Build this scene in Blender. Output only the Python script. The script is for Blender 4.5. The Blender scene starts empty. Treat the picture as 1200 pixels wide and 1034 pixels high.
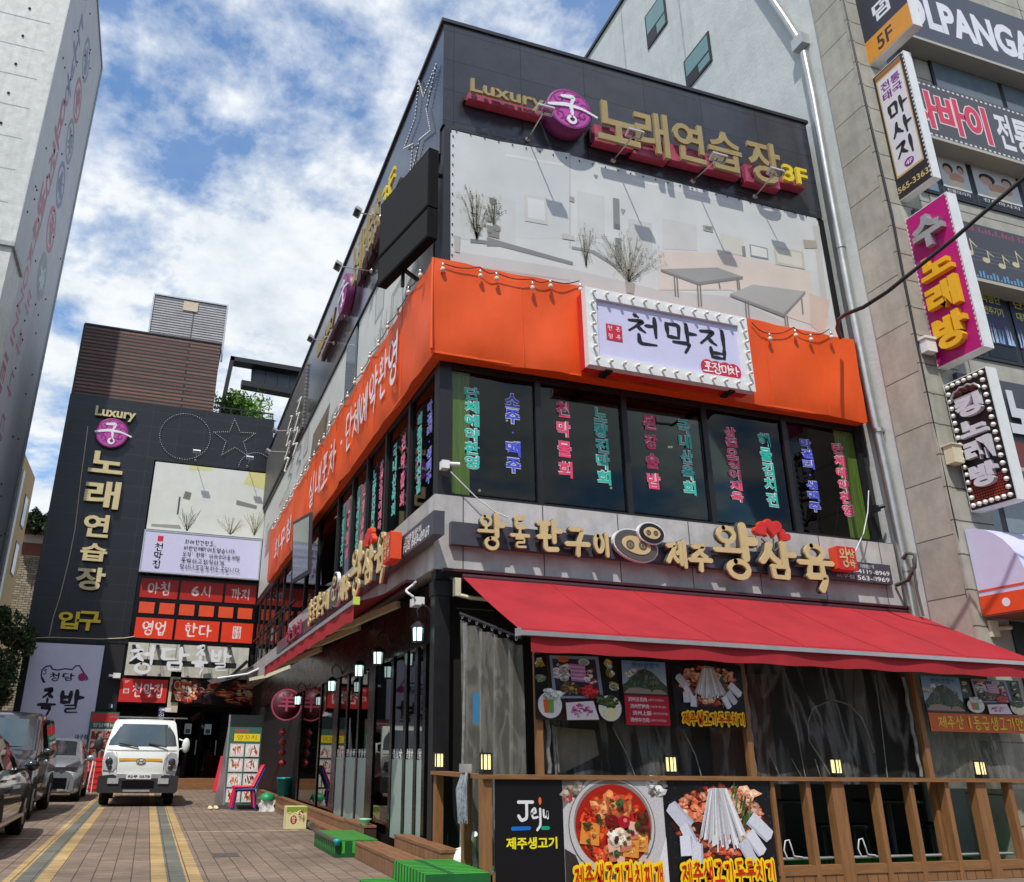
import bpy, bmesh, math, random
from mathutils import Vector, Matrix
from math import radians as rad, sin, cos, pi

random.seed(7)
S = bpy.context.scene
COL = S.collection
V = Vector

# ---------------------------------------------------------------- camera
F_PX, CX, CY = 969.2, 510.0, 517.0          # focal length / optical axis in photo pixels (1200 x 1034)
YAW, PIT, ROL = rad(-17.7298), rad(110.7317), rad(0.88374)
CAMR = (Matrix.Rotation(YAW, 3, 'Z') @ Matrix.Rotation(PIT, 3, 'X') @ Matrix.Rotation(ROL, 3, 'Z'))
CAM = V((0, 0, 1.25))
cd = bpy.data.cameras.new('camera'); cam = bpy.data.objects.new('camera', cd); COL.objects.link(cam)
cam.matrix_world = Matrix.Translation(CAM) @ CAMR.to_4x4()
cd.sensor_width = 36; cd.sensor_fit = 'HORIZONTAL'
cd.lens = F_PX / 1200 * 36
cd.shift_x = (600 - CX) / 1200
cd.clip_start = 0.1; cd.clip_end = 3000
S.camera = cam

# ---------------------------------------------------------------- sky and sun
SUN = V((-0.31, -0.43, 0.845)).normalized()
S.view_settings.view_transform = 'Standard'; S.view_settings.look = 'None'
S.view_settings.exposure = 0.12; S.view_settings.gamma = 1.0
w = bpy.data.worlds.new('World'); S.world = w; w.use_nodes = True
nt = w.node_tree; N = nt.nodes; Lk = nt.links; N.clear()
def nd(t, **k):
    n = N.new(t)
    for a, b in k.items(): setattr(n, a, b)
    return n
out = nd('ShaderNodeOutputWorld'); bg = nd('ShaderNodeBackground')
sky = nd('ShaderNodeTexSky', sky_type='NISHITA', sun_disc=False, sun_elevation=rad(57.7), sun_rotation=rad(216),
         air_density=1.0, dust_density=0.6, ozone_density=2.0)
tc = nd('ShaderNodeTexCoord'); sep = nd('ShaderNodeSeparateXYZ'); Lk.new(tc.outputs['Generated'], sep.inputs[0])
def mth(op, a, b=None, c=None):
    m = nd('ShaderNodeMath', operation=op)
    for i, v in enumerate((a, b, c)):
        if v is None: continue
        if isinstance(v, (int, float)): m.inputs[i].default_value = v
        else: Lk.new(v, m.inputs[i])
    return m.outputs[0]
zc = mth('ADD', mth('MAXIMUM', sep.outputs[2], 0.0), 0.22)
cmb = nd('ShaderNodeCombineXYZ')
Lk.new(mth('DIVIDE', sep.outputs[0], zc), cmb.inputs[0]); Lk.new(mth('DIVIDE', sep.outputs[1], zc), cmb.inputs[1])
cmb.inputs[2].default_value = 11.2
n1 = nd('ShaderNodeTexNoise'); n1.inputs['Scale'].default_value = 2.9; n1.inputs['Detail'].default_value = 9
n1.inputs['Roughness'].default_value = 0.60; n1.inputs['Distortion'].default_value = 0.25
Lk.new(cmb.outputs[0], n1.inputs['Vector'])
n2 = nd('ShaderNodeTexNoise'); n2.inputs['Scale'].default_value = 8.0; n2.inputs['Detail'].default_value = 6
n2.inputs['Roughness'].default_value = 0.62; Lk.new(cmb.outputs[0], n2.inputs['Vector'])
dens = mth('ADD', mth('MULTIPLY', n1.outputs['Fac'], 0.70), mth('MULTIPLY', n2.outputs['Fac'], 0.30))
cr = nd('ShaderNodeValToRGB'); Lk.new(dens, cr.inputs[0])
cr.color_ramp.elements[0].position = 0.425; cr.color_ramp.elements[0].color = (0.2, 0.2, 0.2, 1)
cr.color_ramp.elements[1].position = 0.54; cr.color_ramp.elements[1].color = (1, 1, 1, 1)
cc = nd('ShaderNodeValToRGB'); Lk.new(n2.outputs['Fac'], cc.inputs[0])
cc.color_ramp.elements[0].position = 0.25; cc.color_ramp.elements[0].color = (0.56, 0.64, 0.73, 1)
cc.color_ramp.elements[1].position = 0.62; cc.color_ramp.elements[1].color = (0.86, 0.90, 0.94, 1)
hs_ = nd('ShaderNodeHueSaturation'); hs_.inputs['Saturation'].default_value = 1.42; Lk.new(sky.outputs[0], hs_.inputs['Color'])
sk = nd('ShaderNodeVectorMath', operation='SCALE'); Lk.new(hs_.outputs[0], sk.inputs[0]); sk.inputs['Scale'].default_value = 0.18
mx = nd('ShaderNodeMixRGB'); Lk.new(cr.outputs[0], mx.inputs[0]); Lk.new(sk.outputs[0], mx.inputs[1]); Lk.new(cc.outputs[0], mx.inputs[2])
Lk.new(mx.outputs[0], bg.inputs[0]); bg.inputs[1].default_value = 1.0; Lk.new(bg.outputs[0], out.inputs[0])

sd = bpy.data.lights.new('sun', 'SUN'); sd.energy = 3.6; sd.angle = rad(0.53); sd.color = (1.0, 0.955, 0.89)
so = bpy.data.objects.new('sun', sd); COL.objects.link(so)
so.rotation_euler = (-SUN).to_track_quat('-Z', 'Y').to_euler(); so.location = (0, -20, 40)

# ---------------------------------------------------------------- measuring the place: a photo pixel on a plane of the place
def P(px, py, x=None, y=None, z=None, pl=None):
    d = CAMR @ V(((px - CX) / F_PX, -(py - CY) / F_PX, -1))
    if pl: t = (pl[0] - CAM).dot(pl[1]) / d.dot(pl[1])
    elif x is not None: t = (x - CAM.x) / d.x
    elif y is not None: t = (y - CAM.y) / d.y
    else: t = (z - CAM.z) / d.z
    return CAM + d * t

class Fr:                                    # a plane to draw on: u right, v up, d out of the wall
    def __init__(s, O, R, U):
        s.O = V(O); s.R = V(R).normalized(); s.U = V(U).normalized(); s.N = s.R.cross(s.U)
    def p(s, u, v, d=0.0): return s.O + s.R * u + s.U * v + s.N * d
    def uv(s, px, py, d=0.0):
        q = P(px, py, pl=(s.O + s.N * d, s.N)) - s.O
        return q.dot(s.R), q.dot(s.U)
    def box(s, *pts, d=0.0):                  # bounding u0,u1,v0,v1 of photo pixels lying on the plane
        q = [s.uv(a, b, d) for a, b in pts]
        return min(a for a, b in q), max(a for a, b in q), min(b for a, b in q), max(b for a, b in q)
def FY(y): return Fr((0, y, 0), (1, 0, 0), (0, 0, 1))      # faces the street (-y): u = x
def FX(x): return Fr((x, 0, 0), (0, -1, 0), (0, 0, 1))     # faces the yard (-x): u = -y
def FXP(x): return Fr((x, 0, 0), (0, 1, 0), (0, 0, 1))     # faces +x: u = y
FG = Fr((0, 0, 0), (1, 0, 0), (0, 1, 0))                   # ground

def lin(c):
    c = c / 255.0
    return c / 12.92 if c <= 0.04045 else ((c + 0.055) / 1.055) ** 2.4
def C(r, g, b, k=1.0): return (lin(r) * k, lin(g) * k, lin(b) * k, 1.0)

# ---------------------------------------------------------------- materials
MATS = {}
def mat(name, col, rough=0.6, metal=0.0, var=0.12, scale=6.0, bump=0.0, bscale=40.0, spec=0.5, emit=None, es=1.0, trans=None, stretch=None, coat=0.0, dirt=0.0, sheen=0.0):
    m = bpy.data.materials.new(name); m.use_nodes = True
    t = m.node_tree; b = t.nodes['Principled BSDF']
    b.inputs['Roughness'].default_value = rough; b.inputs['Metallic'].default_value = metal
    b.inputs['Specular IOR Level'].default_value = spec; b.inputs['Coat Weight'].default_value = coat
    if len(col) == 3: col = (*col, 1)
    b.inputs['Base Color'].default_value = col
    tcn = t.nodes.new('ShaderNodeTexCoord'); vec = tcn.outputs['Object']
    if stretch:
        mp = t.nodes.new('ShaderNodeMapping'); mp.inputs['Scale'].default_value = stretch
        t.links.new(vec, mp.inputs['Vector']); vec = mp.outputs['Vector']
    if var:
        nz = t.nodes.new('ShaderNodeTexNoise'); nz.inputs['Scale'].default_value = scale; nz.inputs['Detail'].default_value = 8
        nz.inputs['Roughness'].default_value = 0.65
        t.links.new(vec, nz.inputs['Vector'])
        mr = t.nodes.new('ShaderNodeMapRange'); mr.inputs[1].default_value = 0.3; mr.inputs[2].default_value = 0.7
        mr.inputs[3].default_value = 1 - var * 1.3; mr.inputs[4].default_value = 1 + var * 0.8
        t.links.new(nz.outputs['Fac'], mr.inputs[0])
        hs = t.nodes.new('ShaderNodeVectorMath'); hs.operation = 'SCALE'; hs.inputs[0].default_value = col[:3]
        t.links.new(mr.outputs[0], hs.inputs['Scale']); res = hs.outputs[0]
        if dirt:                              # rain streaks and grime with a shape of their own
            mp2 = t.nodes.new('ShaderNodeMapping'); mp2.inputs['Scale'].default_value = (5, 5, 0.35)
            t.links.new(tcn.outputs['Object'], mp2.inputs['Vector'])
            n3 = t.nodes.new('ShaderNodeTexNoise'); n3.inputs['Scale'].default_value = 1.0; n3.inputs['Detail'].default_value = 7
            n3.inputs['Roughness'].default_value = 0.7
            t.links.new(mp2.outputs[0], n3.inputs['Vector'])
            m3 = t.nodes.new('ShaderNodeMapRange'); m3.inputs[1].default_value = 0.5; m3.inputs[2].default_value = 0.75
            m3.inputs[3].default_value = 0; m3.inputs[4].default_value = dirt
            t.links.new(n3.outputs['Fac'], m3.inputs[0])
            mm = t.nodes.new('ShaderNodeMixRGB'); t.links.new(m3.outputs[0], mm.inputs[0]); t.links.new(res, mm.inputs[1])
            mm.inputs[2].default_value = (col[0] * .35, col[1] * .33, col[2] * .3, 1); res = mm.outputs[0]
        t.links.new(res, b.inputs['Base Color'])
        r2 = t.nodes.new('ShaderNodeMapRange'); r2.inputs[3].default_value = max(0, rough - .08); r2.inputs[4].default_value = min(1, rough + .1)
        t.links.new(nz.outputs['Fac'], r2.inputs[0]); t.links.new(r2.outputs[0], b.inputs['Roughness'])
    if bump:
        n2 = t.nodes.new('ShaderNodeTexNoise'); n2.inputs['Scale'].default_value = bscale; n2.inputs['Detail'].default_value = 4
        t.links.new(vec, n2.inputs['Vector'])
        bm_ = t.nodes.new('ShaderNodeBump'); bm_.inputs['Strength'].default_value = bump; bm_.inputs['Distance'].default_value = 0.02
        t.links.new(n2.outputs['Fac'], bm_.inputs['Height']); t.links.new(bm_.outputs[0], b.inputs['Normal'])
    if emit:
        b.inputs['Emission Color'].default_value = (*emit[:3], 1); b.inputs['Emission Strength'].default_value = es
    MATS[name] = m
    return m

def grid_mat(name, col, joint, bw, bh, mortar=0.004, rough=0.35, var=0.2, axes='xz', offset=0.0, bump=0.25, spec=0.5, bias=0.0, dirt=0.0):
    """tiles, blocks, boards: a Brick texture laid in the plane of the wall"""
    m = mat(name, col, rough, 0, var=0, spec=spec); t = m.node_tree; b = t.nodes['Principled BSDF']
    tcn = t.nodes.new('ShaderNodeTexCoord'); sp = t.nodes.new('ShaderNodeSeparateXYZ'); cb = t.nodes.new('ShaderNodeCombineXYZ')
    t.links.new(tcn.outputs['Object'], sp.inputs[0])
    t.links.new(sp.outputs['xyz'.index(axes[0])], cb.inputs[0]); t.links.new(sp.outputs['xyz'.index(axes[1])], cb.inputs[1])
    br = t.nodes.new('ShaderNodeTexBrick'); br.offset = offset; br.inputs['Scale'].default_value = 1
    br.inputs['Brick Width'].default_value = bw; br.inputs['Row Height'].default_value = bh
    br.inputs['Mortar Size'].default_value = mortar; br.inputs['Mortar Smooth'].default_value = 0.1; br.inputs['Bias'].default_value = bias
    br.inputs['Color1'].default_value = (*[c * (1 - var) for c in col[:3]], 1); br.inputs['Color2'].default_value = (*[c * (1 + var) for c in col[:3]], 1)
    br.inputs['Mortar'].default_value = joint
    t.links.new(cb.outputs[0], br.inputs['Vector'])
    nz = t.nodes.new('ShaderNodeTexNoise'); nz.inputs['Scale'].default_value = 3; nz.inputs['Detail'].default_value = 9; nz.inputs['Roughness'].default_value = .7
    t.links.new(tcn.outputs['Object'], nz.inputs['Vector'])
    mr = t.nodes.new('ShaderNodeMapRange'); mr.inputs[1].default_value = .3; mr.inputs[2].default_value = .7; mr.inputs[3].default_value = .78; mr.inputs[4].default_value = 1.18
    t.links.new(nz.outputs['Fac'], mr.inputs[0])
    sc = t.nodes.new('ShaderNodeVectorMath'); sc.operation = 'SCALE'; t.links.new(br.outputs['Color'], sc.inputs[0]); t.links.new(mr.outputs[0], sc.inputs['Scale'])
    res = sc.outputs[0]
    if dirt:
        mp2 = t.nodes.new('ShaderNodeMapping'); mp2.inputs['Scale'].default_value = (5, 5, 0.4); t.links.new(tcn.outputs['Object'], mp2.inputs['Vector'])
        n3 = t.nodes.new('ShaderNodeTexNoise'); n3.inputs['Scale'].default_value = 1; n3.inputs['Detail'].default_value = 7; t.links.new(mp2.outputs[0], n3.inputs['Vector'])
        m3 = t.nodes.new('ShaderNodeMapRange'); m3.inputs[1].default_value = .48; m3.inputs[2].default_value = .75; m3.inputs[3].default_value = 0; m3.inputs[4].default_value = dirt
        t.links.new(n3.outputs['Fac'], m3.inputs[0]); mm = t.nodes.new('ShaderNodeMixRGB')
        t.links.new(m3.outputs[0], mm.inputs[0]); t.links.new(res, mm.inputs[1]); mm.inputs[2].default_value = (col[0] * .3, col[1] * .3, col[2] * .28, 1); res = mm.outputs[0]
    t.links.new(res, b.inputs['Base Color'])
    bp = t.nodes.new('ShaderNodeBump'); bp.inputs['Strength'].default_value = bump; bp.inputs['Distance'].default_value = 0.01; bp.invert = True
    t.links.new(br.outputs['Fac'], bp.inputs['Height']); t.links.new(bp.outputs[0], b.inputs['Normal'])
    return m

def print_mat(name, rough=0.45, dirt=0.06, spec=0.4, mottle=0.0, mscale=60):
    m = bpy.data.materials.new(name); m.use_nodes = True; t = m.node_tree; b = t.nodes['Principled BSDF']
    a = t.nodes.new('ShaderNodeVertexColor'); a.layer_name = 'Col'
    tcn = t.nodes.new('ShaderNodeTexCoord'); nz = t.nodes.new('ShaderNodeTexNoise'); nz.inputs['Scale'].default_value = 2.2 if not mottle else mscale
    nz.inputs['Detail'].default_value = 8; t.links.new(tcn.outputs['Object'], nz.inputs['Vector'])
    mr = t.nodes.new('ShaderNodeMapRange'); mr.inputs[1].default_value = .3; mr.inputs[2].default_value = .7
    k = mottle or dirt; mr.inputs[3].default_value = 1 - k; mr.inputs[4].default_value = 1 + k * .6
    t.links.new(nz.outputs['Fac'], mr.inputs[0])
    sc = t.nodes.new('ShaderNodeVectorMath'); sc.operation = 'SCALE'; t.links.new(a.outputs[0], sc.inputs[0]); t.links.new(mr.outputs[0], sc.inputs['Scale'])
    t.links.new(sc.outputs[0], b.inputs['Base Color']); b.inputs['Roughness'].default_value = rough; b.inputs['Specular IOR Level'].default_value = spec
    MATS[name] = m
    return m

def glass_mat(name, tint=(0.32, 0.36, 0.35), refl=1.0, rough=0.02, dirt=0.0):
    m = bpy.data.materials.new(name); m.use_nodes = True; t = m.node_tree; t.nodes.remove(t.nodes['Principled BSDF'])
    o = t.nodes['Material Output']; tr = t.nodes.new('ShaderNodeBsdfTransparent'); tr.inputs[0].default_value = (*tint, 1)
    gl = t.nodes.new('ShaderNodeBsdfGlossy'); gl.inputs[0].default_value = (refl, refl, refl, 1); gl.inputs['Roughness'].default_value = rough
    fr = t.nodes.new('ShaderNodeFresnel'); fr.inputs[0].default_value = 1.5
    nz = t.nodes.new('ShaderNodeTexNoise'); nz.inputs['Scale'].default_value = 0.8; tcn = t.nodes.new('ShaderNodeTexCoord'); t.links.new(tcn.outputs['Object'], nz.inputs['Vector'])
    bp = t.nodes.new('ShaderNodeBump'); bp.inputs['Strength'].default_value = 0.004; bp.inputs['Distance'].default_value = .05; t.links.new(nz.outputs['Fac'], bp.inputs['Height'])
    t.links.new(bp.outputs[0], gl.inputs['Normal'])
    mxs = t.nodes.new('ShaderNodeMixShader'); t.links.new(fr.outputs[0], mxs.inputs[0]); t.links.new(tr.outputs[0], mxs.inputs[1]); t.links.new(gl.outputs[0], mxs.inputs[2])
    t.links.new(mxs.outputs[0], o.inputs[0]); MATS[name] = m
    return m

def vinyl_mat(name, haze=0.12, col=(0.55, 0.56, 0.54), wr=26.0, st=0.9, sx=(1, 1, 0.25)):
    """clear plastic sheet: mostly see-through, with creases that catch the light"""
    m = bpy.data.materials.new(name); m.use_nodes = True; t = m.node_tree; b = t.nodes['Principled BSDF']; o = t.nodes['Material Output']
    b.inputs['Base Color'].default_value = (*col, 1); b.inputs['Roughness'].default_value = 0.12
    tr = t.nodes.new('ShaderNodeBsdfTransparent'); tr.inputs[0].default_value = (.86, .87, .86, 1)
    tcn = t.nodes.new('ShaderNodeTexCoord'); mp = t.nodes.new('ShaderNodeMapping'); mp.inputs['Scale'].default_value = sx; t.links.new(tcn.outputs['Object'], mp.inputs[0])
    nz = t.nodes.new('ShaderNodeTexNoise'); nz.inputs['Scale'].default_value = wr / 6; nz.inputs['Detail'].default_value = 5; nz.inputs['Distortion'].default_value = 1.2
    t.links.new(mp.outputs[0], nz.inputs['Vector'])
    # creases: thin ridges where the noise crosses its middle value
    su = t.nodes.new('ShaderNodeMath'); su.operation = 'SUBTRACT'; t.links.new(nz.outputs['Fac'], su.inputs[0]); su.inputs[1].default_value = .5
    ab = t.nodes.new('ShaderNodeMath'); ab.operation = 'ABSOLUTE'; t.links.new(su.outputs[0], ab.inputs[0])
    mr = t.nodes.new('ShaderNodeMapRange'); mr.inputs[1].default_value = 0; mr.inputs[2].default_value = .07; mr.inputs[3].default_value = haze + .16; mr.inputs[4].default_value = haze
    t.links.new(ab.outputs[0], mr.inputs[0])
    bp = t.nodes.new('ShaderNodeBump'); bp.inputs['Strength'].default_value = st; bp.inputs['Distance'].default_value = .03; t.links.new(nz.outputs['Fac'], bp.inputs['Height']); t.links.new(bp.outputs[0], b.inputs['Normal'])
    mxs = t.nodes.new('ShaderNodeMixShader'); t.links.new(mr.outputs[0], mxs.inputs[0]); t.links.new(tr.outputs[0], mxs.inputs[1]); t.links.new(b.outputs[0], mxs.inputs[2])
    t.links.new(mxs.outputs[0], o.inputs[0]); MATS[name] = m
    return m

# ---------------------------------------------------------------- writing
TXT = {}
def glyphs(s, bold=0.0):
    """a line of type as a flat triangle mesh: verts (x, y), faces"""
    k = (s, bold)
    if k in TXT: return TXT[k]
    cu = bpy.data.curves.new('type', 'FONT'); cu.body = s; cu.size = 1; cu.offset = bold; cu.resolution_u = 3; cu.fill_mode = 'BOTH'
    o = bpy.data.objects.new('type', cu); COL.objects.link(o)
    dg = bpy.context.evaluated_depsgraph_get()
    me = bpy.data.meshes.new_from_object(o.evaluated_get(dg))
    bm = bmesh.new(); bm.from_mesh(me); bmesh.ops.remove_doubles(bm, verts=bm.verts, dist=1e-5)
    bm.verts.index_update()
    vs = [(v.co.x, v.co.y) for v in bm.verts]; fs = [[v.index for v in f.verts] for f in bm.faces]
    bm.free(); bpy.data.objects.remove(o); bpy.data.curves.remove(cu); bpy.data.meshes.remove(me)
    TXT[k] = (vs, fs)
    return TXT[k]

# brush lettering: strokes of every letter in a unit box
INI = 'ㄱㄲㄴㄷㄸㄹㅁㅂㅃㅅㅆㅇㅈㅉㅊㅋㅌㅍㅎ'
MED = 'ㅏㅐㅑㅒㅓㅔㅕㅖㅗㅘㅙㅚㅛㅜㅝㅞㅟㅠㅡㅢㅣ'
FIN = ['', *'ㄱㄲㄳㄴㄵㄶㄷㄹㄺㄻㄼㄽㄾㄿㅀㅁㅂㅄㅅㅆㅇㅈㅊㅋㅌㅍㅎ']
CIR = [(.5 + .48 * cos(a), .5 + .48 * sin(a)) for a in [pi * .6 + 2 * pi * i / 14 for i in range(15)]]
JA = {'ㄱ': [[(.02, .9), (.9, .96), (.8, .5), (.62, 0)]], 'ㄴ': [[(.1, 1), (.12, .12), (1, .2)]], 'ㄷ': [[(.05, .95), (.92, 1)], [(.14, .9), (.12, .06), (1, .12)]],
      'ㄹ': [[(.05, .94), (.9, 1), (.86, .56)], [(.86, .56), (.14, .52), (.1, .04), (1, .1)]], 'ㅁ': [[(.1, .95), (.16, .03)], [(.1, .92), (.92, .97), (.84, .03)], [(.16, .06), (.84, .06)]],
      'ㅂ': [[(.12, 1), (.16, .02)], [(.88, 1), (.84, .02)], [(.16, .5), (.84, .54)], [(.16, .06), (.84, .06)]], 'ㅅ': [[(.52, 1), (.4, .5), (0, .02)], [(.44, .6), (.7, .25), (1, .05)]],
      'ㅇ': [CIR], 'ㅈ': [[(.05, .86), (.92, .96), (.5, .5), (0, .02)], [(.5, .48), (.75, .2), (1, .06)]],
      'ㅊ': [[(.38, 1.12), (.62, 1.0)], [(.05, .7), (.95, .78), (.5, .4), (0, .0)], [(.5, .4), (.75, .18), (1, .04)]],
      'ㅋ': [[(.02, .9), (.9, .96), (.8, .5), (.62, 0)], [(.05, .46), (.8, .52)]], 'ㅌ': [[(.05, .95), (.95, 1)], [(.1, .5), (.9, .54)], [(.12, .95), (.12, .04), (1, .1)]],
      'ㅍ': [[(.04, .94), (.96, .98)], [(.32, .9), (.36, .1)], [(.68, .9), (.64, .1)], [(0, .04), (1, .1)]], 'ㅎ': [[(.36, 1.1), (.62, 1.02)], [(.04, .74), (.96, .8)], [(.5 + .3 * (x - .5) / .48, .28 + .3 * (y - .5) / .48) for x, y in CIR]]}
VO = {'ㅏ': [[(.35, 1.02), (.38, -.08)], [(.38, .5), (1, .52)]], 'ㅑ': [[(.35, 1.02), (.38, -.08)], [(.38, .64), (.95, .66)], [(.38, .36), (.95, .38)]], 'ㅓ': [[(0, .5), (.62, .54)], [(.62, 1.02), (.64, -.08)]],
      'ㅕ': [[(.0, .64), (.62, .66)], [(.0, .34), (.62, .38)], [(.62, 1.02), (.64, -.08)]], 'ㅣ': [[(.45, 1.02), (.48, -.08)]], 'ㅐ': [[(.22, .96), (.24, .0)], [(.24, .5), (.72, .5)], [(.72, 1.04), (.74, -.1)]],
      'ㅔ': [[(-.1, .5), (.34, .52)], [(.34, .96), (.36, 0)], [(.8, 1.04), (.82, -.1)]], 'ㅗ': [[(.5, 1), (.5, .14)], [(0, .06), (1, .14)]], 'ㅛ': [[(.32, 1), (.34, .14)], [(.68, 1), (.66, .14)], [(0, .06), (1, .14)]],
      'ㅜ': [[(0, .84), (1, .92)], [(.52, .86), (.5, -.1)]], 'ㅠ': [[(0, .84), (1, .92)], [(.32, .86), (.28, -.05)], [(.66, .88), (.68, -.1)]], 'ㅡ': [[(0, .45), (1, .55)]]}
COMB = {'ㅘ': 'ㅗㅏ', 'ㅙ': 'ㅗㅐ', 'ㅚ': 'ㅗㅣ', 'ㅝ': 'ㅜㅓ', 'ㅞ': 'ㅜㅔ', 'ㅟ': 'ㅜㅣ', 'ㅢ': 'ㅡㅣ', 'ㅒ': 'ㅑㅣ', 'ㅖ': 'ㅕㅣ'}
DBL = {'ㄲ': 'ㄱㄱ', 'ㄸ': 'ㄷㄷ', 'ㅃ': 'ㅂㅂ', 'ㅆ': 'ㅅㅅ', 'ㅉ': 'ㅈㅈ', 'ㄳ': 'ㄱㅅ', 'ㄵ': 'ㄴㅈ', 'ㄶ': 'ㄴㅎ', 'ㄺ': 'ㄹㄱ', 'ㄻ': 'ㄹㅁ', 'ㄼ': 'ㄹㅂ', 'ㅄ': 'ㅂㅅ', 'ㅀ': 'ㄹㅎ', 'ㄽ': 'ㄹㅅ', 'ㄾ': 'ㄹㅌ', 'ㄿ': 'ㄹㅍ'}
def strokes(ch):
    o = ord(ch) - 0xAC00
    if not 0 <= o < 11172:
        return {'·': [([(.4, .5), (.6, .5)], 1)], ',': [([(.2, .1), (.1, -.1)], 1)], '.': [([(.1, .05), (.2, .05)], 1)], "'": [([(.2, 1), (.15, .8)], 1)]}.get(ch, [])
    a, b, c = INI[o // 588], MED[o % 588 // 28], FIN[o % 28]
    r = []
    DN = {'ㄹ': 3.2, 'ㅂ': 2.5, 'ㅁ': 2.2, 'ㅇ': 2.3, 'ㅎ': 4, 'ㅊ': 3, 'ㅍ': 2.4, 'ㅌ': 3.1, 'ㅋ': 2.4}
    def put(j, bx):
        if j in DBL:
            m = (bx[0] + bx[2]) / 2
            put(DBL[j][0], (bx[0], bx[1], m - .02, bx[3])); put(DBL[j][1], (m + .02, bx[1], bx[2], bx[3])); return
        for st in (JA.get(j) or VO.get(j)):
            r.append(([(bx[0] + x * (bx[2] - bx[0]), bx[1] + y * (bx[3] - bx[1])) for x, y in st], min(bx[3] - bx[1], (bx[2] - bx[0]) * 1.2) / (DN.get(j, 1.6) * 1.3)))
    if b in COMB and COMB[b][0] in 'ㅗㅜㅡ':
        h, v = COMB[b]; lo = .36 if c else 0
        put(a, (.1, .52 + lo * .5, .52, 1.0)); put(h, (.0, .2 + lo * .85, .62, .5 + lo * .6)); put(v, (.6, .08 + lo * 1.05, 1.02, 1.04))
        if c: put(c, (.28, -.02, .8, .32))
    elif b in 'ㅗㅛㅜㅠㅡ':
        if c: put(a, (.24, .68, .76, 1.04)); put(b, (0, .37, 1, .64)); put(c, (.24, -.04, .8, .3))
        else: put(a, (.2, .5, .8, 1.0)); put(b, (0, .02, 1, .44))
    else:
        vs = COMB.get(b, b)
        y0, y1 = (.44, 1.0) if c else (.16, .9)
        if len(vs) == 2: put(a, (.02, y0, .42, y1)); put(vs[0], (.42, y0, .8, y1)); put('ㅣ', (.7, y0 - .05, 1, y1 + .06))
        else: put(a, (.03, y0, .52, y1)); put(vs, (.56, y0 - .06, 1.02, y1 + .06))
        if c: put(c, (.26, -.04, .84, .34))
    return r
def smooth(pts, k=5):
    if len(pts) < 3:
        (x0, y0), (x1, y1) = pts
        return [(x0 + (x1 - x0) * i / k, y0 + (y1 - y0) * i / k) for i in range(k + 1)]
    o = [pts[0]]
    for i in range(1, len(pts) - 1):          # short rounded corners
        a, b, c = V(pts[i - 1]), V(pts[i]), V(pts[i + 1])
        f = .28
        p0, p1 = b + (a - b) * f, b + (c - b) * f
        for j in range(5):
            t = j / 4; q = p0 * (1 - t) ** 2 + b * 2 * t * (1 - t) + p1 * t * t; o.append((q.x, q.y))
    o.append(pts[-1])
    return o
def ribbon(pts, w, style):
    """outline of a brush stroke: left side and right side point lists"""
    pts = [V(p) for p in smooth(pts)]
    L = [0]
    for a, b in zip(pts, pts[1:]): L.append(L[-1] + (b - a).length)
    T = L[-1] or 1
    le, ri = [], []
    n = len(pts)
    def rec(p, t, ww): nrm = V((-t.y, t.x)); le.append(p + nrm * ww); ri.append(p - nrm * ww)
    for i, p in enumerate(pts):
        t = (pts[min(i + 1, n - 1)] - pts[max(i - 1, 0)])
        if t.length < 1e-9: continue
        t.normalize(); s = L[i] / T
        if style == 'round': ww = w * .5
        else: ww = w * .5 * (.62 + .55 * sin(pi * min(1, s * 1.15 + .12)) if s < .8 else .62 + .42 * (1 - s) * 2.2)
        if i == 0:
            for a in (-1.0, -.8, -.4): rec(p + t * (a * ww), t, ww * math.sqrt(max(0.02, 1 - a * a)))
        rec(p, t, ww)
        if i == n - 1:
            for a in (.4, .8, 1.0): rec(p + t * (a * ww), t, ww * math.sqrt(max(0.02, 1 - a * a)))
    return le, ri

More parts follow.
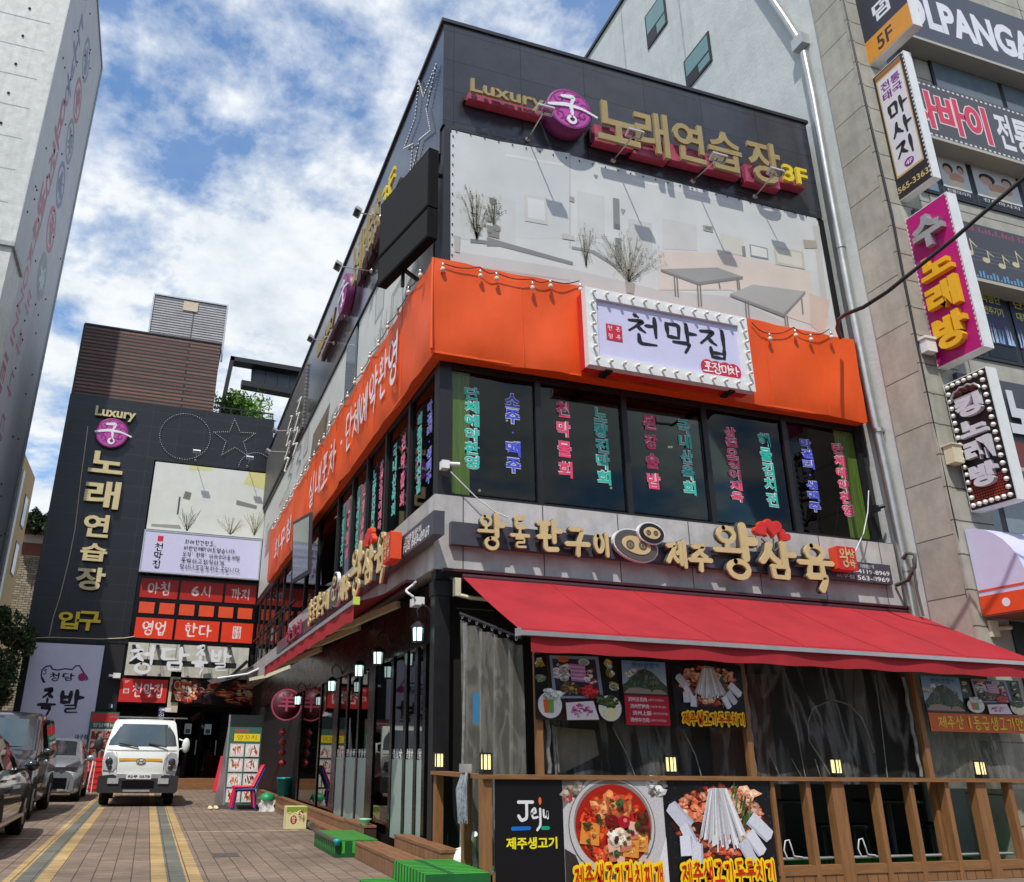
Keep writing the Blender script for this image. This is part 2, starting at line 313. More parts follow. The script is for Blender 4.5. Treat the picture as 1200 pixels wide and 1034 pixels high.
# ---------------------------------------------------------------- mesh building
class MB:
    def __init__(s): s.v = []; s.f = []; s.c = []; s.col = None; s.sm = []; s.d = 0.0006
    def add(s, vs, fs, smooth=False):
        n = len(s.v); s.v += [V(q) for q in vs]
        for f in fs: s.f.append([i + n for i in f]); s.c.append(s.col); s.sm.append(smooth)
    def box(s, fr, u0, u1, v0, v1, d0=0.0, d1=0.05):
        q = [fr.p(u, v, d) for d in (d0, d1) for v in (v0, v1) for u in (u0, u1)]
        s.add(q, [(0, 2, 3, 1), (4, 5, 7, 6), (0, 1, 5, 4), (2, 6, 7, 3), (0, 4, 6, 2), (1, 3, 7, 5)])
    def wbox(s, x0, x1, y0, y1, z0, z1): s.box(FG, x0, x1, y0, y1, z0, z1)
    def hexa(s, q): s.add(q, [(0, 2, 3, 1), (4, 5, 7, 6), (0, 1, 5, 4), (2, 6, 7, 3), (0, 4, 6, 2), (1, 3, 7, 5)])
    def beam(s, a, b, w, h, up=(0, 0, 1)):
        a, b = V(a), V(b); t = (b - a).normalized(); x = t.cross(V(up)).normalized(); z = x.cross(t)
        s.hexa([p + x * i * w / 2 + z * j * h / 2 for p in (a, b) for j in (-1, 1) for i in (-1, 1)])
    def poly(s, fr, pts, d=0.0):
        s.add([fr.p(u, v, d) for u, v in pts], [list(range(len(pts)))])
    def lay(s, fr, pts, col, step=True):      # printed colour: each next shape a hair above the last
        s.col = col; s.poly(fr, pts, s.d)
        if step: s.d += 0.00022
    def prism(s, fr, pts, d0, d1):
        n = len(pts)
        s.add([fr.p(u, v, d) for d in (d0, d1) for u, v in pts], [list(range(n))[::-1], list(range(n, 2 * n))] + [(i, (i + 1) % n, n + (i + 1) % n, n + i) for i in range(n)])
    def tube(s, pts, r, n=8, cap=True, sm=True):
        pts = [V(p) for p in pts]; rs = r if isinstance(r, (list, tuple)) else [r] * len(pts)
        vs = []; px = None
        for i, p in enumerate(pts):
            t = pts[min(i + 1, len(pts) - 1)] - pts[max(i - 1, 0)]; t = t.normalized() if t.length > 1e-9 else V((0, 0, 1))
            x = px - t * px.dot(t) if px is not None else t.orthogonal()
            if x.length < 1e-6: x = t.orthogonal()
            x.normalize(); px = x; y = t.cross(x)
            vs += [p + (x * cos(2 * pi * k / n) + y * sin(2 * pi * k / n)) * rs[i] for k in range(n)]
        m = len(pts)
        s.add(vs, [(i * n + k, i * n + (k + 1) % n, (i + 1) * n + (k + 1) % n, (i + 1) * n + k) for i in range(m - 1) for k in range(n)], sm)
        if cap: s.add(vs[:n], [list(range(n))[::-1]]); s.add(vs[-n:], [list(range(n))])
    def lathe(s, c, prof, n=16, ax=(0, 0, 1), sm=True):
        c = V(c); ax = V(ax).normalized(); x = ax.orthogonal().normalized(); y = ax.cross(x)
        vs = [c + ax * h + (x * cos(2 * pi * k / n) + y * sin(2 * pi * k / n)) * r for r, h in prof for k in range(n)]
        s.add(vs, [(i * n + k, i * n + (k + 1) % n, (i + 1) * n + (k + 1) % n, (i + 1) * n + k) for i in range(len(prof) - 1) for k in range(n)], sm)
    def ball(s, c, r, n=10, sq=(1, 1, 1)):
        vs = []; m = n // 2
        for i in range(m + 1):
            a = pi * i / m
            for k in range(n): b = 2 * pi * k / n; vs.append(V(c) + V((sin(a) * cos(b) * r * sq[0], sin(a) * sin(b) * r * sq[1], cos(a) * r * sq[2])))
        s.add(vs, [(i * n + k, (i + 1) * n + k, (i + 1) * n + (k + 1) % n, i * n + (k + 1) % n) for i in range(m) for k in range(n)], True)
    def grid(s, fn, nu, nv, sm=True):
        s.add([fn(i / nu, j / nv) for j in range(nv + 1) for i in range(nu + 1)],
              [(j * (nu + 1) + i, j * (nu + 1) + i + 1, (j + 1) * (nu + 1) + i + 1, (j + 1) * (nu + 1) + i) for j in range(nv) for i in range(nu)], sm)
    def disc(s, fr, u, v, r, d=0.0, n=24, ry=None): s.poly(fr, [(u + r * cos(2 * pi * i / n), v + (ry or r) * sin(2 * pi * i / n)) for i in range(n)], d)
    def ring(s, fr, u, v, r0, r1, d=0.0, n=28, k=1.0):
        a = [fr.p(u + r * cos(2 * pi * i / n), v + k * r * sin(2 * pi * i / n), d) for r in (r0, r1) for i in range(n)]
        s.add(a, [(i, (i + 1) % n, n + (i + 1) % n, n + i) for i in range(n)])
    # ---- writing
    def _flat(s, fr, vs, fs, d0, d1):
        s.add([fr.p(x, y, d1) for x, y in vs], fs)
        if d0 is not None:
            ed = {}
            for f in fs:
                for a, b in zip(f, f[1:] + f[:1]):
                    if (b, a) in ed: del ed[(b, a)]
                    else: ed[(a, b)] = 1
            n = len(vs); m = []
            for (a, b) in ed: m.append((a, b, b + n, a + n))
            s.add([fr.p(x, y, d) for d in (d1, d0) for x, y in vs], m)
    def text(s, fr, t, u0, u1, v0, v1, d0=None, d1=None, bold=0.0, keep=False, sl=0.0, font=None):
        """type fitted to a rectangle of the plane"""
        if d1 is None: d1 = s.d; s.d += 0.0005
        vs, fs = glyphs(t, bold)
        if not vs: return
        xa, xb = min(a for a, b in vs), max(a for a, b in vs); ya, yb = min(b for a, b in vs), max(b for a, b in vs)
        kx, ky = (u1 - u0) / max(xb - xa, 1e-6), (v1 - v0) / max(yb - ya, 1e-6)
        if keep:
            k = min(kx, ky); cu = (u0 + u1) / 2 - (xb - xa) * k / 2; cv = (v0 + v1) / 2 - (yb - ya) * k / 2
            s._flat(fr, [(cu + (a - xa) * k + sl * (b - ya) * k, cv + (b - ya) * k) for a, b in vs], fs, d0, d1)
        else: s._flat(fr, [(u0 + (a - xa) * kx + sl * (b - ya) * ky, v0 + (b - ya) * ky) for a, b in vs], fs, d0, d1)
    def column(s, fr, t, u, v0, v1, wid, d0=None, d1=None, bold=0.0, gap=0.06):
        n = len(t); h = (v1 - v0) / n
        if d1 is None: d1 = s.d; s.d += 0.0005
        for i, ch in enumerate(t):
            b = v1 - i * h
            if ch == ' ': continue
            if ch == '·': s.disc(fr, u, b - h / 2, wid * .07, d1, 10)
            else:
                q = min(h * (1 - 2 * gap), wid * 1.1) / 2; s.text(fr, ch, u - wid / 2, u + wid / 2, b - h / 2 - q, b - h / 2 + q, d0, d1, bold)
    def brush(s, fr, t, u0, u1, v0, v1, wt=0.14, d0=None, d1=None, style='brush', sl=0.0, jit=0.0, col=None, only=None):
        """brush lettering fitted to a rectangle; every stroke a hair above the one before"""
        n = len(t); cw = (u1 - u0) / n; ch = v1 - v0; flat = d1 is None
        for i, c in enumerate(t):
            if only is not None and i != only: continue
            ju, jv = random.uniform(-jit, jit) * cw, random.uniform(-jit, jit) * ch
            for k, (st, wm) in enumerate(strokes(c)):
                le, ri = ribbon(st, wt if wt > .3 else min(wt, max(wm, .07)), style)
                def mp(p): return (u0 + cw * (i + .06 + .88 * p.x + sl * p.y) + ju, v0 + ch * p.y + jv)
                a = [mp(p) for p in le]; b = [mp(p) for p in ri]; m = len(a)
                if flat: dd = s.d; s.d += 0.00022
                else: dd = d1 + k * 0.0012
                s.col = col if col else s.col
                s.add([fr.p(x, y, dd) for x, y in a + b], [(j, j + 1, m + j + 1, m + j) for j in range(m - 1)])
                if d0 is not None:
                    lp = a + b[::-1]; q = len(lp)
                    s.add([fr.p(x, y, z) for z in (dd, d0) for x, y in lp], [(j, (j + 1) % q, q + (j + 1) % q, q + j) for j in range(q)])
    def leaf(s, p, sz, rng=random):
        a = V((rng.gauss(0, 1), rng.gauss(0, 1), rng.gauss(0, 1))).normalized(); b = a.orthogonal().normalized()
        b = Matrix.Rotation(rng.uniform(0, 6.3), 3, a) @ b; c = a.cross(b) * .5
        s.add([p - b * sz, p + c * sz * .8, p + b * sz, p - c * sz * .8], [(0, 1, 2, 3)])
    def build(s, name, material, parent=None, label=None, cat=None, group=None, kind=None, nrm=True, origin=None):
        me = bpy.data.meshes.new(name)
        if parent is not None:
            loc = V((0, 0, 0)); p = parent
            while p is not None: loc = loc + p.location; p = p.parent
            org = V(origin) if origin is not None else loc
        else:
            xs = [q.x for q in s.v]; ys = [q.y for q in s.v]; zs = [q.z for q in s.v]
            org = V(origin) if origin is not None else V(((min(xs) + max(xs)) / 2, (min(ys) + max(ys)) / 2, min(zs)))
            loc = V((0, 0, 0))
        me.from_pydata([q - org for q in s.v], [], s.f)
        for p, q in zip(me.polygons, s.sm): p.use_smooth = q
        if any(c is not None for c in s.c):
            ca = me.color_attributes.new('Col', 'FLOAT_COLOR', 'CORNER'); i = 0; buf = []
            for f, c in zip(s.f, s.c): buf += list(c or (.5, .5, .5, 1)) * len(f)
            ca.data.foreach_set('color', buf)
        if nrm:
            bm = bmesh.new(); bm.from_mesh(me); bmesh.ops.recalc_face_normals(bm, faces=bm.faces); bm.to_mesh(me); bm.free()
        me.materials.append(material if not isinstance(material, str) else MATS[material]); me.validate()
        o = bpy.data.objects.new(name, me); COL.objects.link(o)
        if parent is not None: o.parent = parent; o.location = org - loc
        else: o.location = org
        tag(o, label, cat, group, kind)
        return o
def tag(o, label=None, cat=None, group=None, kind=None):
    if label: o['label'] = label
    if cat: o['category'] = cat
    if group: o['group'] = group
    if kind: o['kind'] = kind
    return o
def thing(name, loc, label, cat, group=None):
    o = bpy.data.objects.new(name, None); COL.objects.link(o); o.location = loc; o.empty_display_size = .2
    return tag(o, label, cat, group)
def scatter(o, pts):
    'copies of one small part at other places'
    p0 = V(pts[0])
    for p in pts[1:]:
        c = o.copy(); COL.objects.link(c); c.parent = o.parent; c.location = o.location + (V(p) - p0)
def dup(o, loc, label=None):
    def rec(a, par):
        c = a.copy(); COL.objects.link(c); c.parent = par
        for ch in list(a.children): rec(ch, c)
        return c
    r = rec(o, None); r.location = loc
    if label: r['label'] = label
    return r
# ================================================================ materials
grid_mat('granite', C(56, 57, 64), C(20, 20, 22), 1.18, 0.62, 0.006, 0.2, 0.12, 'xz', 0, 0.15)
grid_mat('granite_side', C(62, 62, 68), C(20, 20, 22), 1.18, 0.62, 0.006, 0.16, 0.12, 'yz', 0, 0.15)
grid_mat('granite_back', C(27, 27, 29), C(52, 52, 54), 1.0, 0.62, 0.008, 0.35, 0.15, 'xz', 0, 0.1)
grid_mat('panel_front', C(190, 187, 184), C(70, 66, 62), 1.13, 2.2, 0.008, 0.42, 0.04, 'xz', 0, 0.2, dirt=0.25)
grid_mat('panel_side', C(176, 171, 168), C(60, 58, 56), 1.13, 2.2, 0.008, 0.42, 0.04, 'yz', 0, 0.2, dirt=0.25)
grid_mat('ivory_panel', C(200, 198, 184), C(90, 88, 80), 0.95, 3.0, 0.012, 0.5, 0.05, 'xz', 0, 0.2, dirt=0.25)
grid_mat('quoin_side', C(168, 165, 153), C(92, 88, 78), 4.0, 0.86, 0.010, 0.75, 0.07, 'yz', 0, 0.5, dirt=0.2)
grid_mat('quoin_front', C(168, 165, 152), C(92, 88, 78), 4.0, 0.5, 0.012, 0.75, 0.06, 'xz', 0, 0.5, dirt=0.25)
grid_mat('white_tile', C(192, 195, 189), C(178, 181, 175), 60.0, 0.12, 0.004, 0.55, 0.015, 'xz', 0, 0.25, dirt=0.2)
grid_mat('brown_slat', C(108, 77, 64), C(22, 16, 14), 60.0, 0.15, 0.034, 0.6, 0.3, 'xz', 0.5, 0.9)
grid_mat('louver', C(185, 183, 184), C(86, 85, 88), 90.0, 0.115, 0.03, 0.4, 0.03, 'xz', 0, 0.9)
grid_mat('rough_stone', C(150, 138, 118), C(58, 52, 44), 0.34, 0.13, 0.012, 0.85, 0.3, 'xz', 0.37, 0.9)
grid_mat('board_brown', C(138, 97, 60), C(60, 38, 22), 0.14, 4.0, 0.005, 0.55, 0.12, 'xz', 0, 0.4)
grid_mat('seam_panel', C(86, 90, 96), C(38, 40, 44), 0.62, 9.0, 0.02, 0.4, 0.05, 'xz', 0, 0.5)
mat('core', C(44, 43, 46), 0.7, var=.15)
mat('dark_panel', C(20, 19, 20), 0.6, var=.2)
mat('interior', C(52, 44, 38), 0.8, var=.2)
mat('black_metal', C(27, 27, 30), 0.45, var=.15)
mat('black_gloss', C(14, 14, 16), 0.25, var=.1, spec=.3)
mat('cap_metal', C(40, 39, 44), 0.45, var=.15)
mat('steel', C(196, 194, 186), 0.3, metal=.85, var=.1)
mat('alu', C(190, 192, 194), 0.38, metal=.6, var=.08)
mat('white_paint', C(226, 228, 226), 0.5, var=.06)
mat('ivory_paint', C(214, 206, 176), 0.5, var=.08)
mat('cream_face', C(206, 184, 132), 0.5, var=.08, scale=4)
mat('gold_face', C(160, 140, 90), 0.36, var=.12, scale=5)
mat('gold_light', C(205, 190, 142), 0.4, var=.08, scale=5)
mat('yellow_face', C(226, 200, 40), 0.45, var=.08)
mat('grey_return', C(88, 84, 80), 0.5, var=.12)
mat('maroon', C(70, 30, 40), 0.5, var=.18, scale=3)
mat('pink_box', C(176, 74, 100), 0.5, var=.15)
mat('red_face', C(206, 42, 40), 0.45, var=.06)
mat('orange_red', C(226, 78, 36), 0.45, var=.06)
mat('orange_vinyl', (0.82, 0.098, 0.012), 0.5, var=.05, scale=1.2, bump=.55, bscale=2.4, stretch=(1.6, 1.6, .7), spec=.35)
mat('awning_red', (0.37, 0.023, 0.031), 0.72, var=.14, scale=1.6, bump=.4, bscale=2.6, spec=.25, dirt=.22)
mat('awning_dark', C(60, 55, 55), 0.8, var=.2)
mat('wood', C(138, 97, 58), 0.55, var=.26, scale=5, stretch=(6, 6, .7), bump=.15, bscale=30)
mat('wood_x', C(138, 97, 58), 0.55, var=.26, scale=5, stretch=(.7, 6, 6), bump=.15, bscale=30)
mat('wood_y', C(136, 96, 66), 0.6, var=.28, scale=5, stretch=(6, .7, 6), bump=.15, bscale=30)
mat('turf', C(26, 150, 40), 0.9, var=.4, scale=60, bump=.6, bscale=160)
mat('stucco', C(200, 206, 203), 0.8, var=.10, scale=1.6, bump=.3, bscale=14, dirt=.22)
mat('tan_wall', C(196, 160, 108), 0.8, var=.1)
mat('brick_far', C(140, 84, 74), 0.8, var=.15)
mat('asphalt', C(70, 70, 72), 0.9, var=.2, bump=.3, bscale=60)
mat('lilac', C(206, 204, 232), 0.42, var=.03)
mat('banner_grey', C(212, 214, 234), 0.5, var=.05, scale=1.5)
mat('sign_dark', C(74, 74, 84), 0.35, var=.08)
mat('emblem', C(186, 66, 160), 0.4, var=.06)
mat('emblem_dark', C(112, 30, 92), 0.45, var=.06)
mat('white_face', C(226, 226, 228), 0.45, var=.04)
mat('black_ink', C(26, 24, 30), 0.5, var=0)
mat('rubber', C(24, 24, 26), 0.85, var=.15)
mat('cable', C(30, 28, 32), 0.5, var=.1)
mat('bulb_glass', C(224, 206, 186), 0.12, var=0, spec=.8)
mat('bulb_warm', C(238, 236, 226), 0.25, var=0)
mat('leaf_light', C(106, 152, 46), 0.6, var=.45, scale=.9)
mat('leaf_dark', C(52, 74, 36), 0.6, var=.5, scale=.6)
mat('bark', C(86, 72, 58), 0.9, var=.3)
mat('green_curtain', C(82, 106, 44), 0.25, var=.3, scale=3, stretch=(14, 14, .6))
mat('teal_letter', C(36, 190, 168), 0.5, var=0)
mat('blue_letter', C(70, 86, 214), 0.5, var=0)
mat('pink_letter', C(230, 70, 112), 0.5, var=0)
mat('frost', C(150, 168, 160), 0.4, var=.06, spec=.6)
mat('vent_beige', C(206, 190, 160), 0.5, var=.06)
mat('lamp_glow', C(240, 220, 140), 0.4, var=0, emit=(1.0, .82, .38), es=1.0)
mat('lamp_cool', C(220, 240, 236), 0.4, var=0, emit=(.70, 1.0, .94), es=1.3)
print_mat('print')
print_mat('print_faded', rough=.5, mottle=.10, mscale=1.3)
print_mat('print_food', rough=.35, mottle=.13, mscale=70)
glass_mat('glass_dark', (.46, .53, .50), .6)
glass_mat('glass_clear', (.8, .84, .83))
glass_mat('glass_black', (.10, .105, .105))
mat('teal_glass', C(84, 132, 136), 0.06, var=.08, spec=.7)
mat('sky_glass', C(110, 126, 136), 0.08, var=.12, spec=.8)
vinyl_mat('vinyl', .035, wr=14)
vinyl_mat('vinyl_hazy', .20, (.40, .39, .34), 24, 1.0, (1, 1, .3))

# paving of the yard: brown blocks with yellow and grey-green bands running into the yard
m = grid_mat('paver', C(150, 126, 110), C(70, 58, 50), 0.21, 0.19, 0.0055, 0.85, 0.14, 'yx', 0.5, 0.5)
t = m.node_tree; br = [n for n in t.nodes if n.type == 'TEX_BRICK'][0]
tcn = t.nodes.new('ShaderNodeTexCoord'); sp = t.nodes.new('ShaderNodeSeparateXYZ'); t.links.new(tcn.outputs['Object'], sp.inputs[0])
ramp = t.nodes.new('ShaderNodeValToRGB'); ramp.color_ramp.interpolation = 'CONSTANT'
mr = t.nodes.new('ShaderNodeMapRange'); mr.inputs[1].default_value = -3; mr.inputs[2].default_value = 3; t.links.new(sp.outputs[0], mr.inputs[0])
t.links.new(mr.outputs[0], ramp.inputs[0])
xs = [P(px, 1034, z=0).x for px in (0, 15.6, 37, 60, 173.5, 193.2, 216, 237.5)]
BRN, YEL, GRN = C(136, 117, 100), C(184, 154, 104), C(112, 112, 100)
cols = [BRN, YEL, GRN, YEL, BRN, YEL, GRN, YEL, BRN]
els = ramp.color_ramp.elements
els[0].position = 0; els[0].color = BRN; els[1].position = (xs[0] + 3) / 6; els[1].color = YEL
for x, c in zip(xs[1:], cols[2:]): e = els.new((x + 3) / 6); e.color = c
v1 = t.nodes.new('ShaderNodeVectorMath'); v1.operation = 'SCALE'; v1.inputs['Scale'].default_value = .86; t.links.new(ramp.outputs[0], v1.inputs[0])
v2 = t.nodes.new('ShaderNodeVectorMath'); v2.operation = 'SCALE'; v2.inputs['Scale'].default_value = 1.1; t.links.new(ramp.outputs[0], v2.inputs[0])
t.links.new(v1.outputs[0], br.inputs['Color1']); t.links.new(v2.outputs[0], br.inputs['Color2'])
nzs = t.nodes.new('ShaderNodeTexNoise'); nzs.inputs['Scale'].default_value = .55; nzs.inputs['Detail'].default_value = 9; nzs.inputs['Roughness'].default_value = .68; t.links.new(tcn.outputs['Object'], nzs.inputs['Vector'])
mrs = t.nodes.new('ShaderNodeMapRange'); mrs.inputs[1].default_value = .36; mrs.inputs[2].default_value = .62; mrs.inputs[3].default_value = .66; mrs.inputs[4].default_value = 1.06; t.links.new(nzs.outputs['Fac'], mrs.inputs[0])
bsdf = t.nodes['Principled BSDF']; src = bsdf.inputs['Base Color'].links[0].from_socket
vs_ = t.nodes.new('ShaderNodeVectorMath'); vs_.operation = 'SCALE'; t.links.new(src, vs_.inputs[0]); t.links.new(mrs.outputs[0], vs_.inputs['Scale']); t.links.new(vs_.outputs[0], bsdf.inputs['Base Color'])

# ================================================================ setting
def slab(name, mat_, x0, x1, y0, y1, z, kind='structure'):
    b = MB(); b.add([(x0, y0, z), (x1, y0, z), (x1, y1, z), (x0, y1, z)], [(0, 1, 2, 3)])
    return b.build(name, mat_, origin=(0, 0, 0), kind=kind)
slab('ground', 'asphalt', -600, 600, -600, 600, -0.02)
slab('yard_paving', 'paver', -14, 30, 2.5, 31.9, 0.0)
b = MB()
for (xa, xb, yy) in ((-4.2, -1.36, P(30, 983, z=0).y), (-4.2, -1.36, P(40, 955, z=0).y), (.72, 2.6, P(250, 975, z=0).y), (.72, 3.0, P(240, 952, z=0).y)):
    b.add([(xa, yy - .05, .004), (xb, yy - .05, .004), (xb, yy + .05, .004), (xa, yy + .05, .004)], [(0, 1, 2, 3)])
mat('line_paint', C(190, 168, 128), 0.8, var=.35, scale=9)
b.build('parking_line', 'line_paint', kind='structure')

# ---------------------------------------------------------------- the restaurant block
X0, Y0 = 3.2, 9.85
F0 = FY(Y0); L0 = FX(X0)
main = thing('restaurant_building', (6.9, 20, 0), 'corner restaurant block with dark granite top, grey belt panels and black window bands', 'building')
XR = 10.5; YB = 31.86
b = MB()
b.wbox(3.34, 10.46, 9.96, YB, 6.5, 12.3)
b.wbox(10.46, 10.56, 9.90, 13.0, 4.42, 6.5)
b.build('wall', 'core', main)
b = MB(); b.wbox(3.36, 10.52, 9.98, YB, 0, 4.3); b.wbox(3.32, 7.0, 22.4, YB, 4.301, 6.499); b.wbox(7.001, 10.52, 13.0, YB, 4.301, 6.499); b.wbox(6.4, 7.0, 13.4, 22.39, 4.301, 6.499); b.wbox(3.36, 10.44, 9.99, 22.3, 6.45, 6.499); b.build('wall', 'dark_panel', main)
# granite fascia (front, side), upper side wall
b = MB(); b.wbox(3.18, 10.43, 9.82, 9.955, 10.45, 12.55); b.build('fascia', 'granite', main)
b = MB(); b.wbox(3.18, 3.33, 9.957, YB, 10.0, 12.55); b.build('fascia', 'granite_side', main)
b = MB(); b.wbox(3.14, 10.47, 9.79, 9.99, 12.552, 12.62); b.wbox(3.14, 3.36, 9.992, YB, 12.552, 12.62)
b.wbox(3.22, 10.40, 9.80, 9.952, 10.38, 10.448); b.build('parapet_cap', 'cap_metal', main)
b = MB(); b.wbox(3.2, 3.32, 9.80, 9.95, 6.5, 10.38); b.wbox(10.30, 10.44, 9.82, 9.95, 6.5, 10.38)
b.wbox(3.24, 3.33, 9.952, YB, 6.5, 9.998); b.build('mural_frame', 'black_metal', main)
# belt course
b = MB()
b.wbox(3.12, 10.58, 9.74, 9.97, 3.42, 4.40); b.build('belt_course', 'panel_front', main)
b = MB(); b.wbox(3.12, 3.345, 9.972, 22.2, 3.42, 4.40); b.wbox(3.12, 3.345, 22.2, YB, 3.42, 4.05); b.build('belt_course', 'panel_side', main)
b = MB(); b.wbox(3.16, 10.55, 9.78, 9.965, 3.30, 3.418); b.build('belt_soffit', 'dark_panel', main)
# second-floor windows, front
mx_ = [P(px, 520, y=9.9).x for px in (631, 733, 827, 920)]
xs_ = [3.34, *mx_, 10.40]
b = MB()
b.wbox(3.2, 3.38, 9.86, 9.98, 4.402, 6.5)
for x in mx_: b.wbox(x - .045, x + .045, 9.87, 9.975, 4.402, 6.5)
b.wbox(10.34, 10.45, 9.87, 9.975, 4.402, 6.5); b.wbox(3.384, 10.336, 9.88, 9.972, 4.402, 4.47); b.wbox(3.384, 10.336, 9.88, 9.972, 6.28, 6.5)
wf = b.build('window_frame', 'black_metal', main)
for i in range(5):
    b = MB(); b.wbox(xs_[i] + .05, xs_[i + 1] - .05, 9.915, 9.923, 4.472, 6.278); b.build('pane', 'glass_dark', wf)
WK = 1.12
COLS = [((548, 453), (558, 551), '단체예약환영', 'teal_letter', .20), ((596, 460), (606, 556), '소주·맥주', 'blue_letter', .20), ((655, 468), (667, 563), '천막물회', 'pink_letter', .20),
        ((700, 477), (711, 570), '노량진막회', 'teal_letter', .20), ((757, 484), (770, 576), '된장술밥', 'pink_letter', .20), ((797, 491), (812, 582), '국내산육회', 'teal_letter', .20),
        ((853, 500), (866, 589), '삼겹오징어제육', 'pink_letter', .20), ((893, 507), (907, 595), '해물김치전', 'teal_letter', .20), ((941, 514), (958, 601), '막걸리·생맥주', 'blue_letter', .20), ((980, 519), (995, 606), '단체예약환영', 'pink_letter', .20)]
F1 = FY(9.912)
for a, c, t_, mt, wd in COLS:
    u0, v1 = F1.uv(*a); u1, v0 = F1.uv(*c); u = (u0 + u1) / 2
    b = MB(); b.column(F1, t_, u, v0, v1, wd * WK, None, .002, .072, .02); b.build('lettering_outline', 'white_face', wf)
    b = MB(); b.column(F1, t_, u, v0, v1, wd * WK, None, .004, .03, .06); b.build('lettering', mt, wf)
# second-floor windows, side
ml = [P(px, py, x=3.25).y for px, py in ((482.5, 520), (455, 545), (433, 562), (416, 578), (399, 592), (377, 612), (362, 640))]
ys_ = [9.99, *ml, 31.7]
b = MB()
for y in ml: b.wbox(3.2, 3.32, y - .05, y + .05, 4.402, 6.5)
b.wbox(3.2, 3.32, 9.984, 10.07, 4.402, 6.5); b.wbox(3.215, 3.31, 10.07, 31.8, 6.3, 6.498); b.wbox(3.215, 3.31, 10.07, 22.2, 4.402, 4.47)
for i in range(6): b.wbox(3.215, 3.31, 23 + i * 1.5, 23.08 + i * 1.5, 4.052, 6.3)
b.wbox(3.215, 3.31, 22.25, 31.8, 5.0, 5.06)
wl = b.build('window_frame', 'black_metal', main)
for i in range(8):
    b = MB(); b.wbox(3.25, 3.258, ys_[i] + .055, ys_[i + 1] - .055, 4.472 if i < 7 else 4.06, 6.298); b.build('pane', 'glass_dark', wl)
SW = [(['막걸리·생맥주', 'blue_letter'], ['해물김치전골', 'teal_letter']), (['천막물회', 'pink_letter'], ['국내산육회', 'teal_letter']), (['삼겹오징어제육', 'pink_letter'], ['노량진막회', 'teal_letter']),
      (['된장술밥', 'pink_letter'], ['단체예약환영', 'teal_letter']), (['천막물회', 'pink_letter'], ['해물김치전', 'teal_letter'])]
FS = FX(3.249)
for i, pr in enumerate(SW):
    ya, yb = ys_[i], ys_[i + 1]
    for j, (t_, mt) in enumerate(pr):
        y = ya + (yb - ya) * (.33 + .36 * j)
        b = MB(); b.column(FS, t_, -y, 4.75, 6.0, .24, None, .002, .05, .03); b.build('lettering_outline', 'white_face', wl)
        b = MB(); b.column(FS, t_, -y, 4.75, 6.0, .24, None, .004, .018, .07); b.build('lettering', mt, wl)
# inside the upper room: warm lamps and green curtains
for (x0, x1) in ((3.40, 3.66), (9.95, 10.33)):
    b = MB(); b.wbox(x0, x1, 9.9125, 9.9142, 4.475, 6.27); b.build('window_film', 'green_curtain', wf)
b = MB()
for px, py in ((594, 493), (784, 524), (562, 575), (716, 572), (787, 524)): b.ball(P(px, py, y=11.4), .022, 8)
b.build('ceiling_lamp', 'lamp_glow', main)
# corner post and ground floor
b = MB(); b.wbox(3.16, 3.36, 9.80, 9.975, 0, 3.298); b.wbox(3.14, 3.38, 9.79, 9.978, 3.1, 3.28); b.build('corner_post', 'black_metal', main)
b = MB(); b.wbox(3.37, 10.5, 9.94, 9.976, 0.02, 3.29); b.build('front_wall', 'dark_panel', main)
b = MB(); b.wbox(7.05, 8.05, 9.90, 9.938, .1, 2.35); mat('door_brown', C(92, 56, 48), .45, var=.2); b.build('door', 'door_brown', main)
yl = lambda px, py=900: P(px, py, x=3.25).y
fr_px = [497, 487, 474, 458, 436, 418, 404, 393, 372, 350]
fy = [yl(p) for p in fr_px]
b = MB()
for i, y in enumerate(fy): b.wbox(3.232, 3.34, y - .06, y + (.06 if i not in (4, 7) else .35), .12, 2.55)
b.wbox(3.2, 3.34, 9.98, 27.5, 2.552, 3.29); b.wbox(3.225, 3.335, 9.98, 27.5, .06, .20)
gf = b.build('shopfront_frame', 'black_gloss', main)
for i in range(len(fy) - 1):
    a, c = fy[i] + (.06 if i not in (4, 7) else .35), fy[i + 1] - .06
    if i in (0, 1, 2, 4, 5, 6):
        b = MB(); b.wbox(3.255, 3.262, a, c, .2, 2.55); b.build('pane', 'glass_black', gf)
        b = MB(); b.wbox(3.246, 3.254, a, c, .2, 1.18); b.build('frosted_film', 'frost', gf)
        b = MB(); b.brush(FX(3.245), '왕삼육', -c + .04, -a - .04, 1.2, 1.3, .15, None, .002, 'round'); b.build('window_lettering', 'white_face', gf)
    else:
        b = MB(); b.wbox(3.255, 3.262, a, c, .2, 2.55); b.build('pane', 'glass_black', gf)
b = MB(); b.wbox(3.37, 3.40, 9.99, 27.4, .05, 3.25); b.build('inner_wall', 'interior', main)
# rooftop and side details: mesh screen at the far end
b = MB()
grid_mat('mesh_screen', C(120, 118, 116), C(60, 60, 62), .12, .12, .02, .5, .2, 'yz', .5, .9)
b.wbox(3.12, 3.176, 22.6, YB, 10.15, 12.2); b.build('mesh_screen', 'mesh_screen', main)

